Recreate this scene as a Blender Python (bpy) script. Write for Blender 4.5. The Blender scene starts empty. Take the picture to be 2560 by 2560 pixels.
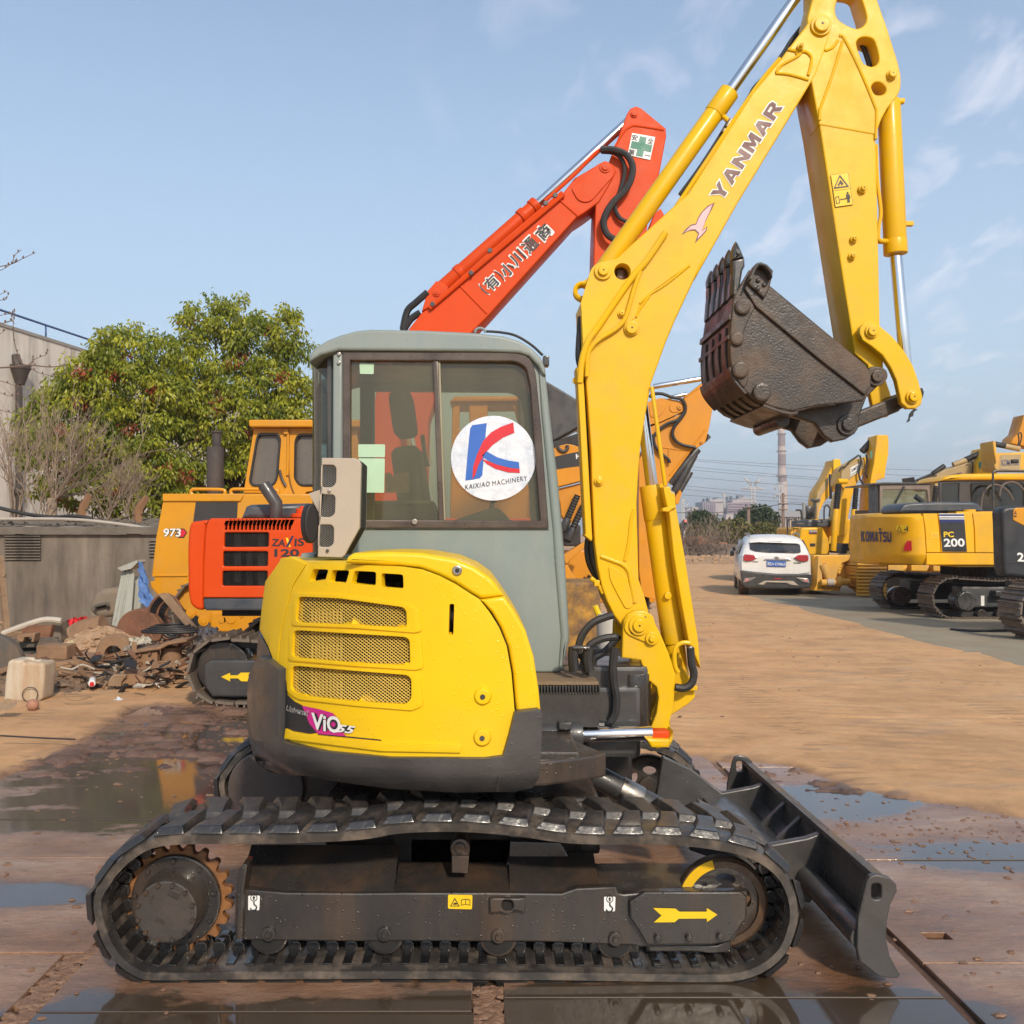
import bpy, bmesh, math, random
import numpy as np
from mathutils import Vector, Matrix

# ------------------------------------------------------------------ scene, camera, light
S = bpy.context.scene
COL = S.collection
F, U0, V0, H = 2400.0, 1212.0, 1335.0, 1.545      # focal length in pixels of the 2560 px frame, vanishing point, eye height
cam_d = bpy.data.cameras.new('camera'); cam = bpy.data.objects.new('camera', cam_d); COL.objects.link(cam)
cam.location = (0, 0, H); cam.rotation_euler = (math.radians(90), 0, 0)
cam_d.sensor_fit = 'HORIZONTAL'; cam_d.sensor_width = 36; cam_d.lens = 36 * F / 2560
cam_d.shift_x = (1280 - U0) / 2560; cam_d.shift_y = (V0 - 1280) / 2560
cam_d.clip_start = 0.05; cam_d.clip_end = 6000
S.camera = cam
S.view_settings.view_transform = 'Standard'; S.view_settings.look = 'None'
S.view_settings.exposure = 0.44; S.view_settings.gamma = 1; S.view_settings.use_curve_mapping = False

SUN_DIR = Vector((0.24, -0.80, 0.55)).normalized()          # towards the sun: behind the camera, to the right
SUN_EL = math.asin(SUN_DIR.z); SUN_AZ = math.atan2(SUN_DIR.x, SUN_DIR.y)
W = bpy.data.worlds.new('World'); S.world = W; W.use_nodes = True
wn, wl = W.node_tree.nodes, W.node_tree.links
bg = wn['Background']
sky = wn.new('ShaderNodeTexSky'); sky.sky_type = 'NISHITA'; sky.sun_disc = False
sky.sun_elevation = SUN_EL; sky.sun_rotation = SUN_AZ
sky.air_density = 1.0; sky.dust_density = 1.4; sky.ozone_density = 2.4; sky.altitude = 0
tc = wn.new('ShaderNodeTexCoord')
def wmath(op, a=None, b=None):
    n = wn.new('ShaderNodeMath'); n.operation = op
    for i, x in enumerate((a, b)):
        if x is None: continue
        if isinstance(x, (int, float)): n.inputs[i].default_value = x
        else: wl.new(x, n.inputs[i])
    return n.outputs[0]
sep = wn.new('ShaderNodeSeparateXYZ'); wl.new(tc.outputs['Generated'], sep.inputs[0])
zc = wmath('ADD', wmath('MAXIMUM', sep.outputs[2], 0.0), 0.22)
cmb = wn.new('ShaderNodeCombineXYZ')
wl.new(wmath('DIVIDE', sep.outputs[0], zc), cmb.inputs[0]); wl.new(wmath('DIVIDE', sep.outputs[1], zc), cmb.inputs[1])
mp = wn.new('ShaderNodeMapping'); mp.inputs['Scale'].default_value = (2.6, 1.5, 1); mp.inputs['Rotation'].default_value = (0, 0, 0.6)
mp.inputs['Location'].default_value = (3.1, 0.4, 0)
wl.new(cmb.outputs[0], mp.inputs[0])
cn = wn.new('ShaderNodeTexNoise'); cn.inputs['Scale'].default_value = 3.3; cn.inputs['Detail'].default_value = 7; cn.inputs['Roughness'].default_value = 0.55
cn.inputs['Distortion'].default_value = 0.5
wl.new(mp.outputs[0], cn.inputs[0])
cr = wn.new('ShaderNodeValToRGB'); cr.color_ramp.elements[0].position = 0.53; cr.color_ramp.elements[1].position = 0.74
wl.new(cn.outputs[0], cr.inputs[0])
# the thin clouds stand in the right half of the sky
side = wn.new('ShaderNodeMapRange'); side.inputs[1].default_value = -0.12; side.inputs[2].default_value = 0.28
wl.new(sep.outputs[0], side.inputs[0])
cl = wmath('MULTIPLY', wmath('MULTIPLY', cr.outputs[0], side.outputs[0]), 0.42)
# low haze of the smog: the sky pales and turns lilac-grey near the horizon
hz = wn.new('ShaderNodeMapRange'); hz.inputs[1].default_value = 0.0; hz.inputs[2].default_value = 0.5; hz.inputs[3].default_value = 0.93; hz.inputs[4].default_value = 0.26
wl.new(sep.outputs[2], hz.inputs[0])
m0 = wn.new('ShaderNodeMix'); m0.data_type = 'RGBA'; wl.new(hz.outputs[0], m0.inputs[0]); wl.new(sky.outputs[0], m0.inputs[6]); m0.inputs[7].default_value = (3.3, 4.15, 4.95, 1)
m1 = wn.new('ShaderNodeMix'); m1.data_type = 'RGBA'; wl.new(cl, m1.inputs[0]); wl.new(m0.outputs[2], m1.inputs[6]); m1.inputs[7].default_value = (6.6, 6.2, 6.6, 1)
wl.new(m1.outputs[2], bg.inputs[0]); bg.inputs[1].default_value = 0.138
sun_d = bpy.data.lights.new('sun', 'SUN'); sun = bpy.data.objects.new('sun', sun_d); COL.objects.link(sun)
sun_d.energy = 2.7; sun_d.angle = math.radians(3.5); sun_d.color = (1.0, 0.87, 0.70)
sun.location = (20, -30, 30); sun.rotation_euler = SUN_DIR.to_track_quat('Z', 'Y').to_euler()

# ------------------------------------------------------------------ helpers
rnd = random.Random(7)
def P(u, v, Y): return Vector(((u - U0) * Y / F, Y, H - (v - V0) * Y / F))     # photograph pixel + distance -> place
def zz(x0, y0, s): return lambda *pts: [(x0 + p[0] * s, y0 + p[1] * s) + tuple(p[2:]) for p in pts]
zA = zz(0, 640, .4451); zB = zz(700, 800, .3934); zC = zz(600, 1350, .4141); zD = zz(200, 1900, .4658); zE = zz(1000, 1850, .3675)
zF = zz(1600, 1750, .4193); zG = zz(1300, 1200, .3881); zH = zz(1400, 600, .3106); zI = zz(1700, 0, .3623); zJ = zz(1720, 560, .3520)
zL = zz(1000, 220, .3623); zM = zz(1660, 1020, .4658); zN = zz(2000, 1100, .2899); zO = zz(0, 1400, .3623); zQ = zz(0, 1000, .4141)
zR = zz(0, 1850, .3675); zS = zz(1360, 900, .3105); zT = zz(1700, 1150, .2174); zU = zz(0, 600, .3728); zV = zz(2000, 1600, .4969)
zW = zz(1300, 1650, .2588); zX1 = zz(0, 1560, .2381); zX2 = zz(600, 1040, .1967); zX3 = zz(2260, 1020, .1553); zX4 = zz(1960, 1080, .1760); zX5 = zz(200, 2100, .2692)

def rnd_poly(pts, r=0, n=4):                # round the corners of a polygon; a third number on a point is its own radius
    out = []; N = len(pts)
    for i, p in enumerate(pts):
        rr = p[2] if len(p) > 2 else r
        a, b, c = Vector(pts[i - 1][:2]), Vector(p[:2]), Vector(pts[(i + 1) % N][:2])
        d1, d2 = a - b, c - b
        if rr <= 0 or d1.length < 1e-6 or d2.length < 1e-6: out.append((b.x, b.y)); continue
        k = min(rr, d1.length * .48, d2.length * .48)
        q1, q2 = b + d1.normalized() * k, b + d2.normalized() * k
        for j in range(n + 1):
            t = j / n; q = q1 * (1 - t) ** 2 + b * 2 * t * (1 - t) + q2 * t * t; out.append((q.x, q.y))
    return out
def smooth(pts, n=4, closed=True):          # Catmull-Rom through the points
    out = []; N = len(pts); m = N if closed else N - 1
    for i in range(m):
        g = (lambda k: Vector(pts[k % N])) if closed else (lambda k: Vector(pts[max(0, min(N - 1, k))]))
        p0, p1, p2, p3 = g(i - 1), g(i), g(i + 1), g(i + 2)
        for j in range(n):
            t = j / n
            out.append(0.5 * (2 * p1 + (p2 - p0) * t + (2 * p0 - 5 * p1 + 4 * p2 - p3) * t * t + (3 * p1 - p0 - 3 * p2 + p3) * t ** 3))
    if not closed: out.append(Vector(pts[-1]))
    return [tuple(q) for q in out]
def circ(u, v, r, n=20, rv=None, a0=0): return [(u + r * math.cos(a0 + 2 * math.pi * i / n), v + (rv or r) * math.sin(a0 + 2 * math.pi * i / n)) for i in range(n)]

class MB:                                    # collects simple shapes; build() makes ONE mesh object of them
    def __init__(s): s.v = []; s.f = []; s.sm = []
    def add(s, v, f, sm=False):
        k = len(s.v); s.v += [tuple(q) for q in v]; s.f += [tuple(i + k for i in q) for q in f]; s.sm += [sm] * len(f)
    def box(s, a, b, M=None):
        x0, y0, z0 = a; x1, y1, z1 = b
        v = [Vector(q) for q in ((x0,y0,z0),(x1,y0,z0),(x1,y1,z0),(x0,y1,z0),(x0,y0,z1),(x1,y0,z1),(x1,y1,z1),(x0,y1,z1))]
        if M: v = [M @ q for q in v]
        s.add(v, [(0,3,2,1),(4,5,6,7),(0,1,5,4),(1,2,6,5),(2,3,7,6),(3,0,4,7)]); return s
    def tube(s, pts, r, n=8, cap=True, r1=None):
        pts = [Vector(p) for p in pts]; m = len(pts); v = []; f = []
        t0 = (pts[1] - pts[0]).normalized(); ref = Vector((0,0,1)) if abs(t0.z) < .9 else Vector((1,0,0)); nx = t0.cross(ref).normalized()
        for i, p in enumerate(pts):
            t = ((pts[min(i+1,m-1)] - pts[max(i-1,0)])).normalized()
            nx = (nx - t * nx.dot(t)); nx = nx.normalized() if nx.length > 1e-6 else t.orthogonal().normalized(); ny = t.cross(nx)
            rr = r[i] if isinstance(r, (list, tuple)) else (r if r1 is None else r + (r1 - r) * i / (m - 1))
            for k in range(n):
                a = 2 * math.pi * k / n; v.append(p + nx * rr * math.cos(a) + ny * rr * math.sin(a))
        for i in range(m - 1):
            for k in range(n): f.append((i*n+k, i*n+(k+1)%n, (i+1)*n+(k+1)%n, (i+1)*n+k))
        s.add(v, f, True)
        if cap:
            s.add(v[:n], [tuple(range(n))[::-1]]); s.add(v[-n:], [tuple(range(n))])
        return s
    def cyl(s, p0, p1, r, n=16, r1=None): return s.tube([p0, p1], r, n, True, r1)
    def prism(s, poly, d0, d1, M=None, axis='Y'):  # poly: (X,Z) pairs swept along Y, or (X,Y) pairs swept along Z
        n = len(poly)
        g = (lambda a, b, d: Vector((a, d, b))) if axis == 'Y' else ((lambda a, b, d: Vector((a, b, d))) if axis == 'Z' else (lambda a, b, d: Vector((d, a, b))))
        v = [g(a, b, d0) for a, b in poly] + [g(a, b, d1) for a, b in poly]
        if M: v = [M @ q for q in v]
        s.add(v, [tuple(range(n)), tuple(range(2*n-1, n-1, -1))] + [(i, n+i, n+(i+1)%n, (i+1)%n) for i in range(n)]); return s
    def ball(s, c, r, n=8, m=6, sc=(1,1,1), jit=0, rg=None):
        v = []; f = []; c = Vector(c); g = rg or rnd
        for i in range(m + 1):
            for k in range(n):
                a = math.pi * i / m; b = 2 * math.pi * k / n; j = 1 + jit * (g.random() - .5)
                v.append(c + Vector((r*sc[0]*math.sin(a)*math.cos(b), r*sc[1]*math.sin(a)*math.sin(b), r*sc[2]*math.cos(a))) * j)
        for i in range(m):
            for k in range(n): f.append((i*n+k, i*n+(k+1)%n, (i+1)*n+(k+1)%n, (i+1)*n+k))
        s.add(v, f, jit == 0); return s
    def sheet(s, rows):                       # grid of points
        n = len(rows[0]); v = [q for r in rows for q in r]
        s.add(v, [(i*n+k, i*n+k+1, (i+1)*n+k+1, (i+1)*n+k) for i in range(len(rows)-1) for k in range(n-1)], True); return s
    def build(s, name, mat, parent=None, bev=0, seg=2, base=None, ang=35):
        me = bpy.data.meshes.new(name)
        base = Vector(base) if base is not None else origin(parent)
        me.from_pydata([tuple(Vector(q) - base) for q in s.v], [], s.f)
        for p, q in zip(me.polygons, s.sm): p.use_smooth = q
        me.validate()
        bm = bmesh.new(); bm.from_mesh(me)
        bmesh.ops.remove_doubles(bm, verts=bm.verts, dist=1e-5); bmesh.ops.recalc_face_normals(bm, faces=bm.faces)
        if bev:
            es = [e for e in bm.edges if len(e.link_faces) == 2 and e.calc_face_angle(0) > math.radians(40)]
            rb_ = bmesh.ops.bevel(bm, geom=es, offset=bev, segments=seg, affect='EDGES', profile=.6, clamp_overlap=True)
            for q in rb_['faces']: q.smooth = True
        fl = [f.smooth for f in bm.faces]; bm.to_mesh(me); bm.free()
        me.set_sharp_from_angle(angle=math.radians(ang))
        for p, q in zip(me.polygons, fl): p.use_smooth = q
        return link(name, me, mat, parent, base)
ORI = {}
def origin(o):
    while o is not None:
        if o.name in ORI: return ORI[o.name]
        o = o.parent
    return Vector((0, 0, 0))
def link(name, me, mat, parent=None, base=None):
    if mat is not None and len(me.materials) == 0: me.materials.append(mat)
    o = bpy.data.objects.new(name, me); COL.objects.link(o)
    if parent is not None: o.parent = parent
    elif base is not None: o.location = base; ORI[o.name] = Vector(base)
    return o
def tag(o, label=None, cat=None, group=None, kind=None):
    if label: o['label'] = label
    if cat: o['category'] = cat
    if group: o['group'] = group
    if kind: o['kind'] = kind
    return o
def thing(name, label, cat, base, group=None):
    o = bpy.data.objects.new(name, None); COL.objects.link(o); o.location = base; o.empty_display_size = .2; ORI[o.name] = Vector(base)
    return tag(o, label, cat, group)
def single(mb, name, mat, label, cat, base, group=None, bev=0): return tag(mb.build(name, mat, None, bev, base=base), label, cat, group)
def copy_tree(o, parent=None):
    c = o.copy(); COL.objects.link(c)
    if parent is not None: c.parent = parent
    else: ORI[c.name] = Vector(c.location)
    for ch in list(o.children): copy_tree(ch, c)
    return c
def curve_mesh(outer, holes, ext, bev, res=1, grow=0):
    cu = bpy.data.curves.new('c', 'CURVE'); cu.dimensions = '2D'; cu.fill_mode = 'BOTH'
    for pl in [outer] + list(holes):
        sp = cu.splines.new('POLY'); sp.points.add(len(pl) - 1); sp.use_cyclic_u = True
        for q, p in zip(sp.points, pl): q.co = (p[0], p[1], 0, 1)
    cu.extrude = max(0, ext - bev); cu.bevel_depth = bev; cu.bevel_resolution = res; cu.offset = grow - bev
    ob = bpy.data.objects.new('c', cu); me = bpy.data.meshes.new_from_object(ob)
    bpy.data.objects.remove(ob); bpy.data.curves.remove(cu); return me
def plate(name, parent, pts, Y0, Y1, mat, holes=(), bev=.004, Yr=None, r=0, res=1, base=None, ang=35):   # side view outline cut from plate, standing across the view
    Yr = Yr or Y0
    pj = lambda pl: [(q.x, q.z) for q in (P(a[0], a[1], Yr) for a in pl)]
    me = curve_mesh(pj(rnd_poly(pts, r)), [pj(h) for h in holes], (Y1 - Y0) / 2, min(bev, (Y1 - Y0) * .45), res)
    base = Vector(base) if base is not None else origin(parent); yc = (Y0 + Y1) / 2
    co = np.empty(len(me.vertices) * 3); me.vertices.foreach_get('co', co); co = co.reshape(-1, 3)
    out = np.stack([co[:, 0] - base.x, yc - co[:, 2] - base.y, co[:, 1] - base.z], 1)
    me.vertices.foreach_set('co', out.ravel()); me.update()
    weld(me, ang); me.name = name
    return link(name, me, mat, parent, base)
def weld(me, ang=35):
    bm = bmesh.new(); bm.from_mesh(me); bmesh.ops.remove_doubles(bm, verts=bm.verts, dist=1e-5)
    bmesh.ops.recalc_face_normals(bm, faces=bm.faces); bm.to_mesh(me); bm.free()
    me.set_sharp_from_angle(angle=math.radians(ang))
    for p in me.polygons: p.use_smooth = max(abs(q) for q in p.normal) < .9995
def skin_sheet(name, parent, pts, surf, th, mat, holes=(), r=0, cuts=26, bev=0, hcuts=6, lift=0):   # outline laid on a curved wall and given a thickness
    me = curve_mesh(rnd_poly(pts, r), holes, 0, 0)
    bm = bmesh.new(); bm.from_mesh(me); bmesh.ops.remove_doubles(bm, verts=bm.verts, dist=1e-4)
    us = [p[0] for p in pts]; vs = [p[1] for p in pts]
    for lo, hi, k, no in ((min(us), max(us), cuts, (1,0,0)), (min(vs), max(vs), hcuts, (0,1,0))):
        for i in range(1, k):
            q = lo + (hi - lo) * i / k
            bmesh.ops.bisect_plane(bm, geom=bm.verts[:] + bm.edges[:] + bm.faces[:], plane_co=(q if no[0] else 0, q if no[1] else 0, 0), plane_no=no, dist=1e-4)
    base = origin(parent)
    for v in bm.verts: v.co = surf(v.co.x, v.co.y) - base
    bmesh.ops.recalc_face_normals(bm, faces=bm.faces)
    bm.normal_update()
    n = sum((f.normal * f.calc_area() for f in bm.faces), Vector())
    if n.y > 0: bmesh.ops.reverse_faces(bm, faces=bm.faces)
    if th: 
        bmesh.ops.solidify(bm, geom=bm.faces[:], thickness=th)
        bmesh.ops.recalc_face_normals(bm, faces=bm.faces)
    if bev:
        es = [e for e in bm.edges if len(e.link_faces) == 2 and e.calc_face_angle(0) > math.radians(60)]
        bmesh.ops.bevel(bm, geom=es, offset=bev, segments=3, affect='EDGES', profile=.5, clamp_overlap=True)
    bm.to_mesh(me); bm.free(); me.name = name
    for p in me.polygons: p.use_smooth = True
    me.set_sharp_from_angle(angle=math.radians(40))
    return link(name, me, mat, parent, base)
def text(name, parent, s, bl, br, tl, M, mat, bold=0.0, shear=0.0, base=None, gap=1.0):   # lettering laid on the place M(u, v) gives
    cu = bpy.data.curves.new('t', 'FONT'); cu.body = s; cu.size = 1; cu.offset = bold * .55; cu.shear = shear; cu.resolution_u = 3; cu.space_character = gap
    ob = bpy.data.objects.new('t', cu); me = bpy.data.meshes.new_from_object(ob)
    bpy.data.objects.remove(ob); bpy.data.curves.remove(cu)
    n = len(me.vertices)
    if n == 0: return None
    co = np.empty(n * 3); me.vertices.foreach_get('co', co); co = co.reshape(-1, 3)
    lo, hi = co.min(0), co.max(0); q = (co - lo) / np.maximum(hi - lo, 1e-6)
    base = Vector(base) if base is not None else origin(parent)
    bl, br, tl = Vector(bl), Vector(br), Vector(tl)
    for v, (a, b, _) in zip(me.vertices, q):
        w = bl + (br - bl) * a + (tl - bl) * b; v.co = M(w.x, w.y) - base
    me.update(); me.name = name
    return link(name, me, mat, parent, base)
BLK = {'Y': ([(0,1),(.3,1),(.5,.62),(.7,1),(1,1),(.64,.42),(.64,0),(.36,0),(.36,.42)], []),
 'A': ([(0,0),(.36,1),(.66,1),(1,0),(.71,0),(.66,.18),(.35,.18),(.29,0)], [(.42,.38),(.59,.38),(.505,.70)]), 'N': ([(0,0),(0,1),(.28,1),(.72,.42),(.72,1),(1,1),(1,0),(.74,0),(.28,.6),(.28,0)], []),
 'M': ([(0,0),(0,1),(.3,1),(.5,.5),(.7,1),(1,1),(1,0),(.76,0),(.76,.58),(.58,.12),(.42,.12),(.24,.58),(.24,0)], []), 'R': ([(0,0),(0,1),(.7,1),(.92,.88),(.92,.56),(.74,.46),(1,0),(.70,0),(.48,.40),(.28,.40),(.28,0)], [(.28,.62),(.62,.62),(.66,.68),(.66,.76),(.62,.8),(.28,.8)]),
 'K': ([(0,0),(0,1),(.27,1),(.27,.62),(.66,1),(1,1),(.52,.54),(1,0),(.66,0),(.27,.42),(.27,0)], []), 'O': ([(.25,0),(.75,0),(1,.25),(1,.75),(.75,1),(.25,1),(0,.75),(0,.25)], [(.36,.24),(.64,.24),(.72,.34),(.72,.66),(.64,.76),(.36,.76),(.28,.66),(.28,.34)]),
 'T': ([(0,1),(1,1),(1,.76),(.64,.76),(.64,0),(.36,0),(.36,.76),(0,.76)], []), 'S': ([(0,0),(.75,0),(1,.15),(1,.45),(.8,.58),(.3,.62),(.3,.76),(.95,.76),(.95,1),(.25,1),(.02,.86),(.02,.58),(.2,.44),(.7,.4),(.7,.24),(0,.24)], []),
 'U': ([(0,1),(.28,1),(.28,.3),(.4,.22),(.6,.22),(.72,.3),(.72,1),(1,1),(1,.2),(.75,0),(.25,0),(0,.2)], [])}
def block(name, parent, word, bl, br, tl, M, mat, grow=0, gap=.12):      # heavy block capitals
    bl, br, tl = Vector(bl[:2]), Vector(br[:2]), Vector(tl[:2]); n = len(word); st = 1 / (n - gap); base = origin(parent)
    for i, c in enumerate(word):
        g = lambda pl: [tuple(bl + (br - bl) * ((i + a * (1 - gap)) * st) + (tl - bl) * b) for a, b in pl]
        o, h = BLK[c]; me = curve_mesh(g(o), [g(h)] if h else [], 0, 0, 1, grow)
        for v in me.vertices: v.co = M(v.co.x, v.co.y) - base
        me.update(); me.name = name; link(name, me, mat, parent, base)
def at(Y): return lambda u, v: P(u, v, Y)
def decal(name, parent, pts, M, mat, holes=(), r=0):     # flat print laid on a surface
    me = curve_mesh(rnd_poly(pts, r), holes, 0, 0); base = origin(parent)
    for v in me.vertices: v.co = M(v.co.x, v.co.y) - base
    me.update(); me.name = name; return link(name, me, mat, parent, base)
def pin(mb, c, Y0, Y1, r_px, Yr=None, n=20, hex_=False):  # disc on a side face, axis along the view
    Yr = Yr or Y0; a = P(c[0], c[1], Yr); rr = r_px * Yr / F
    mb.cyl((a.x, Y0, a.z), (a.x, Y1, a.z), rr, 6 if hex_ else n); return mb
def disc(name, parent, c, Y0, Y1, r_px, mat, Yr=None, bev=.003, n=20): return pin(MB(), c, Y0, Y1, r_px, Yr, n).build(name, mat, parent, bev)
def rod(name, parent, a, b, r, mat, n=18, bev=0.003): return MB().cyl(a, b, r, n).build(name, mat, parent, bev)
def pipe(name, parent, pts, r, mat, n=8, k=5): return MB().tube(smooth([tuple(p) for p in pts], k, False), r, n).build(name, mat, parent)

# ------------------------------------------------------------------ materials
def nd(nt, t, **kw):
    n = nt.nodes.new(t)
    for k, v in kw.items(): setattr(n, k, v)
    return n
MATS = {}
def paint(name, c, rough=.45, metal=0, c2=None, sc=3.0, bump=0.0, bsc=60.0, dirt=None, dirt_amt=.35, dsc=2.0, coat=0, drops=0, rvar=.15, spec=.5, streak=False, coat_r=.08, dc=(.55, .5)):
    m = bpy.data.materials.new(name); m.use_nodes = True; nt = m.node_tree; b = nt.nodes['Principled BSDF']; L = nt.links.new
    tc = nd(nt, 'ShaderNodeTexCoord'); co = tc.outputs['Object']
    n1 = nd(nt, 'ShaderNodeTexNoise'); n1.inputs['Scale'].default_value = sc; n1.inputs['Detail'].default_value = 6; n1.inputs['Roughness'].default_value = .6
    L(co, n1.inputs[0])
    c2 = c2 or tuple(x * .82 for x in c)
    mx = nd(nt, 'ShaderNodeMix', data_type='RGBA'); mr = nd(nt, 'ShaderNodeMapRange'); mr.inputs[1].default_value = .35; mr.inputs[2].default_value = .65
    L(n1.outputs[0], mr.inputs[0]); L(mr.outputs[0], mx.inputs[0]); mx.inputs[6].default_value = (*c, 1); mx.inputs[7].default_value = (*c2, 1)
    out = mx.outputs[2]
    rg = nd(nt, 'ShaderNodeMapRange'); rg.inputs[1].default_value = .3; rg.inputs[2].default_value = .7; rg.inputs[3].default_value = max(.02, rough - rvar); rg.inputs[4].default_value = min(1, rough + rvar)
    n3 = nd(nt, 'ShaderNodeTexNoise'); n3.inputs['Scale'].default_value = sc * 2.7; n3.inputs['Detail'].default_value = 5; L(co, n3.inputs[0]); L(n3.outputs[0], rg.inputs[0])
    rout = rg.outputs[0]
    if dirt:
        n2 = nd(nt, 'ShaderNodeTexNoise'); n2.inputs['Scale'].default_value = dsc; n2.inputs['Detail'].default_value = 9; n2.inputs['Roughness'].default_value = .68
        if streak:
            mpp = nd(nt, 'ShaderNodeMapping'); mpp.inputs['Scale'].default_value = (1, 1, .14); L(co, mpp.inputs[0]); L(mpp.outputs[0], n2.inputs[0])
        else: L(co, n2.inputs[0])
        r2 = nd(nt, 'ShaderNodeMapRange'); r2.inputs[1].default_value = dc[1] - .04; r2.inputs[2].default_value = dc[0] + .14; r2.inputs[4].default_value = dirt_amt
        L(n2.outputs[0], r2.inputs[0])
        m2 = nd(nt, 'ShaderNodeMix', data_type='RGBA'); L(r2.outputs[0], m2.inputs[0]); L(out, m2.inputs[6]); m2.inputs[7].default_value = (*dirt, 1); out = m2.outputs[2]
        a2 = nd(nt, 'ShaderNodeMath', operation='MULTIPLY_ADD'); L(r2.outputs[0], a2.inputs[0]); a2.inputs[1].default_value = .45; L(rout, a2.inputs[2]); rout = a2.outputs[0]
    L(out, b.inputs['Base Color']); L(rout, b.inputs['Roughness'])
    b.inputs['Metallic'].default_value = metal; b.inputs['Coat Weight'].default_value = coat; b.inputs['Coat Roughness'].default_value = coat_r
    b.inputs['Specular IOR Level'].default_value = spec
    nrm = None
    if bump:
        nb = nd(nt, 'ShaderNodeTexNoise'); nb.inputs['Scale'].default_value = bsc; nb.inputs['Detail'].default_value = 5; L(co, nb.inputs[0])
        bp = nd(nt, 'ShaderNodeBump'); bp.inputs['Strength'].default_value = bump; bp.inputs['Distance'].default_value = .01; L(nb.outputs[0], bp.inputs['Height']); nrm = bp.outputs[0]
    if drops:                                            # rain drops standing on the wet surface
        vo = nd(nt, 'ShaderNodeTexVoronoi'); vo.inputs['Scale'].default_value = 55; L(co, vo.inputs[0])
        vr = nd(nt, 'ShaderNodeMapRange'); vr.inputs[1].default_value = .12; vr.inputs[2].default_value = .22; vr.inputs[3].default_value = 1; vr.inputs[4].default_value = 0; L(vo.outputs[0], vr.inputs[0])
        wh = nd(nt, 'ShaderNodeMath', operation='GREATER_THAN'); wh.inputs[1].default_value = .6; sx = nd(nt, 'ShaderNodeSeparateColor'); L(vo.outputs[1], sx.inputs[0]); L(sx.outputs[0], wh.inputs[0])
        mm = nd(nt, 'ShaderNodeMath', operation='MULTIPLY'); L(vr.outputs[0], mm.inputs[0]); L(wh.outputs[0], mm.inputs[1])
        b2 = nd(nt, 'ShaderNodeBump'); b2.inputs['Strength'].default_value = drops; b2.inputs['Distance'].default_value = .006; L(mm.outputs[0], b2.inputs['Height'])
        if nrm: L(nrm, b2.inputs['Normal'])
        nrm = b2.outputs[0]
        ri = nd(nt, 'ShaderNodeMix'); L(mm.outputs[0], ri.inputs[0]); L(rout, ri.inputs[2]); ri.inputs[3].default_value = .08; L(ri.outputs[0], b.inputs['Roughness'])
    if nrm: L(nrm, b.inputs['Normal'])
    MATS[name] = m; return m
def glass_mat(name, tint, gloss_r=.03, dust=(.35, .31, .24), dust_amt=.14, refl=.55):
    m = bpy.data.materials.new(name); m.use_nodes = True; nt = m.node_tree; L = nt.links.new; o = nt.nodes['Material Output']; nt.nodes.remove(nt.nodes['Principled BSDF'])
    t = nd(nt, 'ShaderNodeBsdfTransparent'); t.inputs[0].default_value = (*tint, 1)
    g = nd(nt, 'ShaderNodeBsdfGlossy'); g.inputs['Roughness'].default_value = gloss_r; g.inputs[0].default_value = (1, 1, 1, 1)
    d = nd(nt, 'ShaderNodeBsdfDiffuse'); d.inputs[0].default_value = (*dust, 1)
    fr = nd(nt, 'ShaderNodeFresnel'); fr.inputs[0].default_value = 1.5
    fm = nd(nt, 'ShaderNodeMath', operation='MULTIPLY'); L(fr.outputs[0], fm.inputs[0]); fm.inputs[1].default_value = refl * 2
    a = nd(nt, 'ShaderNodeMixShader'); L(fm.outputs[0], a.inputs[0]); L(t.outputs[0], a.inputs[1]); L(g.outputs[0], a.inputs[2])
    tc = nd(nt, 'ShaderNodeTexCoord'); n = nd(nt, 'ShaderNodeTexNoise'); n.inputs['Scale'].default_value = 3; n.inputs['Detail'].default_value = 8
    mp = nd(nt, 'ShaderNodeMapping'); mp.inputs['Scale'].default_value = (2, 2, .5); L(tc.outputs['Object'], mp.inputs[0]); L(mp.outputs[0], n.inputs[0])
    r = nd(nt, 'ShaderNodeMapRange'); r.inputs[1].default_value = .3; r.inputs[2].default_value = .7; r.inputs[3].default_value = dust_amt * .5; r.inputs[4].default_value = dust_amt * 1.5; L(n.outputs[0], r.inputs[0])
    b = nd(nt, 'ShaderNodeMixShader'); L(r.outputs[0], b.inputs[0]); L(a.outputs[0], b.inputs[1]); L(d.outputs[0], b.inputs[2]); L(b.outputs[0], o.inputs[0])
    MATS[name] = m; return m
DUST = (.30, .19, .10)
yel = paint('yellow_paint', (.72, .435, .004), .36, c2=(.68, .40, .004), bump=.05, bsc=45, spec=.28, coat=.08, dirt=(.52, .34, .07), dirt_amt=.38, dsc=7, rvar=.08)
lem = paint('lemon_yellow_cover', (.78, .50, .004), .40, c2=(.74, .47, .004), bump=.03, bsc=70, spec=.35, coat=.05, drops=.3, rvar=.08, dirt=(.5, .33, .03), dirt_amt=.2)
gry = paint('grey_green_cab_paint', (.205, .25, .245), .42, c2=(.19, .235, .225), bump=.04, bsc=50, dirt=(.30, .29, .24), dirt_amt=.4, dsc=3, drops=.1, streak=True)
bump_m = paint('dark_grey_cast_bumper', (.036, .036, .038), .42, c2=(.05, .049, .047), bump=.12, bsc=70, coat=.3, drops=.3, dirt=(.10, .085, .07), dirt_amt=.25, spec=.5)
rub = paint('wet_track_rubber', (.020, .020, .022), .36, c2=(.032, .03, .028), bump=.2, bsc=40, dirt=(.16, .115, .08), dirt_amt=.5, dsc=11, drops=.3, coat=.12, dc=(.6, .52))
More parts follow.
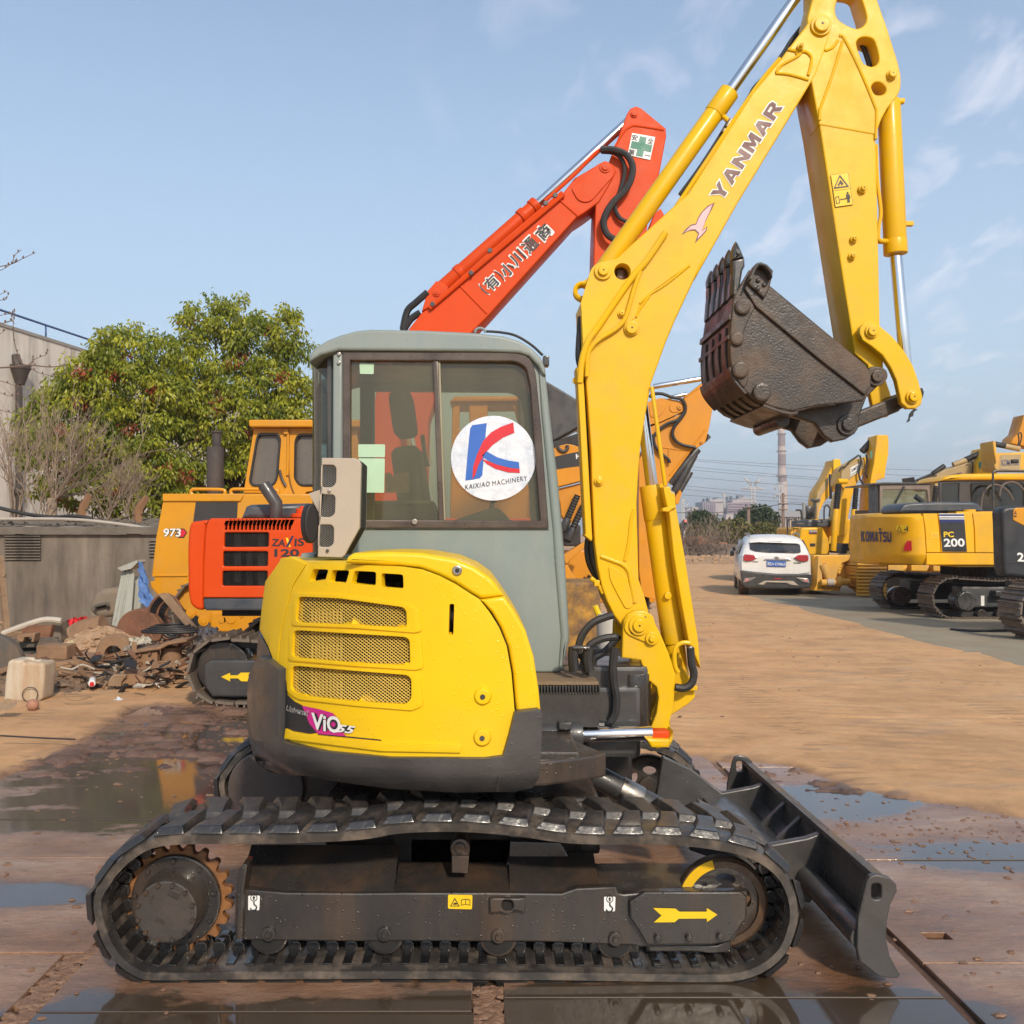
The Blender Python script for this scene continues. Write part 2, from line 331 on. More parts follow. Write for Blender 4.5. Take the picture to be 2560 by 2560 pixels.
frm = paint('dark_wet_steel', (.023, .021, .0195), .33, c2=(.036, .030, .026), bump=.1, bsc=35, dirt=(.13, .065, .028), dirt_amt=.42, dsc=5, drops=.45, streak=True, coat=.35)
blk = paint('black_paint', (.034, .034, .035), .36, c2=(.05, .047, .044), bump=.06, coat=.25, dirt=(.09, .075, .06), dirt_amt=.3, drops=.15)
blk_d = paint('dull_black', (.02, .02, .02), .6, dirt=(.08, .06, .045), dirt_amt=.3)
chrome = paint('chromed_rod', (.80, .80, .80), .14, metal=1, rvar=.05)
steel = paint('worn_steel', (.42, .40, .37), .35, metal=1, c2=(.3, .28, .25), sc=15, dirt=(.2, .12, .06), dirt_amt=.5)
rust_o = paint('rusty_orange_steel', (.30, .125, .035), .5, c2=(.15, .065, .025), sc=14, bump=.3, bsc=30, dirt=(.08, .045, .025), dirt_amt=.8, dsc=9)
buck = paint('brown_black_bucket_steel', (.026, .021, .018), .38, c2=(.045, .034, .026), sc=9, bump=.22, bsc=130, dirt=(.15, .085, .042), dirt_amt=.7, dsc=3.2, coat=.15, coat_r=.3, spec=.4)
wood_w = paint('worn_brown_plate', (.075, .048, .030), .45, c2=(.035, .028, .025), sc=6, bump=.3, bsc=25, dirt=(.05, .03, .025), dirt_amt=.8, streak=False, coat=.2)
red = paint('orange_red_paint', (.62, .060, .003), .45, c2=(.58, .055, .003), bump=.04, spec=.2, coat=.04, dirt=(.5, .09, .03), dirt_amt=.25, rvar=.08)
org = paint('amber_paint', (.62, .27, .006), .42, c2=(.58, .25, .007), bump=.03, spec=.35, coat=.05, dirt=(.42, .22, .06), dirt_amt=.4, dsc=2)
org2 = paint('deep_amber_paint', (.60, .24, .008), .42, c2=(.55, .215, .009), spec=.35, coat=.06, dirt=(.40, .2, .06), dirt_amt=.3)
kom = paint('machine_yellow', (.80, .42, .004), .42, c2=(.74, .375, .006), spec=.35, coat=.06, dirt=(.45, .28, .07), dirt_amt=.5, dsc=1.6)
kom_d = paint('dusty_machine_yellow', (.72, .38, .025), .6, c2=(.60, .32, .05), sc=2, dirt=(.42, .32, .18), dirt_amt=.7, dsc=1.4)
hose = paint('hose_rubber', (.018, .018, .019), .5, bump=.1, bsc=120, dirt=(.1, .08, .06), dirt_amt=.2)
beige = paint('beige_box_paint', (.40, .34, .27), .5, c2=(.37, .32, .26), bump=.03, drops=.15, dirt=(.3, .24, .17), dirt_amt=.3)
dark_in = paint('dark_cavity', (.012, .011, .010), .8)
frame_b = paint('brown_black_window_frame', (.045, .030, .025), .35, c2=(.06, .042, .034), drops=.4, bump=.08, dirt=(.22, .18, .13), dirt_amt=.35)
mesh_y = paint('yellow_wire', (.72, .52, .12), .4, bump=.05)
mesh_s = paint('silver_wire', (.45, .44, .42), .35, metal=.7)
glass = glass_mat('dusty_tinted_glass', (.70, .67, .50), dust=(.36, .32, .22), dust_amt=.11, refl=.55)
glass_g = glass_mat('green_tinted_glass', (.42, .52, .42), dust=(.18, .2, .16), dust_amt=.10)
glass_d = glass_mat('dark_window_glass', (.16, .18, .18), dust=(.2, .18, .15), dust_amt=.10)
white = paint('white_print', (.78, .78, .76), .4)
wht_car = paint('white_car_paint', (.74, .73, .70), .28, c2=(.72, .70, .66), coat=.6, dirt=(.45, .34, .22), dirt_amt=.28, dsc=1.2, rvar=.06)
black_p = paint('black_print', (.02, .02, .022), .45)
maroon = paint('maroon_print', (.13, .045, .042), .45)
magenta = paint('magenta_print', (.55, .02, .23), .4)
blue_p = paint('blue_print', (.03, .13, .50), .4)
navy_p = paint('navy_print', (.02, .025, .13), .4)
red_p = paint('red_print', (.60, .015, .03), .4)
green_p = paint('green_print', (.05, .22, .15), .45)
pink_p = paint('pink_print', (.72, .42, .44), .45)
yel_p = paint('yellow_print', (.85, .55, .01), .45)
pale_g = paint('pale_green_label', (.42, .60, .42), .55)
silver_p = paint('silver_sticker', (.55, .60, .68), .3, c2=(.75, .75, .78), sc=14, bump=.25, bsc=18, metal=.25)
red_lamp = paint('red_lamp_lens', (.42, .012, .02), .15, coat=1)
rubber_tyre = paint('tyre_rubber', (.03, .028, .026), .7, dirt=(.30, .19, .11), dirt_amt=.9, dsc=5, dc=(.5, .42))
# ------------------------------------------------------------------ ground, plates, water
def vnoise(X, Y, sc, seed=0, octv=4, rough=.55):
    r = np.random.RandomState(seed); T = r.rand(256, 256); out = np.zeros_like(X); a = 1; tot = 0
    for o in range(octv):
        x = X * sc * 2 ** o + 31.7 * o + 500; y = Y * sc * 2 ** o + 17.3 * o + 500
        xi = np.floor(x).astype(int); yi = np.floor(y).astype(int); fx = x - xi; fy = y - yi
        fx = fx * fx * (3 - 2 * fx); fy = fy * fy * (3 - 2 * fy)
        g = lambda i, j: T[(xi + i) % 256, (yi + j) % 256]
        out += a * ((g(0,0)*(1-fx)+g(1,0)*fx)*(1-fy) + (g(0,1)*(1-fx)+g(1,1)*fx)*fy); tot += a; a *= rough
    return out / tot
def sst(a, b, x): t = np.clip((x - a) / (b - a), 0, 1); return t * t * (3 - 2 * t)
def wet_mask(X, Y):
    n = (vnoise(X, Y, 1.1, 3) - .5) * 1.7 + (vnoise(X, Y, 6, 9, 3) - .5) * .7
    yb = np.interp(X, [-3.2, -2.2, -1.2, 0.3, 0.9, 2.0, 2.9, 4.2, 6.5], [8.6, 9.0, 8.8, 7.6, 6.7, 6.2, 5.3, 4.7, 4.4])
    return sst(-.25, .25, yb - Y + n * .55) * sst(-.12, .16, X + 3.1 + n * .3 + (Y < 4.5) * 2)
def ground_h(X, Y):
    w = wet_mask(X, Y)
    lumps = vnoise(X, Y, 5, 21, 5, .6); fine = vnoise(X, Y, 22, 5, 3)
    big = vnoise(X, Y, .35, 8, 3)
    dry = .018 + (big - .5) * .012 + (lumps - .5) * .007 + (fine - .5) * .004
    rut = np.exp(-((X - 1.0 - .05 * Y) / .5) ** 2) + np.exp(-((X - 2.9 - .03 * Y) / .5) ** 2)
    dry = dry + rut * .004 * np.sin(Y * 34 + X * 9) * sst(5, 7, Y)
    for k, yj in enumerate((6.38, 7.9, 9.6, 12.3, 16.4)):          # mud ridges over the joints between buried plates
        jj = yj + (vnoise(X, Y, .8, 40 + k, 2) - .5) * .22
        dry = dry + .007 * np.exp(-((Y - jj) / .07) ** 2) * sst(.3, .6, vnoise(X, Y, 1.3, 60 + k, 3)) - .022 * np.exp(-((Y - jj - .12) / .045) ** 2) * sst(.8, 1.2, X) * sst(.45, .62, vnoise(X, Y, .7, 80 + k, 3)) * (k in (0, 1, 3))
    isl = vnoise(X, Y * 1.6, 4.2, 33, 5, .62)
    patch = sst(.36, .56, vnoise(X, Y, .9, 77, 3)) * sst(4.9, 6.2, Y)
    wetz = -.022 + .050 * sst(.50, .66, isl) * patch + (lumps - .5) * .016
    return dry * (1 - w) + wetz * w, w
def grid(x0, x1, y0, y1, dx, dy):
    xs = np.arange(x0, x1 + dx * .5, dx); ys = np.arange(y0, y1 + dy * .5, dy); return xs, ys
def ground_mesh(name, xs, ys, drop=0):
    X, Y = np.meshgrid(xs, ys); Z, w = ground_h(X, Y); Z = Z - drop
    n, m = X.shape; me = bpy.data.meshes.new(name)
    v = np.stack([X, Y, Z], 2).reshape(-1, 3)
    i = np.arange(n * m).reshape(n, m); f = np.stack([i[:-1,:-1], i[:-1,1:], i[1:,1:], i[1:,:-1]], 2).reshape(-1, 4)
    me.vertices.add(len(v)); me.vertices.foreach_set('co', v.ravel()); me.loops.add(f.size); me.loops.foreach_set('vertex_index', f.ravel())
    me.polygons.add(len(f)); me.polygons.foreach_set('loop_start', np.arange(0, f.size, 4)); me.update(calc_edges=True); me.shade_smooth()
    a = me.attributes.new('wet', 'FLOAT', 'POINT'); a.data.foreach_set('value', w.ravel()); return me
def earth():
    m = bpy.data.materials.new('tan_mud'); m.use_nodes = True; nt = m.node_tree; b = nt.nodes['Principled BSDF']; L = nt.links.new
    ge = nd(nt, 'ShaderNodeNewGeometry'); co = ge.outputs['Position']
    def noise(sc, det=6, ro=.6, stretch=None):
        n = nd(nt, 'ShaderNodeTexNoise'); n.inputs['Scale'].default_value = sc; n.inputs['Detail'].default_value = det; n.inputs['Roughness'].default_value = ro
        if stretch: mp = nd(nt, 'ShaderNodeMapping'); mp.inputs['Scale'].default_value = stretch; L(co, mp.inputs[0]); L(mp.outputs[0], n.inputs[0])
        else: L(co, n.inputs[0])
        return n.outputs[0]
    def ramp(x, *st):
        r = nd(nt, 'ShaderNodeValToRGB'); e = r.color_ramp.elements
        while len(e) < len(st): e.new(.5)
        for q, (p, c) in zip(e, st): q.position = p; q.color = (*c, 1)
        L(x, r.inputs[0]); return r.outputs[0]
    def mix(f, a, c):
        x = nd(nt, 'ShaderNodeMix', data_type='RGBA')
        for s, q in ((0, f), (6, a), (7, c)):
            if hasattr(q, 'node'): L(q, x.inputs[s])
            else: x.inputs[s].default_value = q if isinstance(q, float) else (*q, 1)
        return x.outputs[2]
    dry = ramp(noise(1.6, 12, .74, (.9, 1.15, 1)), (.32, (.42, .235, .105)), (.5, (.57, .325, .15)), (.68, (.63, .385, .19)))
    # scraped grey streaks where the plate or concrete shows through the dirt
    st = nd(nt, 'ShaderNodeMapRange'); st.inputs[1].default_value = .53; st.inputs[2].default_value = .66; L(noise(1.2, 12, .78, (.6, 1.6, 1)), st.inputs[0]); st.inputs[4].default_value = .6
    dry = mix(st.outputs[0], dry, (.27, .215, .165))
    dp_ = nd(nt, 'ShaderNodeMapRange'); dp_.inputs[1].default_value = .52; dp_.inputs[2].default_value = .70; dp_.inputs[4].default_value = .6; L(noise(.45, 10, .7), dp_.inputs[0]); dry = mix(dp_.outputs[0], dry, (.30, .165, .08))
    sp = nd(nt, 'ShaderNodeMapRange'); sp.inputs[1].default_value = .60; sp.inputs[2].default_value = .7; L(noise(7, 9, .75), sp.inputs[0]); sp.inputs[4].default_value = .5
    dry = mix(sp.outputs[0], dry, (.22, .13, .07))
    sx = nd(nt, 'ShaderNodeSeparateXYZ'); L(co, sx.inputs[0])                 # cleat prints of tracked machines along the lane
    def m_(op, a, c):
        q = nd(nt, 'ShaderNodeMath', operation=op)
        for i_, z_ in enumerate((a, c)):
            if hasattr(z_, 'node'): L(z_, q.inputs[i_])
            else: q.inputs[i_].default_value = z_
        return q.outputs[0]
    lane = None
    for x0, k_ in ((4.45, .0), (5.05, -.02), (2.2, .10), (2.75, .10), (-3.9, -.02)):
        d_ = m_('SUBTRACT', m_('SUBTRACT', sx.outputs[0], x0), m_('MULTIPLY', m_('SUBTRACT', sx.outputs[1], 11), k_)); v_ = m_('SUBTRACT', 1, m_('DIVIDE', m_('ABSOLUTE', d_, 0), .2)); lane = v_ if lane is None else m_('MAXIMUM', lane, v_)
    wv = m_('SINE', m_('ADD', m_('MULTIPLY', sx.outputs[1], 46), m_('MULTIPLY', noise(1.5, 3), 5)), 0)
    pr = m_('MULTIPLY', m_('MULTIPLY', m_('MINIMUM', m_('MAXIMUM', m_('MULTIPLY', lane, 3), 0), 1), m_('MAXIMUM', wv, 0)), m_('MULTIPLY', m_('GREATER_THAN', noise(.9, 4, .6, None), .52), .45))
    dry = mix(pr, dry, (.20, .125, .07))
    wet = ramp(noise(3, 7), (.3, (.060, .036, .026)), (.5, (.15, .088, .06)), (.72, (.22, .13, .09)))
    at_ = nd(nt, 'ShaderNodeAttribute', attribute_name='wet')
    L(mix(at_.outputs['Fac'], dry, wet), b.inputs['Base Color'])
    r = nd(nt, 'ShaderNodeMapRange'); L(at_.outputs['Fac'], r.inputs[0]); r.inputs[3].default_value = .9; r.inputs[4].default_value = .28; L(r.outputs[0], b.inputs['Roughness'])
    bp = nd(nt, 'ShaderNodeBump'); bp.inputs['Strength'].default_value = .7; bp.inputs['Distance'].default_value = .018; L(noise(26, 10, .8), bp.inputs['Height']); L(bp.outputs[0], b.inputs['Normal'])
    return m
EARTH = earth()
xs = np.concatenate([np.arange(-7, -3.6, .06), np.arange(-3.6, 4.2, .026), np.arange(4.2, 7.01, .06)])
ys = np.concatenate([np.arange(2.3, 8.6, .026), np.arange(8.6, 14, .05), np.arange(14, 30.01, .1)])
ground = link('ground', ground_mesh('ground', xs, ys), EARTH); tag(ground, kind='structure')
def far_ground():                            # the same yard carried on to the horizon round the fine patch
    mb = MB()
    for (a, b, c, d) in ((-900, -6.98, 2.3, 30), (6.98, 900, 2.3, 30), (-900, 900, 30, 2400), (-900, 900, -30, 2.32)):
        mb.add([(a, c, .0), (b, c, .0), (b, d, .0), (a, d, .0)], [(0, 1, 2, 3)])
    return mb
tag(far_ground().build('yard', EARTH), kind='structure')

def wet_plate_mat():
    m = bpy.data.materials.new('wet_muddy_steel_plate'); m.use_nodes = True; nt = m.node_tree; b = nt.nodes['Principled BSDF']; L = nt.links.new
    ge = nd(nt, 'ShaderNodeNewGeometry'); co = ge.outputs['Position']
    def noise(sc, det=6, ro=.6, st=(1, 1, 1), off=(0, 0, 0)):
        n = nd(nt, 'ShaderNodeTexNoise'); n.inputs['Scale'].default_value = sc; n.inputs['Detail'].default_value = det; n.inputs['Roughness'].default_value = ro
        mp = nd(nt, 'ShaderNodeMapping'); mp.inputs['Scale'].default_value = st; mp.inputs['Location'].default_value = off; L(co, mp.inputs[0]); L(mp.outputs[0], n.inputs[0]); return n.outputs[0]
    r = nd(nt, 'ShaderNodeValToRGB'); e = r.color_ramp.elements; e.new(.5); e.new(.6)
    for q, (p, c) in zip(e, ((.30, (.15, .070, .030)), (.43, (.29, .152, .080)), (.56, (.39, .240, .155)), (.70, (.50, .375, .290)))): q.position = p; q.color = (*c, 1)
    L(noise(1.4, 9, .66, (.7, 1.4, 1)), r.inputs[0])
    r2 = nd(nt, 'ShaderNodeMapRange'); r2.inputs[1].default_value = .56; r2.inputs[2].default_value = .7; L(noise(5, 8, .7, (1, 1.3, 1), (3, 5, 0)), r2.inputs[0]); r2.inputs[4].default_value = .7
    mx = nd(nt, 'ShaderNodeMix', data_type='RGBA'); L(r2.outputs[0], mx.inputs[0]); L(r.outputs[0], mx.inputs[6]); mx.inputs[7].default_value = (.20, .095, .05, 1); L(mx.outputs[2], b.inputs['Base Color'])
    spl = nd(nt, 'ShaderNodeMapRange'); spl.inputs[1].default_value = .62; spl.inputs[2].default_value = .68; spl.inputs[4].default_value = .85; L(noise(26, 6, .7, (1, 1, 1), (5, 1, 0)), spl.inputs[0])      # flecks of splashed mud
    mz = nd(nt, 'ShaderNodeMix', data_type='RGBA'); L(spl.outputs[0], mz.inputs[0]); L(mx.outputs[2], mz.inputs[6]); mz.inputs[7].default_value = (.13, .065, .036, 1); mx = mz
    # standing water: blobs round the low spots of the plates, their shores broken up by noise
    best = None
    for cx, cy, rx, ry in ((-1.95, 6.6, 1.15, 1.5), (-2.35, 5.2, .5, .25), (-.9, 8.2, .9, .6), (.55, 2.95, 1.0, .40), (-.75, 2.9, .7, .30), (1.3, 3.1, .35, .22), (1.95, 5.55, .6, .35), (2.6, 4.6, .7, .25), (-1.2, 2.75, .45, .5), (-2.1, 4.1, .5, .16), (3.2, 3.9, .6, .3)):
        mp = nd(nt, 'ShaderNodeMapping'); mp.inputs['Location'].default_value = (-cx / rx, -cy / ry, 0); mp.inputs['Scale'].default_value = (1 / rx, 1 / ry, 0); L(co, mp.inputs[0])
        ln = nd(nt, 'ShaderNodeVectorMath', operation='LENGTH'); L(mp.outputs[0], ln.inputs[0]); v = nd(nt, 'ShaderNodeMath', operation='SUBTRACT'); v.inputs[0].default_value = 1; L(ln.outputs['Value'], v.inputs[1])
        if best is None: best = v.outputs[0]
        else: mxm = nd(nt, 'ShaderNodeMath', operation='MAXIMUM'); L(best, mxm.inputs[0]); L(v.outputs[0], mxm.inputs[1]); best = mxm.outputs[0]
    cl_ = nd(nt, 'ShaderNodeMath', operation='MAXIMUM'); L(best, cl_.inputs[0]); cl_.inputs[1].default_value = -.45
    nz = nd(nt, 'ShaderNodeMath', operation='MULTIPLY_ADD'); L(noise(2.6, 9, .68, (.8, 1.3, 1), (2, 9, 0)), nz.inputs[0]); nz.inputs[1].default_value = 1.9; nz.inputs[2].default_value = -.93
    sm = nd(nt, 'ShaderNodeMath', operation='ADD'); L(cl_.outputs[0], sm.inputs[0]); L(nz.outputs[0], sm.inputs[1])
    pud = nd(nt, 'ShaderNodeMapRange', interpolation_type='SMOOTHSTEP'); pud.inputs[1].default_value = -.06; pud.inputs[2].default_value = .14; L(sm.outputs[0], pud.inputs[0])
    damp = nd(nt, 'ShaderNodeMapRange', interpolation_type='SMOOTHSTEP'); damp.inputs[1].default_value = -.75; damp.inputs[2].default_value = .10; L(sm.outputs[0], damp.inputs[0])
    def mixc(f, a, c):
        x = nd(nt, 'ShaderNodeMix', data_type='RGBA'); L(f, x.inputs[0]); L(a, x.inputs[6]); x.inputs[7].default_value = (*c, 1); return x.outputs[2]
    dk = nd(nt, 'ShaderNodeMix', data_type='RGBA', blend_type='MULTIPLY'); L(damp.outputs[0], dk.inputs[0]); L(mx.outputs[2], dk.inputs[6]); dk.inputs[7].default_value = (.62, .55, .50, 1)
    L(mixc(pud.outputs[0], dk.outputs[2], (.050, .031, .016)), b.inputs['Base Color'])
    def lerp(f, a, c): r_ = nd(nt, 'ShaderNodeMapRange'); L(f, r_.inputs[0]); r_.inputs[3].default_value = a; r_.inputs[4].default_value = c; return r_.outputs[0]
    b.inputs['Roughness'].default_value = .5; b.inputs['Coat IOR'].default_value = 1.55
    L(lerp(damp.outputs[0], .55, 1), b.inputs['Coat Weight'])
    cr0 = nd(nt, 'ShaderNodeMix'); L(pud.outputs[0], cr0.inputs[0]); L(lerp(damp.outputs[0], .34, .10), cr0.inputs[2]); cr0.inputs[3].default_value = .012; L(cr0.outputs[0], b.inputs['Coat Roughness'])
    bp = nd(nt, 'ShaderNodeBump'); bp.inputs['Distance'].default_value = .03; L(lerp(pud.outputs[0], .6, .03), bp.inputs['Strength']); L(noise(14, 9, .72, (.6, 1.5, 1)), bp.inputs['Height']); L(bp.outputs[0], b.inputs['Normal'])
    b3 = nd(nt, 'ShaderNodeBump'); b3.inputs['Distance'].default_value = .02; L(lerp(pud.outputs[0], .28, .012), b3.inputs['Strength']); L(noise(11, 8, .7, (.6, 1.5, 1)), b3.inputs['Height']); L(b3.outputs[0], b.inputs['Coat Normal'])
    return m
PLATE = wet_plate_mat()
def road_plate(x0, x1, y0, y1, hole=None, rot=0.0):
    g = .008; j = lambda: rnd.uniform(-.006, .006)
    pl = [(x0 + g + j(), y0 + g + j()), (x1 - g + j(), y0 + g + j()), (x1 - g + j(), y1 - g + j()), (x0 + g + j(), y1 - g + j())]
    me = curve_mesh(pl, [hole] if hole else [], .012, .003)
    for v in me.vertices: v.co.z -= .012 + rnd.uniform(0, .0005)
    weld(me); me.name = 'road_plate'; return link('road_plate', me, PLATE, ground)
ORI[ground.name] = Vector((0, 0, 0))
for x0, x1, br in ((-3.05, -1.54, (1.2, 3.54)), (-3.05, -1.47, (3.54, 4.58, 5.19, 7.1, 9.0)), (-1.45, -.03, (1.2, 3.1, 5.6, 8.9)), (.06, 1.54, (1.2, 3.2, 5.0, 7.4)), (1.57, 3.1, (1.0, 3.46, 4.55, 6.36, 7.9)), (3.11, 4.65, (1.0, 3.46, 6.36, 7.9)), (-4.6, -3.07, (1.2, 3.0, 6.0))):
    for a, b in zip(br, br[1:]):
        hole = None
        if x0 == 1.57 and a == 3.46: hole = [(1.69, 3.66), (1.785, 3.66), (1.785, 3.725), (1.69, 3.725)][::-1]
        road_plate(x0, x1, a, b, hole)
def water_mat():
    m = bpy.data.materials.new('muddy_water'); m.use_nodes = True; nt = m.node_tree; L = nt.links.new; b = nt.nodes['Principled BSDF']
    b.inputs['Base Color'].default_value = (.035, .024, .014, 1); b.inputs['Roughness'].default_value = .015; b.inputs['IOR'].default_value = 1.33; b.inputs['Specular IOR Level'].default_value = .9
    ge = nd(nt, 'ShaderNodeNewGeometry'); n = nd(nt, 'ShaderNodeTexNoise'); n.inputs['Scale'].default_value = 7; n.inputs['Detail'].default_value = 4; L(ge.outputs['Position'], n.inputs[0])
    bp = nd(nt, 'ShaderNodeBump'); bp.inputs['Strength'].default_value = .015; bp.inputs['Distance'].default_value = .02; L(n.outputs[0], bp.inputs['Height']); L(bp.outputs[0], b.inputs['Normal']); return m
WATER = water_mat()
def puddle(cx, cy, rx, ry, z, seed):
    g = random.Random(seed); n = 220; ph = [(g.uniform(0, 6.28), g.uniform(.3, 1)) for _ in range(9)]; pl = []
    for i in range(n):
        a = 2 * math.pi * i / n; r = 1 + sum(.17 / (k + 1) ** .6 * w * math.sin((k + 2) * a + p) for k, (p, w) in enumerate(ph)) + .04 * math.sin(23 * a + ph[0][0]) + .03 * math.sin(37 * a)
        pl.append((cx + rx * r * math.cos(a), cy + ry * r * math.sin(a), z))
    me = bpy.data.meshes.new('puddle'); me.from_pydata(pl, [], [tuple(range(n))]); return tag(link('puddle', me, WATER), kind='structure')
puddle(-.9, 8.3, 1.0, .55, .004, 8)
# small clods and stones lying on the plates and the yard
def clods():
    mb = MB(); g = random.Random(4)
    def one(x, y, r, z0=0.0): mb.ball((x, y, z0 + r * .12), r, 5, 4, (g.uniform(.8, 1.9), g.uniform(.7, 1.3), g.uniform(.3, .6)), .5, g)
    for _ in range(2600):
        y = g.uniform(3.0, 6.6); x = g.uniform(1.1, 4.2)
        if g.random() < math.exp(-((y - 4.95) / .28) ** 2) + .16: one(x, y, g.uniform(.004, .013))
    for _ in range(900):
        y = g.uniform(2.9, 8.6); x = g.uniform(-3.2, -1.0)
        if g.random() < .25 + .7 * math.exp(-((y - 7.4) / 1.0) ** 2): one(x, y, g.uniform(.004, .016))
    for _ in range(420): one(g.uniform(-1.54, -1.45), g.uniform(2.4, 3.6), g.uniform(.008, .022), -.012)
    for _ in range(260): one(g.uniform(-.03, .06), g.uniform(2.7, 3.3), g.uniform(.007, .018), -.012)
    for _ in range(520):
        y = g.uniform(8, 26); one(g.uniform(-4.4, 6), y, g.uniform(.004, .013) * (1 + y / 40), .015)
    return mb
CLOD = paint('brown_mud_clod', (.16, .085, .05), .6, c2=(.22, .13, .08), sc=30)
tag(clods().build('mud_clods', CLOD), kind='stuff')
# grey-olive strip of ground beside the dirt lane, darker than the tan dirt
STRIP_M = paint('grey_olive_ground', (.31, .26, .175), .85, c2=(.25, .215, .15), sc=1.2, bump=.25, bsc=22, dirt=(.26, .18, .11), dirt_amt=.6, dsc=.8)
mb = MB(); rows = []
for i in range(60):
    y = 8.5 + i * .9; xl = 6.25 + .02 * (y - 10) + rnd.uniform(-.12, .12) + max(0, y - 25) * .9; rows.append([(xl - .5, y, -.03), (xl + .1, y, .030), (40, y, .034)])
mb.sheet(rows); tag(mb.build('grey_ground_strip', STRIP_M), kind='structure')
# ------------------------------------------------------------------ the yellow mini excavator
mini = thing('mini_excavator', 'yellow mini excavator with grey cab standing on wet steel plates in the foreground', 'excavator', (-.1, 4.28, 0))
def resample(pts, n):
    q = [Vector(p) for p in pts] + [Vector(pts[0])]; d = [0]
    for a, b in zip(q, q[1:]): d.append(d[-1] + (b - a).length)
    out = []; k = 0
    for i in range(n):
        s = d[-1] * i / n
        while d[k + 1] < s: k += 1
        t = (s - d[k]) / max(1e-9, d[k+1] - d[k]); out.append(q[k].lerp(q[k+1], t))
    return out, d[-1]
def loop_frames(pts):
    n = len(pts); out = []; c = sum(pts, Vector((0, 0))) / n
    for i in range(n):
        t = (pts[(i+1) % n] - pts[i-1]).normalized(); nn = Vector((-t.y, t.x))
        if i == 0: area = sum(pts[k].x * pts[(k+1) % n].y - pts[(k+1) % n].x * pts[k].y for k in range(n))
        if area > 0: nn = -nn
        out.append((pts[i], t, nn))
    return out
def inst(name, me, parent, loc, ex, ey, ez):
    o = bpy.data.objects.new(name, me); COL.objects.link(o); o.parent = parent
    o.matrix_local = Matrix(((ex[0], ey[0], ez[0], loc[0]), (ex[1], ey[1], ez[1], loc[1]), (ex[2], ey[2], ez[2], loc[2]), (0, 0, 0, 1))); return o
def mesh_of(mb, name, mat, bev=0):
    o = mb.build(name, mat, None, bev); me = o.data; bpy.data.objects.remove(o); return me
TRK = [(P(u, v, 3.3).x, P(u, v, 3.3).z) for u, v in
       zD((60,800),(68,720),(110,650),(150,590),(240,500),(370,425),(560,400),(1100,395),(1500,375)) + [(1000,2059),(1147,2055),(1294,2066),(1441,2085)] +
       zF((150,805),(450,835),(650,880),(780,945),(880,1040),(935,1150),(955,1290),(925,1420),(870,1530),(760,1625),(600,1685),(400,1697),(0,1692)) + [(1367,2456),(1257,2456),(1073,2453)] +
       zD((900,1190),(400,1195),(290,1172),(190,1100),(115,990),(75,870))]
def taper_block(poly, h, k):                 # block on a footprint, its top shrunk by k
    c = sum((Vector(p) for p in poly), Vector((0, 0))) / len(poly); mb = MB(); n = len(poly)
    top = [c + Vector(((p[0] - c.x) * k, (p[1] - c.y) * (k * .5 + .5))) for p in poly]
    mb.add([(p[0], p[1], 0) for p in poly] + [(t.x, t.y, h) for t in top], [tuple(range(n))[::-1], tuple(range(n, 2*n))] + [(i, (i+1) % n, n+(i+1) % n, n+i) for i in range(n)]); return mb
lug_a = mesh_of(taper_block([(-.062, .002), (.052, .002), (.062, .10), (.085, .225), (.005, .225), (-.015, .12)], .025, .72), 'track_lug', rub, .004)
lug_b = mesh_of(taper_block([(-.062, -.002), (.052, -.002), (.062, -.10), (.085, -.225), (.005, -.225), (-.015, -.12)], .025, .72), 'track_lug', rub, .004)
horn_mb = MB(); horn_mb.prism([(-.024, 0), (.024, 0), (.022, .026), (.012, .034), (-.012, .034), (-.022, .026)], .165, .205); horn_mb.prism([(-.024, 0), (.024, 0), (.022, .026), (.012, .034), (-.012, .034), (-.022, .026)], .235, .275); horn_mb.box((-.016, .05, -.002), (.016, .35, .006))
horn = mesh_of(horn_mb, 'guide_lug', paint('polished_wet_lug', (.022, .020, .019), .22, metal=.3, dirt=(.03, .02, .015), dirt_amt=.5, coat=.5), .007)
band_m = paint('muddy_track_band', (.026, .024, .023), .38, c2=(.05, .043, .036), sc=6, bump=.12, bsc=40, dirt=(.22, .165, .12), dirt_amt=.75, dsc=9, coat=.25, dc=(.58, .5))
def rubber_track(Y0, Y1, th=.034):
    pts, ln = resample(smooth(TRK, 6), 150); fr = loop_frames(pts); o = origin(mini); mb = MB(); v = []; f = []
    for p, t, n in fr:
        q = p - n * th; e = p - n * .008
        v += [(e.x, Y0, e.y), (p.x, Y0 + .012, p.y), (p.x, Y1 - .012, p.y), (e.x, Y1, e.y), (q.x, Y1, q.y), (q.x, Y0, q.y)]
    N = len(fr)
    for i in range(N):
        j = (i + 1) % N
        for k in range(6): f.append((i*6+k, i*6+(k+1) % 6, j*6+(k+1) % 6, j*6+k))
    mb.add(v, f, True); tr = mb.build('rubber_track', band_m, mini, ang=50)
    m = 41; pts2, _ = resample([(p.x, p.y) for p in pts], m * 4); fr2 = loop_frames(pts2)
    for i in range(m):
        for side, me, k in ((0, lug_a, i * 4), (1, lug_b, i * 4 + 2)):
            p, t, n = fr2[k]
            inst('track_lug', me, tr, (p.x - o.x, (Y0 if side == 0 else Y1) - o.y, p.y - o.z), (t.x, 0, t.y), (0, 1, 0), (n.x, 0, n.y))
    m = 80; pts3, _ = resample([(p.x, p.y) for p in pts], m); 
    for p, t, n in loop_frames(pts3):
        q = p - n * th; inst('guide_lug', horn, tr, (q.x - o.x, Y0 - o.y, q.y - o.z), (t.x, 0, t.y), (0, 1, 0), (-n.x, 0, -n.y))
    return tr
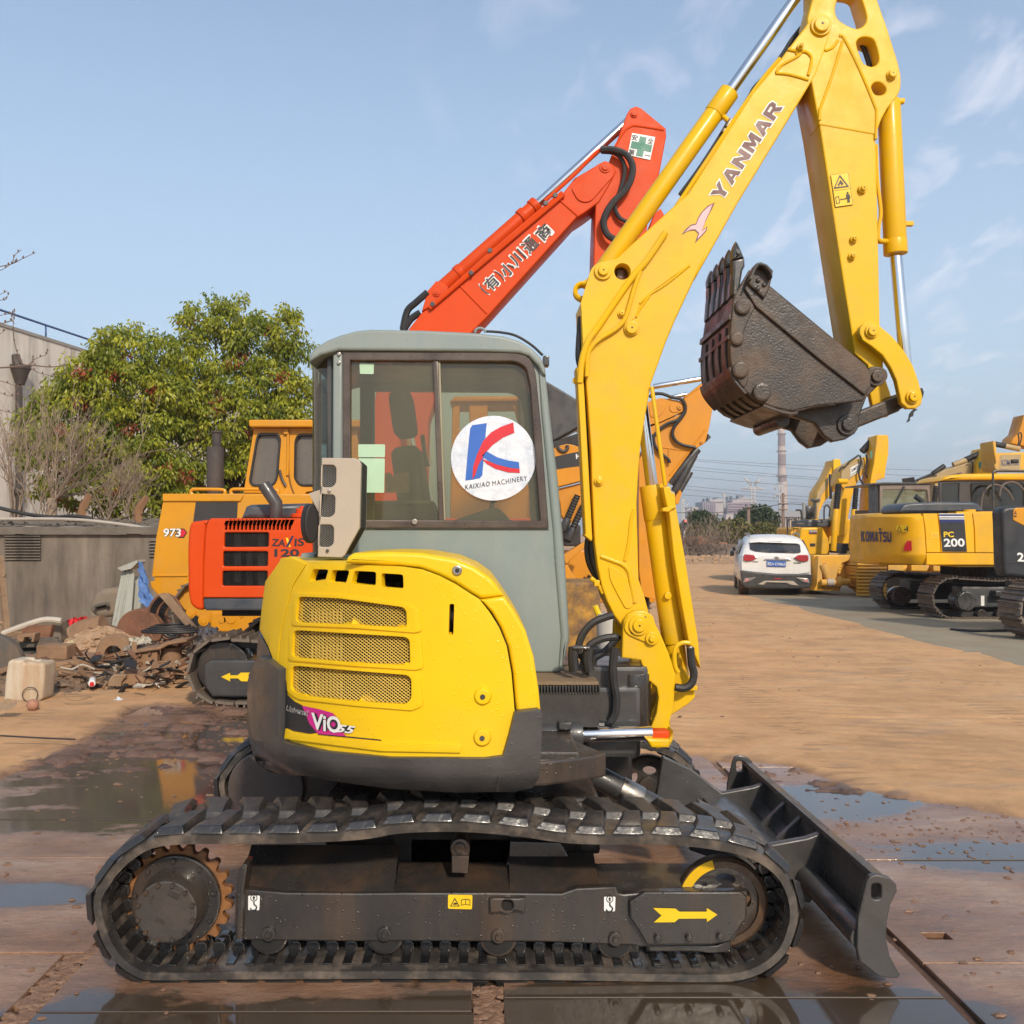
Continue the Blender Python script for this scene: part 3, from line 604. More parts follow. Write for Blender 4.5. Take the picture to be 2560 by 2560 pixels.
def sprocket(Yf, side=1):                    # final drive: toothed ring, flange and bolted hub
    c = P(441, 2249, 3.474); s = 3.474 / F
    tooth = [(c.x + r * math.cos(a), c.z + r * math.sin(a)) for i in range(21 * 10) for a in [2 * math.pi * i / 210] for r in [.199 - .028 * (max(0, math.cos(21 * a) + .35) / 1.35) ** .5 ]]
    sp = MB().prism(tooth, Yf + .01 * side, Yf + .045 * side).build('sprocket', rust_o, mini, .002, 1)
    MB().cyl((c.x, Yf + .02 * side, c.z), (c.x, Yf - .012 * side, c.z), .162, 40).build('flange', frm, sp, .006)
    rw = MB(); n = 40; r1, r2 = .128, .118; hub_Y = Yf - .115 * side
    rw.cyl((c.x, Yf - .01 * side, c.z), (c.x, hub_Y, c.z), .122, 40, .108); rw.build('hub_cover', paint('wet_brown_hub', (.055, .045, .038), .32, bump=.15, bsc=60, drops=.4, dirt=(.10, .06, .03), dirt_amt=.5, coat=.4), sp, .006)
    for i in range(9):
        a = 2 * math.pi * (i + .3) / 9; x, z = c.x + .145 * math.cos(a), c.z + .145 * math.sin(a)
        MB().cyl((x, Yf - .01 * side, z), (x, Yf - .024 * side, z), .0095, 6).build('bolt', frm, sp, .001, 1)
    for i in range(12):
        a = 2 * math.pi * (i + .5) / 12; x, z = c.x + .098 * math.cos(a), c.z + .098 * math.sin(a)
        MB().cyl((x, hub_Y + .01 * side, z), (x, hub_Y - .012 * side, z), .0085, 8).build('bolt', frm, sp, .001, 1)
    if side == 1:
        M = at(hub_Y - .003)
        for (a, b, cc, t) in (((345, 2265), (349, 2238), (334, 2263), 'LEVEL'),):
            pass
        for bl, br, tl, t in ((zX5((660,600))[0], zX5((690,515))[0], zX5((640,593))[0], 'LEVEL'), (zX5((695,755))[0], zX5((775,790))[0], zX5((708,722))[0], 'DRAIN')):
            text('embossed_lettering', sp, t, bl[:2], br[:2], tl[:2], M, frm, .01)
        lb = MB(); q = P(435, 2235, hub_Y); lb.box((q.x - .02, hub_Y - .004, q.z - .012), (q.x + .02, hub_Y + .005, q.z + .012), Matrix.Translation(q) @ Matrix.Rotation(.5, 4, 'Y') @ Matrix.Translation(-q)); lb.build('embossed_plate', frm, sp, .002)
    return sp
def idler(Yf):
    c = P(*zF((487, 1195))[0][:2], 3.48); R = .163; o = []
    mb = MB(); n = 44
    prof = [(R - .012, -.03), (R, -.02), (R, .02), (R - .012, .03)]
    rows = [[(c.x + r * math.cos(2*math.pi*i/n), Yf + .03 + d, c.z + r * math.sin(2*math.pi*i/n)) for r, d in prof + [(R - .035, .03), (R - .035, -.03)] + prof[:1]] for i in range(n + 1)]
    mb.sheet(rows); idl = mb.build('idler_wheel', paint('brown_idler_steel', (.085, .050, .028), .4, c2=(.05, .035, .025), sc=9, bump=.2, dirt=(.2, .09, .03), dirt_amt=.6), mini, ang=30)
    hs = []
    for i in range(5):
        a = 2 * math.pi * (i + .15) / 5; hs.append([(c.x + .083 * math.cos(a) + .036 * math.cos(t) * -math.sin(a) - .02 * math.sin(t) * math.cos(a), c.z + .083 * math.sin(a) + .036 * math.cos(t) * math.cos(a) - .02 * math.sin(t) * math.sin(a)) for t in [2*math.pi*k/14 for k in range(14)]])
    me = curve_mesh([(c.x + (R - .03) * math.cos(2*math.pi*i/40), c.z + (R - .03) * math.sin(2*math.pi*i/40)) for i in range(40)], hs, .006, .002); b = origin(mini)
    for v in me.vertices: v.co = Vector((v.co.x, Yf + .02 + v.co.z, v.co.y)) - b
    weld(me); link('web', me, frm, idl)
    rod('hub', idl, (c.x, Yf - .01, c.z), (c.x, Yf + .08, c.z), .05, frm)
    if Yf < 4:
        ar = MB(); rows = []
        for i in range(12):
            a = math.radians(105 + i * 5.2); rows.append([(c.x + r * math.cos(a), Yf - .0025, c.z + r * math.sin(a)) for r in (R - .034, R - .001)])
        ar.sheet(rows); ar.build('yellow_rim_paint', yel, idl)
    return idl
for Y0, Y1, s in ((3.30, 3.70, 1), (4.86, 5.26, 1)):
    rubber_track(Y0, Y1)
sprocket(3.474); idler(3.45); sprocket(5.09, -1); idler(5.05)
# --- track frame, near side
tf = plate('track_frame', mini, zD((843,690),(1100,712),(1500,716)) + zE((0,1040),(600,1040),(1100,1045),(1200,1010),(1470,998),(1480,1040),(1520,1050)) + zF((60,1145),(640,1140),(640,1290),(560,1440),(420,1468),(0,1475)) + zE((1600,1400),(1500,1395),(1000,1375),(0,1370)) + zD((1500,975),(870,968),(832,960),(832,720)), 3.40, 3.44, frm, bev=.006)
slope = MB()                                  # the sloped top of the box section, running in under the machine
for seg in ((594, 985, .10), (985, 1275, .035), (1275, 1500, .07), (1500, 1862, .03)):
    a, b = P(seg[0], 2229, 3.415), P(seg[1], 2229, 3.415); slope.add([a, b, Vector((b.x, 3.62, b.z + seg[2])), Vector((a.x, 3.62, a.z + seg[2]))], [(0, 1, 2, 3)])
slope.build('frame_top', frm, tf)
MB().box((P(600, 0, 3.4).x, 3.45, .12), (P(1560, 0, 3.4).x, 3.62, .27)).build('frame_box', frm, tf, .01)
plate('frame_upper', tf, zD((880,700),(930,560),(940,520),(1660,500),(1660,600),(1930,610)) + zE((340,900),(480,905),(700,880),(740,820),(750,690),(1090,700),(1150,800),(1300,880),(1500,880),(1670,875),(1700,920),(1760,965)) + zF((90,1075),(600,1085),(640,1140)) + zE((1520,1060),(0,1060)), 3.60, 3.65, frm, bev=.006)
plate('end_cap', tf, zD((838,690),(850,590),(875,555),(900,560),(880,700),(872,968),(836,968)), 3.37, 3.46, frm, bev=.008)
plate('guard_plate', tf, zF((0,1165),(30,1145),(600,1145),(636,1175),(636,1300),(540,1440),(420,1462),(40,1462),(0,1390),(-60,1300),(-60,1200)), 3.375, 3.40, frm, bev=.006)
plate('track_guide', tf, zF((40,1465),(460,1465),(540,1430),(545,1470),(520,1505),(420,1512),(330,1500),(60,1500)), 3.42, 3.45, frm, bev=.004)
for c in zF((109,1428),(297,1428),(483,1418)): disc('rivet', tf, c, 3.355, 3.38, 9, frm, bev=.006)
for c in ((673, 2333), (962, 2333), (1246, 2338), (1538, 2345)):
    rl = disc('bottom_roller', mini, (c[0], c[1] + 6), 3.415, 3.455, 47, frm, 3.42, .008, 32)
    disc('roller_rim', rl, (c[0], c[1] + 6), 3.408, 3.42, 38, dark_in, 3.42, .002, 28)
    disc('axle_washer', tf, (c[0], c[1]), 3.385, 3.405, 17, frm, 3.4, .003); pin(MB(), c, 3.375, 3.39, 9, 3.4, hex_=True).build('axle_bolt', frm, tf, .002, 1)
cr_ = disc('carrier_roller', mini, zE((410,730))[0], 3.48, 3.60, 25, frm, 3.5, .006); plate('roller_bracket', cr_, zE((352,790),(470,790),(462,908),(350,905)), 3.46, 3.52, frm, bev=.004)
disc('roller_cap', cr_, zE((408,730))[0], 3.465, 3.485, 12, frm, 3.48)
lugp = plate('tow_bracket', tf, zE((612,1080),(650,1075),(800,1078),(850,1072),(850,1180),(800,1165),(690,1175),(612,1180)), 3.375, 3.40, frm, [zE(*circ(731, 1128, 40, 16))], bev=.006)
mbk = MB(); pin(mbk, zE((731, 1128))[0], 3.392, 3.401, 16, 3.4); mbk.build('bore', dark_in, tf)
def hook_sticker(poly, c):
    st = decal('lifting_point_sticker', tf, poly, at(3.3965), white, r=3)
    x, y = c; decal('hook_print', st, circ(x, y - 13, 9, 18), at(3.395), black_p, [circ(x, y - 13, 7, 18)])
    decal('arrow_print', st, [(x - 4, y - 13), (x, y - 19), (x + 4, y - 13), (x + 2, y - 13), (x + 2, y - 8), (x - 2, y - 8), (x - 2, y - 13)], at(3.395), black_p)
    pts = [(x, y - 3), (x + 1, y + 4)] + [(x + 8 * math.cos(a) - 1, y + 11 + 7 * math.sin(a)) for a in [math.radians(-60 + 25 * i) for i in range(10)]]
    mb = MB(); mb.tube([P(p[0], p[1], 3.395) for p in pts], .0026, 5); mb.build('hook_print', black_p, st)
hook_sticker(zD((903,728),(966,728),(962,806),(902,806)), zD((933,768))[0]); hook_sticker(zE((1388,1066),(1466,1066),(1462,1166),(1388,1164)), zE((1427,1118))[0])
ws = decal('warning_sticker', tf, zE((327,1052),(493,1054),(490,1152),(326,1148)), at(3.3965), yel_p, r=4)
decal('warning_print', ws, zE((340,1132),(373,1073),(406,1132)), at(3.395), black_p, [zE((349,1127),(373,1084),(397,1127))[::-1]])
decal('warning_print', ws, zE((360,1115),(375,1105),(390,1112),(385,1120),(365,1121)), at(3.395), black_p)
for pl, hl in ((((415,1087),(443,1080),(447,1084),(451,1080),(478,1087),(478,1126),(450,1120),(444,1120),(415,1126)), ((419,1091),(445,1085),(445,1116),(419,1121))),): decal('book_print', ws, zE(*pl), at(3.395), black_p, [zE(*hl), zE((449,1085),(474,1091),(474,1121),(449,1116))])
decal('arrow_print', tf, zF((78,1240),(210,1243),(235,1262),(398,1262),(398,1240),(462,1280),(400,1324),(398,1303),(232,1304),(206,1325),(82,1326),(128,1285)), at(3.3715), yel_p)
# --- lower structure between the tracks
rec = MB(); a, b = P(985, 2190, 3.66), P(1275, 2080, 3.66); rec.box((a.x, 3.66, a.z), (b.x, 3.70, b.z)); rec.build('arch_shade_panel', dark_in, mini)  # dark panel added behind the frame notch, its colour stands for the shade there
car = MB(); car.box((-.62, 3.72, .30), (.45, 4.85, .52)); car.box((-.3, 3.66, .12), (.2, 4.9, .40)); low = car.build('carbody', frm, mini, .02)
MB().cyl((-.06, 4.28, .5), (-.06, 4.28, .70), .42, 40).build('slew_ring', frm, low, .01)
MB().box((-.95, 4.87, .15), (.75, 5.0, .45)).build('far_track_frame', frm, low, .02)
mb = MB(); pin(mb, zD((1000, 150))[0], 4.84, 4.90, 95, 4.86, 36); mb.build('far_drive_cover', paint('wet_brown_cover', (.075, .058, .05), .35, drops=.4, bump=.1, coat=.3), low, .01)
MB().box((-.52, 4.80, .22), (-.1, 4.88, .58)).build('side_plate', frm, low, .01)
# --- dozer blade
bl = plate('blade', mini, zF((1350,1090),(1372,1052),(1410,1040),(1490,1060),(1530,1100),(1535,1140),(1495,1220),(1475,1320),(1470,1430),(1492,1530),(1552,1645),(1535,1660),(1480,1660),(1425,1650),(1310,1560),(1293,1480),(1300,1300)), 3.26, 3.285, blk, [zF(*rnd_poly([(1382,1095),(1440,1095),(1440,1190),(1382,1190)], 25))], bev=.005)
def off(pts, d): return [(x + d, z) for x, z in pts]
prof = [(q.x, q.z) for q in (P(a, b, 3.27) for a, b in zF((1528,1108),(1500,1200),(1476,1310),(1466,1400),(1470,1470),(1490,1540),(1548,1650)))]
MB().prism(prof + off(prof, -.022)[::-1], 3.285, 5.03).build('mouldboard', blk, bl, .003, 1)
ft = [(q.x, q.z) for q in (P(a, b, 3.27) for a, b in zF((1378,1052),(1410,1040),(1490,1060),(1530,1100),(1505,1112),(1400,1062)))]
top0 = P(*zF((1528, 1108))[0], 3.27)
MB().prism([(top0.x - .05, top0.z + .015), (top0.x + .002, top0.z), (top0.x - .004, top0.z - .02), (top0.x - .055, top0.z - .004)], 3.285, 5.03).build('top_rail', blk, bl, .004)
sh = [tuple(p) for p in zF((1350,1090),(1372,1052),(1410,1040),(1490,1060),(1530,1100),(1535,1140),(1495,1220),(1475,1320),(1470,1430),(1492,1530),(1552,1645),(1480,1660),(1425,1650),(1310,1560),(1293,1480),(1300,1300))]
plate('far_end_plate', bl, sh, 5.03, 5.05, blk, [zF(*rnd_poly([(1382,1095),(1440,1095),(1440,1190),(1382,1190)], 25))], bev=.005, Yr=3.27)
tb = P(*zF((1375, 1480))[0], 3.27); MB().cyl((tb.x - .02, 3.28, tb.z + .03), (tb.x - .02, 5.03, tb.z + .03), .044, 20).build('torsion_tube', blk, bl)
arm_pl = zF((350,600),(560,700),(775,866),(1000,825),(1130,776),(1142,800),(1130,1050),(1015,1210),(960,1200),(900,1080),(600,1000),(300,900))
plate('push_arm', bl, arm_pl, 3.86, 3.90, blk, bev=.006); plate('push_arm', bl, arm_pl, 4.66, 4.70, blk, bev=.006, Yr=3.88)
ribp = lambda Y: [(q.x, q.z) for q in [P(*p, 3.88) for p in zF((900,1000),(1130,785),(1128,830),(1000,1100))]]
for Y in (4.16, 4.38): MB().prism(ribp(Y), Y, Y + .03).build('rib', blk, bl, .004, 1)
mb = MB(); cp = [P(*p, 3.88) for p in zF((640,900),(780,880),(1000,990),(1120,900))]; mb.sheet([[(q.x, y, q.z) for q in cp] for y in (3.9, 4.66)]); mb.build('cross_plate', blk, bl)
bc0, bc1 = P(1480, 1935, 4.28), P(1720, 2060, 4.28)
bcy = rod('blade_cylinder', mini, bc0, bc1, .052, blk); rod('rod', bcy, bc0.lerp(bc1, -.35), bc0, .028, chrome); rod('gland', bcy, bc0.lerp(bc1, .28), bc0.lerp(bc1, .5), .056, steel)
# --- upper body: tail swings on a circle
XC, YC = -.06, 4.30
def cyl_surf(R):
    def f(u, v):
        k = (u - U0) / F; a = k * k + 1; b = k * XC + YC; c = XC * XC + YC * YC - R * R; Y = (b - math.sqrt(max(0, b * b - a * c))) / a
        return P(u, v, Y)
    return f
R0 = .955; SF = cyl_surf(R0)
v4 = [zC(*rnd_poly(p, 16)) for p in (((440,175),(535,178),(512,255),(415,250)), ((555,180),(662,184),(640,262),(538,257)), ((690,185),(822,192),(820,275),(672,263)), ((852,200),(985,208),(988,294),(855,284)))]
slot = zC(*rnd_poly([(1264,385),(1294,385),(1288,575),(1258,575)], 14))
gr = [zC(*rnd_poly(p, 30)) for p in (((350,340),(600,352),(985,405),(1005,430),(1008,530),(700,512),(335,497)), ((322,543),(600,560),(1000,585),(1025,605),(1028,752),(1000,755),(700,742),(314,708)), ((312,757),(600,782),(1010,815),(1035,840),(1035,960),(1000,993),(700,975),(380,940),(305,905)))]
door_o = zC((405,145),(660,148),(960,160),(1090,178),(1200,218),(1300,268),(1400,332),(1445,358),(1510,440),(1565,530),(1610,640),(1638,800),(1652,960),(1658,1040),(1630,1170),(1590,1300),(1480,1312),(900,1306),(500,1268),(260,1210),(232,1190),(232,770),(250,560),(320,280))
hood = skin_sheet('engine_cover', mini, door_o, SF, .03, lem, v4 + [slot] + gr, cuts=30, bev=.007)
tail_o = zC((398,145),(300,100),(250,112),(200,185),(152,250),(132,400),(116,540),(170,640),(215,765),(226,765),(244,560),(314,280))
tail = skin_sheet('tail_panel', hood, tail_o, cyl_surf(R0 - .004), .03, lem, cuts=16, bev=.006)
skin_sheet('tail_lower', hood, zC((112,560),(165,645),(212,772),(150,745),(100,705)), cyl_surf(R0 - .008), .03, bump_m, cuts=6, bev=.004)
plate('hood_flank', hood, zC((1448,360),(1595,338),(1655,425),(1722,540),(1772,700),(1802,900),(1814,1030),(1665,1040),(1658,960),(1645,800),(1616,640),(1570,525),(1516,436)), 3.385, 4.14, lem, bev=.014, res=3, Yr=3.40)
plate('hood_cap', hood, zC((640,140),(655,100),(690,78),(900,70),(1100,77),(1300,112),(1420,162),(1520,232),(1597,337),(1447,355),(1400,328),(1300,263),(1200,213),(1090,173),(960,155)), 3.40, 4.14, lem, bev=.016, res=3, Yr=3.42)
cap = MB(); arc = [(XC + .84 * math.cos(a), YC + .84 * math.sin(a)) for a in [math.radians(95 + i * 7) for i in range(26)]]; arc = [p for p in arc if p[0] < .12]
cap.prism(arc, 1.415, 1.44, axis='Z'); cap.build('tail_top', lem, hood, .01)
back = MB(); back.sheet([[(XC + r * math.cos(a), YC + r * math.sin(a), z) for r, z in ((.90, .72), (.905, 1.0), (.88, 1.25), (.80, 1.40))] for a in [math.radians(92 + i * 5) for i in range(22)]]); back.build('rear_wall', lem, hood)
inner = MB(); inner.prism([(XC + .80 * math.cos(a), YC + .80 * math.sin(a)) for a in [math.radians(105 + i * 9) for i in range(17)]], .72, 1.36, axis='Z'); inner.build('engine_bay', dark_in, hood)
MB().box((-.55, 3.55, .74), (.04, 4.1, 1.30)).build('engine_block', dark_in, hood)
fin = MB(); 
for i in range(9): a = SF(zC((420 + i * 22, 650))[0][0], 1600); fin.box((a.x - .003, a.y + .055, .93), (a.x + .003, a.y + .09, 1.27))
fin.build('radiator_fins', mesh_y, hood)
def expanded_mesh(poly, surf, pitch_u, pitch_v, r, name, parent, mat, inset=.008, k=3):
    mb = MB(); us = [p[0] for p in poly]; vs = [p[1] for p in poly]; sl = pitch_v / pitch_u
    def clip(u0, v0, du, dv):
        ts = []
        for (a, b), (c, d) in zip(poly, poly[1:] + poly[:1]):
            ex, ey = c - a, d - b; den = du * ey - dv * ex
            if abs(den) < 1e-9: continue
            t = ((a - u0) * ey - (b - v0) * ex) / den; s = ((a - u0) * dv - (b - v0) * du) / den
            if 0 <= s < 1: ts.append(t)
        ts.sort(); return [(ts[i], ts[i+1]) for i in range(0, len(ts) - 1, 2)]
    lo = min(vs) - (max(us) - min(us)) * sl; hi = max(vs)
    for sgn in (1, -1):
        c = (min(vs) - (max(us) - min(us)) * sl) if sgn > 0 else min(vs)
        top = max(vs) if sgn > 0 else max(vs) + (max(us) - min(us)) * sl
        while c < top:
            for t0, t1 in clip(min(us), c, 1, sgn * sl):
                n = max(2, k if t1 - t0 > 40 else 2)
                pts = [surf(min(us) + t0 + (t1 - t0) * i / (n - 1), c + sgn * sl * (t0 + (t1 - t0) * i / (n - 1))) + Vector((0, inset, 0)) for i in range(n)]
                if (pts[0] - pts[-1]).length > 1e-3: mb.tube(pts, r, 3, False)
            c += pitch_v
    return mb.build(name, mat, parent)
for g_ in gr: tag(expanded_mesh(g_, SF, 10.5, 8.2, .0018, 'grille_mesh', hood, mesh_y, .014, 6), kind='stuff')
for k, po in enumerate((((322,318),(600,332),(1000,388),(1075,425),(1100,548),(1060,560),(700,532),(312,515)), ((298,524),(600,542),(1005,568),(1090,590),(1108,775),(1060,785),(700,762),(290,726)), ((290,738),(600,765),(1015,798),(1090,820),(1105,1000),(1040,1030),(700,1002),(350,962),(282,915)))):
    skin_sheet('grille_surround', hood, zC(*po), cyl_surf(R0 + .007), .010, lem, [gr[k]], r=9, cuts=14, bev=.004)
for c in zC((1465,943),(1462,1192)):
    w = SF(*c); mb = MB(); mb.cyl(w + Vector((0, .004, 0)), w + Vector((0, -.012, 0)), .034, 24, .026); ds = mb.build('fastener_boss', lem, hood, .004)
    MB().cyl(w + Vector((0, 0, 0)), w + Vector((0, -.016, 0)), .009, 12).build('fastener', blk, ds)
w = P(*zC((1312, 183))[0], 3.41); lk = MB(); lk.cyl(w + Vector((0, .01, 0)), w + Vector((0, -.018, 0)), .018, 20); lk = lk.build('lock', steel, hood, .004); MB().cyl(w, w + Vector((0, -.021, 0)), .008, 10).build('keyhole', black_p, lk)
rib = skin_sheet('lower_rib', hood, zC((275,1140),(330,1165),(850,1225),(1335,1245),(1330,1285),(850,1275),(265,1200)), cyl_surf(R0 + .010), .012, lem, cuts=14, bev=.004)
for pl in (((360,318),(700,322),(1000,372),(1060,400),(1085,560),(1070,566),(700,530),(1020,545),(1035,420),(990,392),(640,340),(345,330)),): pass
# print on the cover
SD = cyl_surf(R0 + .0016); SD2 = cyl_surf(R0 + .0030); SD3 = cyl_surf(R0 + .0044); SD4 = cyl_surf(R0 + .0058)
fl = skin_sheet('black_flash', hood, zC((240,782),(278,850),(288,935),(330,975),(380,1000),(430,1060),(470,1165),(420,1170),(300,1150),(270,1135),(256,1178),(233,1172)), SD, 0, black_p, cuts=8)
skin_sheet('thin_line', hood, zC((470,1168),(850,1205),(855,1213),(470,1176)), SD, 0, black_p, cuts=10, hcuts=1)
skin_sheet('magenta_flash', hood, zC((375,1000),(480,1022),(560,1045),(600,1090),(610,1150),(640,1185),(470,1170),(420,1110)), SD2, 0, magenta, cuts=8)
for s, m_, b, bold, lay in (('Universal', white, 0, .06, SD2), ('Universal', black_p, 0, .0, SD3)):
    text('lettering', hood, s, *[zC(p)[0] for p in ((275,1033),(412,1066),(280,996))], lay, m_, bold, .12)
for m_, bold, lay in ((black_p, .20, SD3), (white, .05, SD4)): text('lettering', hood, 'ViO', *[zC(p)[0] for p in ((438,1143),(612,1172),(430,1040))], lay, m_, bold, .1)
for m_, bold, lay in ((black_p, .26, SD3), (white, .05, SD4)): text('lettering', hood, '55', *[zC(p)[0] for p in ((576,1158),(692,1172),(582,1112))], lay, m_, bold, .3)
# dark cast bumper round the tail
def bump_s(u, v):
    R = R0 + .03
    for _ in range(5):
        q = cyl_surf(R)(u, v); z = q.z; R = R0 + .032 - .11 * max(0, (.735 - z) / .13) ** 2
    return q
bump_o = zC((1630,1175),(1662,1045),(1812,1022),(1826,1045),(1818,1300),(1803,1440),(1765,1498),(1650,1520),(1300,1526),(900,1502),(600,1462),(400,1424),(290,1422),(185,1405),(95,1345),(52,1200),(42,1000),(46,850),(72,758),(115,700),(215,768),(233,780),(228,1195),(260,1222),(500,1280),(900,1318),(1480,1322),(1590,1308))
bmp = skin_sheet('counterweight', mini, bump_o, bump_s, .10, bump_m, cuts=34, hcuts=26, bev=.018)
b2 = MB(); b2.sheet([[(XC + r * math.cos(a), YC + r * math.sin(a), z) for r, z in ((.86, .60), (.965, .62), (.972, .70), (.972, .94), (.90, .96))] for a in [math.radians(95 + i * 4.5) for i in range(22)]]); b2.build('rear_wall', bump_m, bmp)
ub = MB(); ub.prism([(XC + .86 * math.cos(a), YC + .86 * math.sin(a)) for a in [math.radians(100 + i * 9) for i in range(24)]], .63, .72, axis='Z'); ub.box((-.6, 3.55, .63), (.35, 5.1, .74)); ub.build('deck_plate', frm, bmp, .01)
sm_ = cyl_surf(R0 + .026); decal('seam', bmp, zC((1553,1320),(1558,1320),(1560,1520),(1554,1522)), sm_, dark_in)
hh = zC(*circ(95, 1065, 34, 20, 75)); decal('tie_down_hole', bmp, hh, cyl_surf(R0 + .024), dark_in)
# --- cab
CY0, CY1 = 4.22, 5.18
win = zB((447,255),(1500,262,90),(1570,300,60),(1600,420),(1660,1275),(447,1270))
side_o = zB((335,215),(372,190),(1500,200,60),(1600,240,60),(1660,330,40),(1700,640),(1745,1000),(1795,1500)) + zG((300,700),(318,1000),(316,1040),(265,1235),(255,1238),(-420,1238),(-420,500)) + zB((590,1525),(340,1525))
cab = plate('cab', mini, side_o, CY0, CY0 + .05, gry, [rnd_poly(win)], bev=.008)
plate('far_side', cab, side_o, CY1 - .05, CY1, gry, [rnd_poly(win), zB((800,1400),(1600,1400),(1650,1500),(1650,1800),(800,1800))], bev=.008, Yr=CY0)
roof_o = zB((186,268),(190,220),(215,180),(300,128),(380,96),(480,68),(580,58),(900,64),(1240,80),(1420,100),(1520,130),(1600,180),(1655,235),(1685,300),(1690,350),(1668,345),(1640,290),(1580,228),(1520,208),(1300,200),(372,192),(340,202),(260,222))
plate('roof', cab, roof_o, CY0 - .03, CY1 + .02, gry, bev=.013, res=3)
plate('post', cab, zB((335,215),(398,205),(392,880),(372,1525),(330,1525)), CY0 - .006, CY0 + .06, gry, bev=.012, res=2)
plate('front_post', cab, zB((1640,290),(1688,340),(1718,620),(1765,1000),(1812,1525)) + zG((318,1000),(316,1040),(268,1232),(245,1232),(262,1000),(225,560),(210,320)) + zB((1660,600)), CY0 - .012, CY0 + .07, gry, bev=.016, res=2)
plate('seam', cab, zB((598,1330),(1712,1332),(1712,1336),(598,1334)), CY0 - .002, CY0, frame_b, bev=.0005)
wf = plate('window_frame', cab, zB((398,205),(1500,205,90),(1590,235,60),(1625,330,40),(1662,700),(1708,1324),(398,1322)), CY0 - .018, CY0 + .02, frame_b, [rnd_poly(zB((447,255),(1500,262,90),(1565,300,60),(1590,420),(1655,1275),(447,1270)))], bev=.005)
plate('mullion', wf, zB((972,255),(1002,255),(1042,1275),(1008,1275)), CY0 - .012, CY0 + .015, frame_b, bev=.004)
plate('seal', wf, zB((1004,258),(1018,258),(1052,1275),(1040,1275)), CY0 - .004, CY0 + .012, paint('pale_rubber_seal', (.30, .27, .19), .6), bev=.002)
plate('window_pane', cab, zB((440,250),(985,252),(1022,1278),(440,1276)), CY0 + .010, CY0 + .014, glass, bev=.001)
plate('window_pane', cab, zB((995,252),(1500,255),(1575,300),(1600,420),(1662,1280),(1030,1280)), CY0 + .022, CY0 + .026, glass, bev=.001)
for hl in (((505,275),(597,278),(595,344),(508,343)), ((497,790),(668,790),(667,872),(497,872)), ((500,878),(666,880),(662,1098),(500,1096))): decal('pale_green_label', cab, zB(*hl), at(CY0 + .007), pale_g, r=3)
decal('torn_notice', cab, zB((668,975),(700,968),(720,995),(745,970),(760,978),(810,965),(820,980),(820,1098),(668,1098)), at(CY0 + .034), paint('old_paper', (.30, .26, .20), .8, c2=(.2, .17, .12), sc=20))
# curved rear quarter glass and rear wall
qg = MB(); rows = []
for i in range(13):
    t = i / 12; a = math.pi / 2 * t; cx = P(*zB((400, 0))[0], CY0).x; rows.append([(cx - .02 - .175 * math.sin(a) , CY0 + .40 - .36 * math.cos(a), z) for z in (1.46, 2.0, 2.385)])
qg.sheet(rows); qg.build('rear_quarter_pane', glass_g, cab)
lx = rows[-1][0][0]
MB().box((lx - .005, CY0 + .36, 1.46), (lx + .03, CY0 + .42, 2.40)).build('rear_post', blk, cab, .006)
plate('quarter_post', cab, zB((296,240),(340,215),(332,880),(300,880)), CY0 + .05, CY0 + .09, blk, bev=.004)
MB().box((lx, CY0 + .05, .8), (lx + .06, CY1, 1.46)).build('rear_wall', gry, cab, .01)
rg = MB(); rg.box((lx + .005, CY0 + .42, 1.46), (lx + .012, CY1 - .06, 2.38)); rg.build('rear_pane', glass_g, cab)
MB().box((lx - .01, CY1 - .07, 1.4), (lx + .05, CY1 - .01, 2.4)).build('rear_post', gry, cab, .01)
fx = P(*zB((1690, 500))[0], CY0).x
mbf = MB(); a, b = P(*zB((1676, 350))[0], CY0), P(*zB((1770, 1200))[0], CY0); mbf.add([a + Vector((0, .06, 0)), b + Vector((0, .06, 0)), Vector((b.x, CY1 - .06, b.z)), Vector((a.x, CY1 - .06, a.z))], [(0, 1, 2, 3)]); mbf.build('windscreen', glass_g, cab)
q = lambda u, v, Y=CY1: P(u, v, Y)
MB().box((lx, CY0 + .05, .78), (P(1405, 0, CY0).x, CY1 - .05, .84)).build('floor', blk, cab)
# seat, console and levers seen through the panes
st = MB(); st.box((-.62, 4.50, 1.42), (-.12, 4.95, 1.55)); seat = st.build('seat', paint('dark_seat_cloth', (.05, .048, .045), .9, bump=.2), cab, .04, 3)
m_ = Matrix.Translation((-.30, 4.74, 1.45)) @ Matrix.Rotation(math.radians(-8), 4, 'Y'); MB().box((-.08, -.22, 0), (.06, .22, .52), m_).build('backrest', paint('green_seat_back', (.10, .14, .11), .85), seat, .05, 3)
MB().box((-.06, -.13, .58), (.05, .13, .80), m_).build('headrest', MATS['dark_seat_cloth'], seat, .04, 3)
plate('console', cab, zB((600,1160),(960,1155,30),(990,1200,20),(1000,1275),(600,1275)), 4.36, 4.48, blk, bev=.015); pipe('armrest_bar', cab, [P(*p, 4.34) for p in zB((598,1162),(920,1160),(980,1180),(1000,1270))], .009, gry)
plate('side_console', cab, zB((1110,1270),(1380,1180,20),(1470,1275)), 4.40, 4.6, gry, bev=.01)
lv = pipe('control_lever', cab, [(.02, 4.5, 1.45), (.03, 4.5, 1.66), (.06, 4.5, 1.74)], .012, blk); MB().ball((.06, 4.5, 1.78), .03, 10, 8, (1, 1, 1.6)).build('grip', blk, lv)
pipe('grab_rail', cab, [P(*p, 4.9) for p in zB((905,730),(920,850),(940,930))], .012, steel)
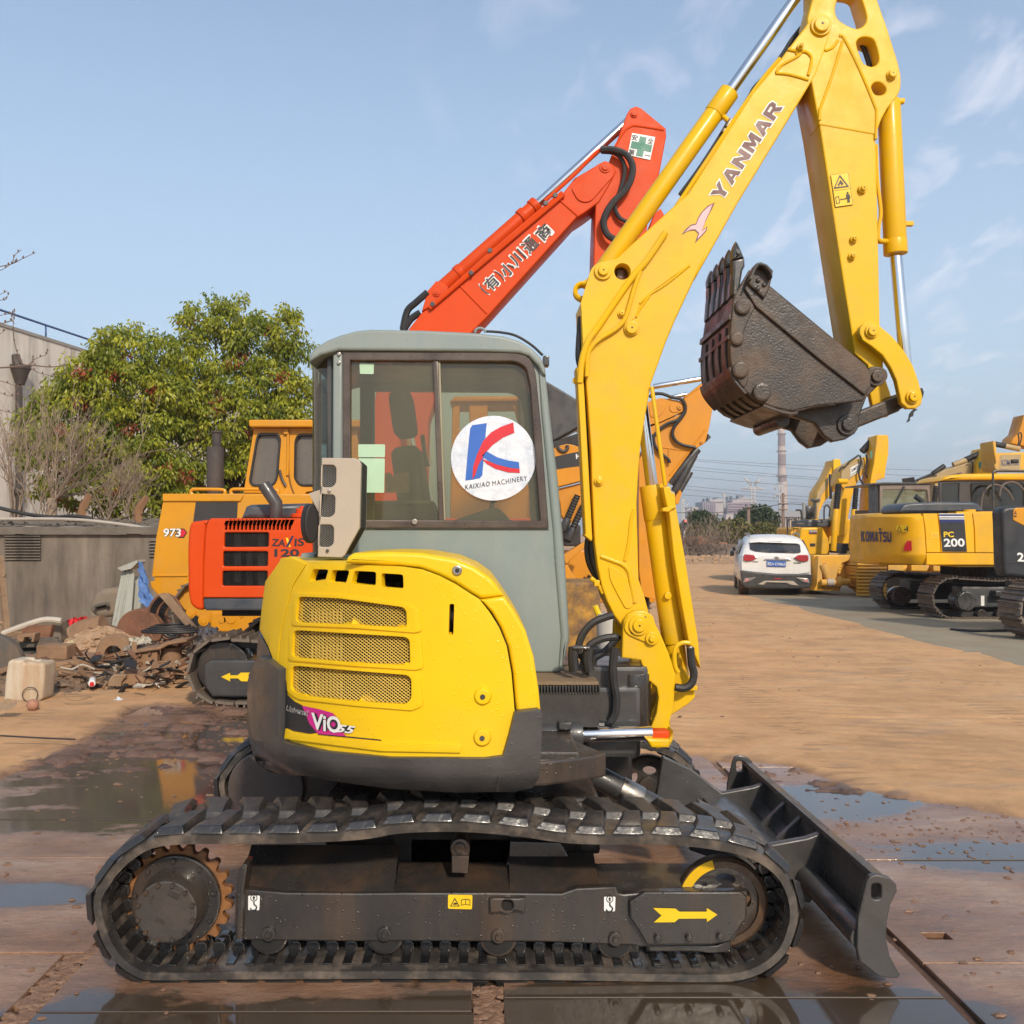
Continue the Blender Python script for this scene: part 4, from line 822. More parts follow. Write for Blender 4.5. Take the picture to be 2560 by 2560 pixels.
# roof fittings
wl_ = MB(); wl_.box(P(*zB((1672,290))[0], 4.26) + Vector((0, 0, 0)), P(*zB((1712,225))[0], 4.26) + Vector((0, .06, 0))); wl_ = wl_.build('wiper_motor', blk, cab, .006)
pipe('cable', cab, [P(*p, 4.3) for p in zB((1310,72),(1400,78),(1500,100),(1600,160),(1670,225))], .006, hose)
pipe('lifting_eye', cab, [P(*p, 4.32) for p in zB((1238,80),(1250,58),(1275,52),(1298,62),(1306,80))], .006, gry)
for c in zB((374,215),(373,270)): disc('bolt', cab, c, CY0 - .016, CY0, 4.6, steel, bev=.002)
disc('window_latch', cab, zB((855,1282))[0], CY0 - .03, CY0 - .01, 7, steel, bev=.002)
# round company sticker on the front pane
YS = CY0 - .020 + .028; MS = at(YS); ctr = zB((1356, 878))[0]; RS = 106
sk = decal('round_company_sticker', cab, circ(ctr[0], ctr[1], RS, 56), MS, silver_p)
M2, M3 = at(YS - .0016), at(YS - .0032)
decal('blue_stroke', sk, zB((1208,690),(1222,668),(1314,655),(1300,800),(1286,985),(1270,1005),(1222,1015),(1178,1020),(1192,850)), M2, blue_p)
def band(ps, name, m, M): decal(name, sk, zB(*ps), M, m)
band(((1222,1012),(1228,930),(1250,860),(1290,770),(1340,715),(1400,680),(1482,650),(1490,716),(1420,745),(1350,795),(1300,850),(1262,920),(1240,985)), 'red_stroke', red_p, M3)
band(((1284,862),(1312,834),(1380,872),(1450,893),(1518,903),(1522,945),(1460,938),(1380,918),(1320,892)), 'blue_stroke', blue_p, M3)
band(((1280,880),(1320,896),(1380,920),(1460,940),(1522,946),(1524,972),(1450,968),(1370,945),(1315,915)), 'red_stroke', red_p, M3)
text('lettering', sk, 'KAIXIAO', *[zB(p)[0] for p in ((1176,1078),(1332,1056),(1178,1046))], M2, black_p, .02, gap=1.25)
text('lettering', sk, 'MACHINERY', *[zB(p)[0] for p in ((1352,1056),(1572,1020),(1348,1024))], M2, black_p, 0, gap=1.2)
# --- beige work-light box with its grilles and the round dark mirror
BY = 3.80
bx_o = zX2((1040,530),(1480,535,40),(1540,590,20),(1520,1420),(1330,1770),(1290,1800),(985,1790),(1005,1370),(1030,960))
gb = [rnd_poly(zX2(*p), 6) for p in (((1045,620),(1190,622),(1222,660),(1218,850),(1170,905),(1040,905)), ((1028,995),(1180,998),(1210,1030),(1203,1240),(1150,1285),(1022,1282)), ((1010,1380),(1160,1382),(1192,1420),(1188,1620),(1140,1665),(1005,1662)))]
box = plate('heater_box', mini, bx_o, BY, BY + .02, beige, gb, bev=.004)
mb = MB(); po = [(P(a, b, BY).x, P(a, b, BY).z) for a, b in zX2((1045,540),(1480,540),(1530,590),(1512,1415),(1320,1765),(1000,1785))]; mb.prism(po, BY + .05, BY + .22); mb.build('box_body', dark_in, box, .004)
MB().prism([(a, b) for a, b in po[2:5]] + [(po[4][0] - .03, po[4][1]), (po[2][0] - .03, po[2][1])], BY + .02, BY + .23).build('box_side', gry, box, .004)
for g_ in gb: tag(expanded_mesh(g_, at(BY), 7.5, 4.6, .0011, 'grille_mesh', box, mesh_s, .006, 2), kind='stuff')
for c, m_ in ((zX2((1132, 948))[0], steel), (zX2((1108, 1712))[0], blk)): disc('bolt', box, c, BY - .01, BY + .005, 4, m_, bev=.002)
plate('bracket', mini, zX2((875,985),(1030,930),(1024,1235),(990,1210)), BY + .03, BY + .04, beige, bev=.002)
mr = MB(); c = P(*zX2((900, 1365))[0], BY); n = 28
a0 = c + Vector((0, 0, 0)); el = Matrix.Translation(c) @ Matrix.Rotation(math.radians(38), 4, 'Z')
mr.prism([(.033 * math.cos(t) * .98, .079 * math.sin(t)) for t in [2 * math.pi * i / n for i in range(n)]], -.012, .03, el); mr.build('round_mirror', paint('dark_brown_mirror_back', (.012, .009, .008), .5), mini, .008)
pipe('mirror_stay', mini, [c + Vector((.02, .02, 0)), c + Vector((.05, .05, -.08)), c + Vector((.06, .08, -.12))], .01, blk)
# --- front deck, hoses and swing cylinder
dk = MB(); dk.box((.2, 3.98, .76), (.47, 5.1, .92)); dk.build('front_step', blk, mini, .01)
rib_ = MB(); 
for i in range(22): x = .205 + i * .0125; rib_.box((x, 3.945, .885), (x + .007, 3.985, .92))
rib_.box((.2, 3.95, .75), (.47, 3.985, .892)); rib_.build('ribbed_edge', blk, mini, .002, 1)
MB().prism([(.2, .921), (.47, .921), (.47, .935), (.2, .935)], 3.97, 4.5).build('floor_mat', paint('worn_rubber_mat', (.20, .14, .085), .8, bump=.5, bsc=90, dirt=(.4, .28, .15), dirt_amt=.5), mini)
mast = MB(); mast.box((.42, 4.05, .60), (.66, 4.52, .90)); mast.box((.44, 4.1, .78), (.70, 4.46, .98)); mt = mast.build('swing_mount', blk, mini, .02)
rod('king_post', mini, P(*zG((735, 1240))[0], 4.16), P(*zG((735, 1560))[0], 4.16), .072, frm)
sc0, sc1, sc2 = P(*zG((20, 1650))[0], 3.98), P(*zG((392, 1642))[0], 3.98), P(*zG((850, 1630))[0], 3.98)
swc = rod('swing_cylinder', mini, sc0, sc1, .062, blk, 20); rod('rod', swc, sc1, sc2, .031, chrome); rod('gland', swc, sc1 - Vector((.06, 0, 0)), sc1 + Vector((.004, 0, 0)), .068, blk)
MB().box(P(*zG((250,1610))[0], 3.9), P(*zG((322,1540))[0], 3.98)).build('clip', blk, swc, .006)
pipe('hose', mini, [P(*p, 4.12) for p in zG((600,870),(540,888),(470,920),(410,985),(380,1060),(378,1110),(410,1150),(430,1200))], .016, hose)
pipe('hose', mini, [P(*p, 4.18) for p in zG((640,1000),(590,1060),(540,1110),(480,1150),(470,1200))], .016, hose)
pipe('hose', mini, [P(*p, 4.08) for p in zG((620,1010),(540,1020),(470,1050),(440,1090),(445,1190))], .016, hose)
pipe('hose', mini, [P(*p, 4.02) for p in zG((612,1080),(600,1180),(600,1290),(618,1400),(612,1500),(580,1560))], .018, hose)
pipe('hose', mini, [P(*p, 4.02) for p in zG((320,1440),(380,1520),(460,1570),(540,1580))], .016, hose)
pipe('hose', mini, [P(*p, 4.04) for p in zG((345,1075),(342,1160),(350,1230))], .022, hose); pipe('hose', mini, [P(*p, 4.04) for p in zG((440,1080),(436,1160),(446,1230))], .022, hose)
rod('hose_clamp', mini, P(*zG((340, 1080))[0], 4.02), P(*zG((450, 1082))[0], 4.02), .010, blk)
pipe('wire', mini, [P(*p, 4.0) for p in zG((150,1530),(220,1500),(280,1465),(320,1440))], .003, beige)
# --- boom, arm, bucket of the mini excavator
BN, BF = 4.17, 4.40
BM = (BN + BF) / 2
boom_o = zI((1042,212),(1000,345),(940,510),(862,640),(400,1400),(100,1932)) + zH((1090,300),(930,640),(850,830),(790,1000),(735,1150),(690,1400),(650,1640),(630,1900)) + zG((752,150),(762,540),(765,640),(800,740),(832,860),(840,960),(760,1010),(670,960),(605,872),(560,780),(525,680),(500,560),(480,400),(462,0)) + zH((250,1700),(222,1300),(205,1100),(180,930),(170,560),(165,510),(185,470),(200,440)) + zH((240,300),(258,205,30),(345,165,20),(430,175),(560,50)) + zI((60,1330),(500,640),(700,400),(748,335),(862,188),(905,125),(970,105),(1030,150))
boom = plate('boom', mini, boom_o, BN, BF, yel, [zH(*circ(503, 253, 64, 24))], bev=.007)
MB().box(P(*zH((470, 300))[0], BN) + Vector((0, .05, 0)), P(*zH((540, 205))[0], BN) + Vector((0, .18, 0))).build('inner_fitting', paint('brown_fitting', (.10, .05, .03), .4), boom, .01)
# stiffener skins, proud of the box
plate('side_skin', boom, zH((172,560),(165,510),(255,215,20),(345,172,20),(700,100),(1040,200),(720,430),(640,520),(612,620),(500,700),(250,900),(190,930)), BN - .004, BN + .002, yel, [zH(*circ(503, 253, 66, 24))], bev=.002)
ear = plate('lifting_ear', boom, zH((250,290),(205,500),(165,490),(120,460),(105,410),(125,370),(160,350),(200,320)), BM - .02, BM + .02, yel, [zH(*circ(180, 410, 38, 18))], bev=.005, r=8); rw_ = MB(); q = P(*zH((180, 410))[0], BM - .02); rw_.tube([(q.x + .034 * math.cos(a), BM - .024, q.z + .034 * math.sin(a)) for a in [2 * math.pi * i / 24 for i in range(25)]], .009, 6, False); rw_.build('ear_ring', yel, ear)
def boss(name, parent, c, r1, r2, Y, m, m2=None, hole=True):
    o = disc(name, parent, c, Y - .012, Y + .004, r1, m, Y, .003, 28); disc('pin', o, c, Y - .026, Y, r2, m2 or m, Y, .004, 24)
    if hole: disc('grease_hole', o, c, Y - .0275, Y - .02, max(1.6, r2 * .16), black_p, Y, .0005, 10)
    return o
boss('pin_boss', boom, zH((346, 252))[0], 22, 13, BN - .004, yel); boss('pin_boss', boom, zH((574, 713))[0], 19, 15, BN, yel); boss('pipe_boss', boom, zH((493, 597))[0], 10, 6, BN, yel)
boss('pin_boss', boom, zI((970, 180))[0], 26, 19, BN, yel); boss('pipe_boss', boom, zI((830, 325))[0], 9, 5, BN - .01, yel)
boss('stop_boss', boom, zS((442, 975))[0], 12, 7, BN, yel, hole=False)
for k, ps in enumerate((((160,1150),(172,1000),(200,880),(240,790),(300,710),(560,330),(690,175),(790,30),(850,-60)), ((215,1100),(225,930),(262,850),(330,790),(450,715),(520,640),(560,520),(600,380),(650,250)))):
    pipe('boom_tube', boom, [P(*p, BN - .016) for p in zH(*ps)], .0145 if k == 0 else .010, yel, 10)
pipe('boom_tube', boom, [P(*p, BN + .03) for p in zI((-180,1690),(-60,1480),(60,1300),(400,790),(560,560),(690,405))], .010, yel, 8)
pipe('weld_rib', boom, [P(*p, BN - .002) for p in zH((640,510),(720,440),(860,350),(1040,205))], .006, yel)
pipe('weld_rib', boom, [P(*p, BN - .002) for p in zH((612,620),(640,560),(720,450))], .006, yel)
pipe('weld_rib', boom, [P(*p, BN - .001) for p in zG((520,490),(600,520),(660,545),(700,590),(718,680),(740,790))], .010, yel)
pipe('weld_rib', boom, [P(*p, BN - .001) for p in zG((735,190),(715,260),(700,400),(675,520))], .007, yel)
plate('lower_panel', boom, zG((570,550),(650,590),(695,640),(730,780),(720,825),(680,830),(620,720),(580,640)), BN - .006, BN + .002, yel, bev=.002, r=10)
pipe('weld_rib', boom, [P(*p, BN - .002) for p in zI((660,505),(760,515),(888,552))], .006, yel); pipe('weld_rib', boom, [P(*p, BN - .002) for p in zI((800,375),(860,355),(905,390),(905,440),(885,520))], .007, yel); pipe('weld_rib', boom, [P(*p, BN - .002) for p in zI((745,340),(830,372),(700,450),(665,500))], .007, yel)
plate('hose_guard', boom, zS((262,55),(300,90),(322,200),(390,1440),(380,1448),(335,1405),(272,200)), BN - .02, BN + .10, yel, bev=.004); plate('guard_lip', boom, zS((330,1400),(388,1445),(382,1458),(328,1412)), BN - .03, BN + .08, yel, bev=.003)
disc('guard_bolt', boom, zS((258, 165))[0], BN + .02, BN + .03, 9, yel)
pipe('boom_hose', boom, [P(*p, BN + .08) for p in zS((300,-60),(308,60),(330,200),(362,800),(385,1350),(395,1560),(420,1680),(470,1800))], .016, hose); pipe('boom_hose', boom, [P(*p, BN + .05) for p in zH((175,620),(160,820),(158,960),(190,1080))], .018, hose)
pipe('boom_hose', boom, [P(*p, BN + .12) for p in zS((380,1350),(352,1500),(370,1640),(440,1770))], .016, hose)
# arm hoses with couplings behind the boom back
for dy, ps in ((.07, ((690,405),(620,500),(520,600),(480,670),(410,780))), (.15, ((840,190),(770,280),(700,390),(600,520)))):
    pipe('arm_hose', boom, [P(*p, BN + dy) for p in zI(*ps)], .011, hose)
pipe('arm_hose', boom, [P(*p, BN + .09) for p in zI((335,840),(290,920),(150,1140),(0,1345))], .010, hose)
for a, b in (((490,655),(455,730)), ((440,740),(400,815)), ((355,825),(320,880)), ((312,890),(295,918))): rod('coupling', boom, P(*zI(a)[0], BN + .07), P(*zI(b)[0], BN + .07), .011, steel)
# print on the boom
MBm = at(BN - .0035); MBo = at(BN - .002); MB3 = at(BN - .005)
for m_, gr_, M in ((white, 2.6, MBo), (maroon, 0, MBm)): block('lettering', boom, 'YANMAR', *[zI(p)[0] for p in ((286,1392),(712,738),(208,1341))], M, m_, gr_)
bird = zI((10,1620),(40,1580),(75,1550),(110,1542),(125,1500),(150,1460),(190,1420),(242,1395),(222,1440),(200,1480),(172,1540),(155,1590),(190,1560),(185,1590),(160,1620),(130,1650),(103,1678),(115,1640),(125,1612),(105,1590),(75,1590),(45,1600))
decal('bird_outline', boom, [(x, y) for x, y in bird], MBo, maroon); cx, cy = sum(p[0] for p in bird) / len(bird), sum(p[1] for p in bird) / len(bird)
decal('bird_emblem', boom, zI((30,1606),(75,1560),(112,1550),(130,1505),(155,1466),(192,1430),(225,1408),(205,1458),(178,1515),(150,1595),(182,1575),(178,1588),(152,1618),(120,1650),(132,1608),(105,1582),(70,1584)), MBm, pink_p)
# arm cylinder along the back of the boom
ac0, ac1 = P(*zH((345, 250))[0], BM), P(*zI((330, 650))[0], BM); acx = P(2010, -90, BM)
d = (ac1 - ac0).normalized(); ac1 = ac0 + d * (ac1 - ac0).length
acy = rod('arm_cylinder', mini, ac0, ac1, .043, yel, 28, .004); rod('gland', acy, ac1 - d * .11, ac1 + d * .012, .046, yel, 28); rod('rod', acy, ac1, ac0 + d * 2.35, .0255, chrome, 22)
rod('port', acy, P(*zI((285, 790))[0], BM - .01), P(*zI((350, 850))[0], BM - .03), .011, yel)
# --- arm
arm_o = [(2020,-150),(2030,-60)] + zI((912,0),(880,120),(880,190),(905,560),(960,850),(1125,1932)) + zJ((1185,920),(1275,1000),(1300,1100),(1340,1120),(1390,1080),(1388,900),(1365,720),(1350,0)) + zI((1352,930),(1372,880),(1388,830),(1430,750),(1520,640,20),(1530,540,20),(1505,430),(1430,190),(1362,0)) + [(2170,-70),(2130,-160)]
holes = [zI(*p) for p in (smooth(((1085,0),(1072,70),(1088,125),(1130,160),(1205,195),(1255,185),(1284,150),(1284,95),(1255,0),(1225,-70),(1120,-80)), 3), smooth(((1270,255),(1315,262),(1345,290),(1372,395),(1362,440),(1325,458),(1285,446),(1258,420),(1220,310),(1232,270)), 3), smooth(((1322,600),(1345,570),(1385,570),(1420,605),(1415,640),(1385,655),(1345,648)), 3))]
arm_m = zI((880,190),(905,560),(960,850),(1125,1932)) + zJ((1185,920),(1275,1000),(1300,1100),(1340,1120),(1390,1080),(1388,900),(1365,720),(1350,0)) + zI((1352,930),(1345,720),(1240,480),(1125,262),(1060,215),(960,170))
arm = plate('arm', mini, arm_m, BN + .008, BF - .005, yel, bev=.007)
plate('arm_crown', arm, arm_o[:6] + zI((960,860),(1352,930)) + arm_o[18:], BN + .004, BN + .125, yel, holes, bev=.006)
pipe('arm_hose', arm, [P(*p, BN + .08) for p in zI((1225,265),(1265,330),(1300,430),(1320,520))], .011, hose)
for ps in (((1098,248),(1135,270),(1240,480),(1340,720),(1355,780),(1350,960)), ((1122,285),(1050,520),(965,755)), ((965,745),(962,830)), ((1000,350),(1050,330),(1090,280))): pipe('weld_rib', arm, [P(*p, BN + .004) for p in zI(*ps)], .007, yel)
boss('pin_boss', arm, zI((1457, 520))[0], 13, 10, BN + .005, yel)
for c, r in (((1257,1306),11),((1197,1652),9.5),((1185,1770),9.5)): boss('bolt_boss', arm, zI(c)[0], r, r * .6, BN + .005, yel)
decal('warning_sticker', arm, zI((1040,1207),(1160,1190),(1195,1412),(1072,1430)), at(BN + .003), black_p); decal('warning_sticker', arm, zI((1042,1209),(1158,1192),(1174,1300),(1058,1316)), at(BN + .0015), yel_p); decal('warning_sticker', arm, zI((1059,1319),(1175,1303),(1192,1410),(1074,1427)), at(BN + .0015), yel_p)
Mw = at(BN - .0005)
decal('warning_print', arm, zI((1060,1302),(1103,1205),(1168,1288)), Mw, black_p, [zI((1072,1291),(1104,1220),(1153,1281))[::-1]]); decal('warning_print', arm, zI((1088,1275),(1108,1240),(1130,1268),(1118,1280),(1108,1264),(1098,1284)), Mw, black_p)
decal('warning_print', arm, zI((1072,1358),(1097,1353),(1105,1400),(1080,1406)), Mw, black_p, [zI((1076,1361),(1094,1357),(1101,1397),(1083,1402))[::-1]]); decal('warning_print', arm, zI((1106,1375),(1114,1366),(1114,1372),(1138,1369),(1138,1363),(1148,1370),(1139,1380),(1139,1374),(1115,1378),(1115,1384)), Mw, black_p)
decal('warning_print', arm, zI(*circ(1157, 1330, 7, 12)), Mw, black_p); decal('warning_print', arm, zI((1147,1341),(1168,1338),(1178,1366),(1173,1368),(1168,1352),(1174,1396),(1167,1397),(1162,1370),(1164,1398),(1157,1398),(1152,1355),(1153,1372),(1148,1372)), Mw, black_p)
# bucket cylinder
bp0, bp1, bp2 = P(2229, 187, BM), P(2239, 632, BM), P(2285, 995, BM)
bp1 = bp0.lerp(bp2, .545)
bcl = rod('bucket_cylinder', mini, P(*zI((1440, 700))[0], BM), P(*zI((1487, 1735))[0], BM), .049, yel, 28); dd = (P(*zI((1487, 1735))[0], BM) - P(*zI((1440, 700))[0], BM)).normalized()
e0 = P(*zI((1487, 1735))[0], BM); rod('gland', bcl, e0 - dd * .05, e0 + dd * .012, .051, yel, 28); rod('rod', bcl, e0, P(*zJ((1555, 1110))[0], BM), .0265, chrome, 22)
for c, w in (((1515, 700), .02), ((1560, 1545), .03)): MB().box(P(*zI(c)[0], BM) + Vector((-w, -.012, -.01)), P(*zI(c)[0], BM) + Vector((w, .012, .01))).build('bracket', yel, bcl, .003)
pipe('tube', bcl, [P(*p, BM - .06) for p in zI((1352,1000),(1362,1250),(1385,1460),(1372,1560),(1372,1650),(1410,1665))], .009, yel); rod('port', bcl, P(*zI((1375, 1665))[0], BM - .05), P(*zI((1425, 1665))[0], BM - .02), .012, yel)
rod('grease_nipple', bcl, P(*zI((1500, 700))[0], BM - .02), P(*zI((1538, 702))[0], BM - .02), .012, yel)
# link plates and push link
link_o = zJ((1222,735),(1250,705),(1300,690),(1355,715),(1450,795),(1540,905),(1600,1005),(1640,1120),(1668,1225),(1660,1280),(1620,1310),(1560,1310),(1515,1270),(1500,1200),(1480,1110),(1440,1020),(1380,930),(1295,862),(1240,825),(1218,775))
lk1 = plate('link_plate', mini, link_o, BN - .05, BN - .012, yel, bev=.006); boss('pin_boss', lk1, zJ((1302, 765))[0], 17, 12, BN - .05, yel); boss('pin_boss', lk1, zJ((1592, 1230))[0], 17, 12, BN - .05, yel)
plate('link_plate', mini, link_o, BF + .012, BF + .05, yel, bev=.006, Yr=BN - .05)
pl_o = zJ((1100,1375),(1480,1225),(1520,1230),(1530,1300),(1500,1330),(1185,1455),(1130,1480))
plate('push_link', mini, pl_o, BN + .03, BF - .03, buck, bev=.01); rod('link_pin', mini, P(*zJ((1592, 1230))[0], BN) , P(*zJ((1592, 1230))[0], BN) + Vector((0, .28, 0)), .035, buck)
plate('rubber_scrap', mini, zJ((1610,1310),(1632,1318),(1605,1335),(1600,1365),(1580,1372),(1575,1400),(1555,1410),(1570,1380),(1575,1350),(1590,1330)), BM, BM + .01, blk_d, bev=.001)
plate('dark_stop', mini, zJ((1640,1165),(1670,1162),(1682,1195),(1672,1235),(1655,1240)), BM - .05, BM + .05, blk_d, bev=.008)
# --- bucket
K0, K1 = 3.99, 4.53
side_b = zJ((330,500),(440,322),(590,440),(1265,1000),(1302,1060),(1302,1150),(1262,1225),(1245,1258),(900,1295),(820,1312),(740,1332),(600,1302),(480,1252),(400,1182),(320,1080),(296,950),(292,800),(302,680))
bk = plate('bucket', mini, side_b, K0, K0 + .03, buck, bev=.007); plate('far_cheek', bk, side_b, K1 - .03, K1, buck, bev=.007, Yr=K0)
shell = [(P(a, b, K0).x, P(a, b, K0).z) for a, b in smooth(zJ((330,505),(306,680),(296,820),(300,950),(325,1075),(402,1178),(482,1248),(600,1300),(740,1334),(900,1300),(1050,1285)), 4, False)]
def offset_poly(pts, d):
    out = []
    for i in range(len(pts)):
        a, b = Vector(pts[max(0, i-1)]), Vector(pts[min(len(pts)-1, i+1)]); t = (b - a).normalized(); out.append((pts[i][0] + t.y * d, pts[i][1] - t.x * d))
    return out
inn = offset_poly(shell, -.018)
mb = MB(); mb.prism(shell + inn[::-1], K0 + .004, K1 - .004); mb.build('shell', wood_w, bk, .003, 1, ang=40)
# wear strips on the back, running across the width
def strip(i0, i1, ya, yb, h, m): 
    seg = shell[i0:i1]; o = offset_poly(seg, h); MB().prism(seg + o[::-1], ya, yb).build('wear_strip', m, bk, .002, 1)
strip(14, 22, K0 - .004, K1, .012, wood_w); strip(26, 34, K0 - .004, K1, .012, wood_w); strip(7, 9, K0, K1, .010, wood_w); strip(3, 5, K0, K1, .012, buck)
for i in range(4): strip(5, 15, K0 + .05 + i * .12, K0 + .11 + i * .12, .008, wood_w)
for i in range(5): strip(21, 27, K0 + .03 + i * .105, K0 + .07 + i * .105, .008, buck)
plate('cheek_strip', bk, zJ((400,455),(445,330),(590,445),(1262,1003),(1298,1065),(1298,1148),(1258,1215),(900,935),(480,585)), K0 - .014, K0 + .002, buck, bev=.005)
plate('cheek_strip', bk, zJ((325,520),(430,520),(480,590),(440,660),(400,760),(380,880),(395,960),(430,1060),(430,1120),(400,1172),(325,1075),(300,950),(298,800),(308,680)), K0 - .009, K0 + .002, buck, bev=.005, r=10)
for c, r in (((382,595),20),((342,822),17),((366,1042),21),((518,1200),23)): disc('wear_button', bk, zJ(c)[0], K0 - .026, K0, r, buck, K0, .010)
sc_ = plate('side_cutter', bk, zJ((420,415),(445,360),(470,300),(490,278),(520,270),(565,288),(605,330),(600,375),(575,475),(542,530)), K0 - .030, K0 + .004, buck, bev=.008)
plate('cutter_rim', sc_, zJ((436,395),(470,295),(490,274),(520,266),(565,284),(608,328),(602,380),(588,372),(585,345),(545,300),(510,292),(490,320),(450,400)), K0 - .075, K0 - .025, blk, bev=.008)
for c in ((497,402),(540,432),(495,460)): MB().ball(P(*zJ(c)[0], K0 - .03), .0105, 10, 8).build('bolt', blk, sc_)
tooth_o = zJ((313,500),(322,380),(328,330),(328,250),(412,232),(414,290),(398,320),(378,440),(362,496)); tip_o = zJ((324,240),(322,190),(338,140),(354,106),(372,130),(412,225),(330,245))
hs = []
for i in range(5):
    y = K0 + .015 + i * .110
    t = plate('tooth_adapter', bk, tooth_o, y, y + .068, blk, bev=.010, Yr=K0); plate('tooth_tip', t, tip_o, y + .004, y + .064, blk, bev=.014, Yr=K0); disc('tooth_pin', t, zJ((365, 193))[0], y - .003, y + .005, 5.5, frm, K0)
cut = [(P(a, b, K0).x, P(a, b, K0).z) for a, b in zJ((322,500),(332,380),(345,380),(352,500))]; MB().prism(cut, K0, K1).build('cutting_edge', blk, bk, .004)
ear_o = zJ((730,1362),(760,1338),(900,1300),(1180,1262),(1240,1240),(1280,1130),(1270,1040),(1310,1010),(1360,1018),(1395,1070),(1385,1120),(1340,1160),(1270,1230),(1225,1350),(1210,1430),(1190,1485),(1120,1530),(1030,1548),(965,1500),(900,1412))
for Y in (BN - .055, BF + .015):
    e = plate('bucket_ear', bk, ear_o, Y, Y + .04, buck, bev=.006, Yr=BN - .055)
    if Y < 4.2: boss('pin_boss', e, zJ((1335, 1085))[0], 24, 15, Y, buck); boss('pin_boss', e, zJ((1130, 1428))[0], 26, 16, Y, buck)
rod('bucket_pin', bk, P(*zJ((1335, 1085))[0], BN) - Vector((0, .04, 0)), P(*zJ((1335, 1085))[0], BN) + Vector((0, .27, 0)), .035, buck); rod('bucket_pin', bk, P(*zJ((1130, 1428))[0], BN) - Vector((0, .04, 0)), P(*zJ((1130, 1428))[0], BN) + Vector((0, .27, 0)), .038, buck)
rod('back_tube', bk, P(*zJ((675, 1395))[0], BN - .06), P(*zJ((675, 1395))[0], BN - .06) + Vector((0, .36, 0)), .030, buck)
# --- swing bracket and boom cylinder
br_o = zG((655,1145),(662,960),(672,900),(700,862),(745,842),(800,842),(845,865),(862,885),(872,925),(905,990),(960,1120),(1000,1242),(1000,1330),(988,1480),(962,1560),(985,1650),(962,1718),(880,1732),(830,1695),(840,1600),(880,1500),(892,1400),(880,1335),(840,1300),(790,1288),(790,1200),(775,1162))
br = plate('swing_bracket', mini, br_o, BN - .05, BN - .005, yel, bev=.007); plate('bracket_cheek', br, br_o, BF + .005, BF + .05, yel, bev=.007, Yr=BN - .05)
plate('cover_plate', br, zG((668,960),(690,885),(740,858),(800,862),(835,895),(905,1020),(880,1060),(840,1060),(700,1000)), BN - .06, BN - .045, yel, bev=.004, r=10)
boss('pin_boss', br, zG((765, 935))[0], 25, 16, BN - .06, yel); boss('pin_boss', br, zG((848, 1020))[0], 16, 8, BN - .06, yel, hole=False)
for c in ((808,885),(722,985)): disc('bolt_hole', br, zG(c)[0], BN - .062, BN - .055, 3, black_p)
plate('bracket_web', br, zG((985,1250),(1040,1200),(1120,1300),(1130,1400),(1090,1440),(1000,1500),(880,1560),(800,1600),(880,1420)), BN + .02, BF - .02, yel, bev=.006)
rod('bracket_post', br, P(*zG((790, 1500))[0], BM), P(*zG((790, 1640))[0], BM), .12, yel)
plate('tie_bar', br, zG((1080,1330),(1145,1325),(1145,1356),(1085,1360)), BN - .02, BN + .02, yel, bev=.004)
c0, c1, c2 = P(*zG((850, 40))[0], BM - .02), P(*zG((992, 1050))[0], BM - .02), P(1583, 850, BM)
bcyl = rod('boom_cylinder', mini, c0, c1, .0525, yel, 30, .004); dd = (c1 - c0).normalized(); rod('cylinder_foot', bcyl, c1 - dd * .01, c1 + dd * .22, .045, yel, 24); rod('gland', bcyl, c0 - dd * .004, c0 + dd * .15, .0555, yel, 30)
rod('rod', bcyl, c2, c0, .027, chrome, 22); disc('stud', bcyl, zG((955, 746))[0], BM - .09, BM - .07, 9, yel)
plate('cylinder_guard', bcyl, zG((922,45),(968,40),(975,75),(998,85),(1005,170),(1060,480),(1150,1040),(1162,1215),(1085,1040),(1040,800),(988,480),(962,230),(935,120)), BN - .03, BN + .10, yel, bev=.006)
plate('guard_clip', bcyl, zG((920,178),(1005,165),(1005,178),(985,185),(960,205),(920,202)), BN - .045, BN + .02, yel, bev=.003)
rod('tube', bcyl, P(*zS((868, 215))[0], BN - .01), P(*zS((975, 1010))[0], BN - .01), .009, yel, 10)
pipe('cylinder_hose', mini, [P(*p, BN - .05) for p in zG((1098,1080),(1105,1180),(1120,1250),(1105,1310),(1060,1340),(1000,1335))], .017, hose); rod('coupling', mini, P(*zG((1095, 1070))[0], BN - .05), P(*zG((1103, 1190))[0], BN - .05), .014, steel)
pipe('tube', mini, [P(*p, BN - .045) for p in zG((1095,1050),(1050,1048),(1010,1070),(995,1120),(1000,1200),(1020,1240))], .010, yel)
MB().box(P(*zW((1260, 780))[0], 3.95), P(*zW((1418, 650))[0], 4.02)).build('rod_end', red, swc, .012)
plate('rod_eye', br, zW((1215,760),(1440,765),(1485,690),(1480,780),(1440,850),(1270,850)), 3.93, 4.05, yel, bev=.01)
pipe('fitting', mini, [P(*p, BN + .02) for p in zG((455,630),(490,660),(520,700),(535,730))], .010, yel); MB().box(P(*zG((478,685))[0], BN), P(*zG((515,645))[0], BN) + Vector((0, .05, 0))).build('block', yel, mini, .005)
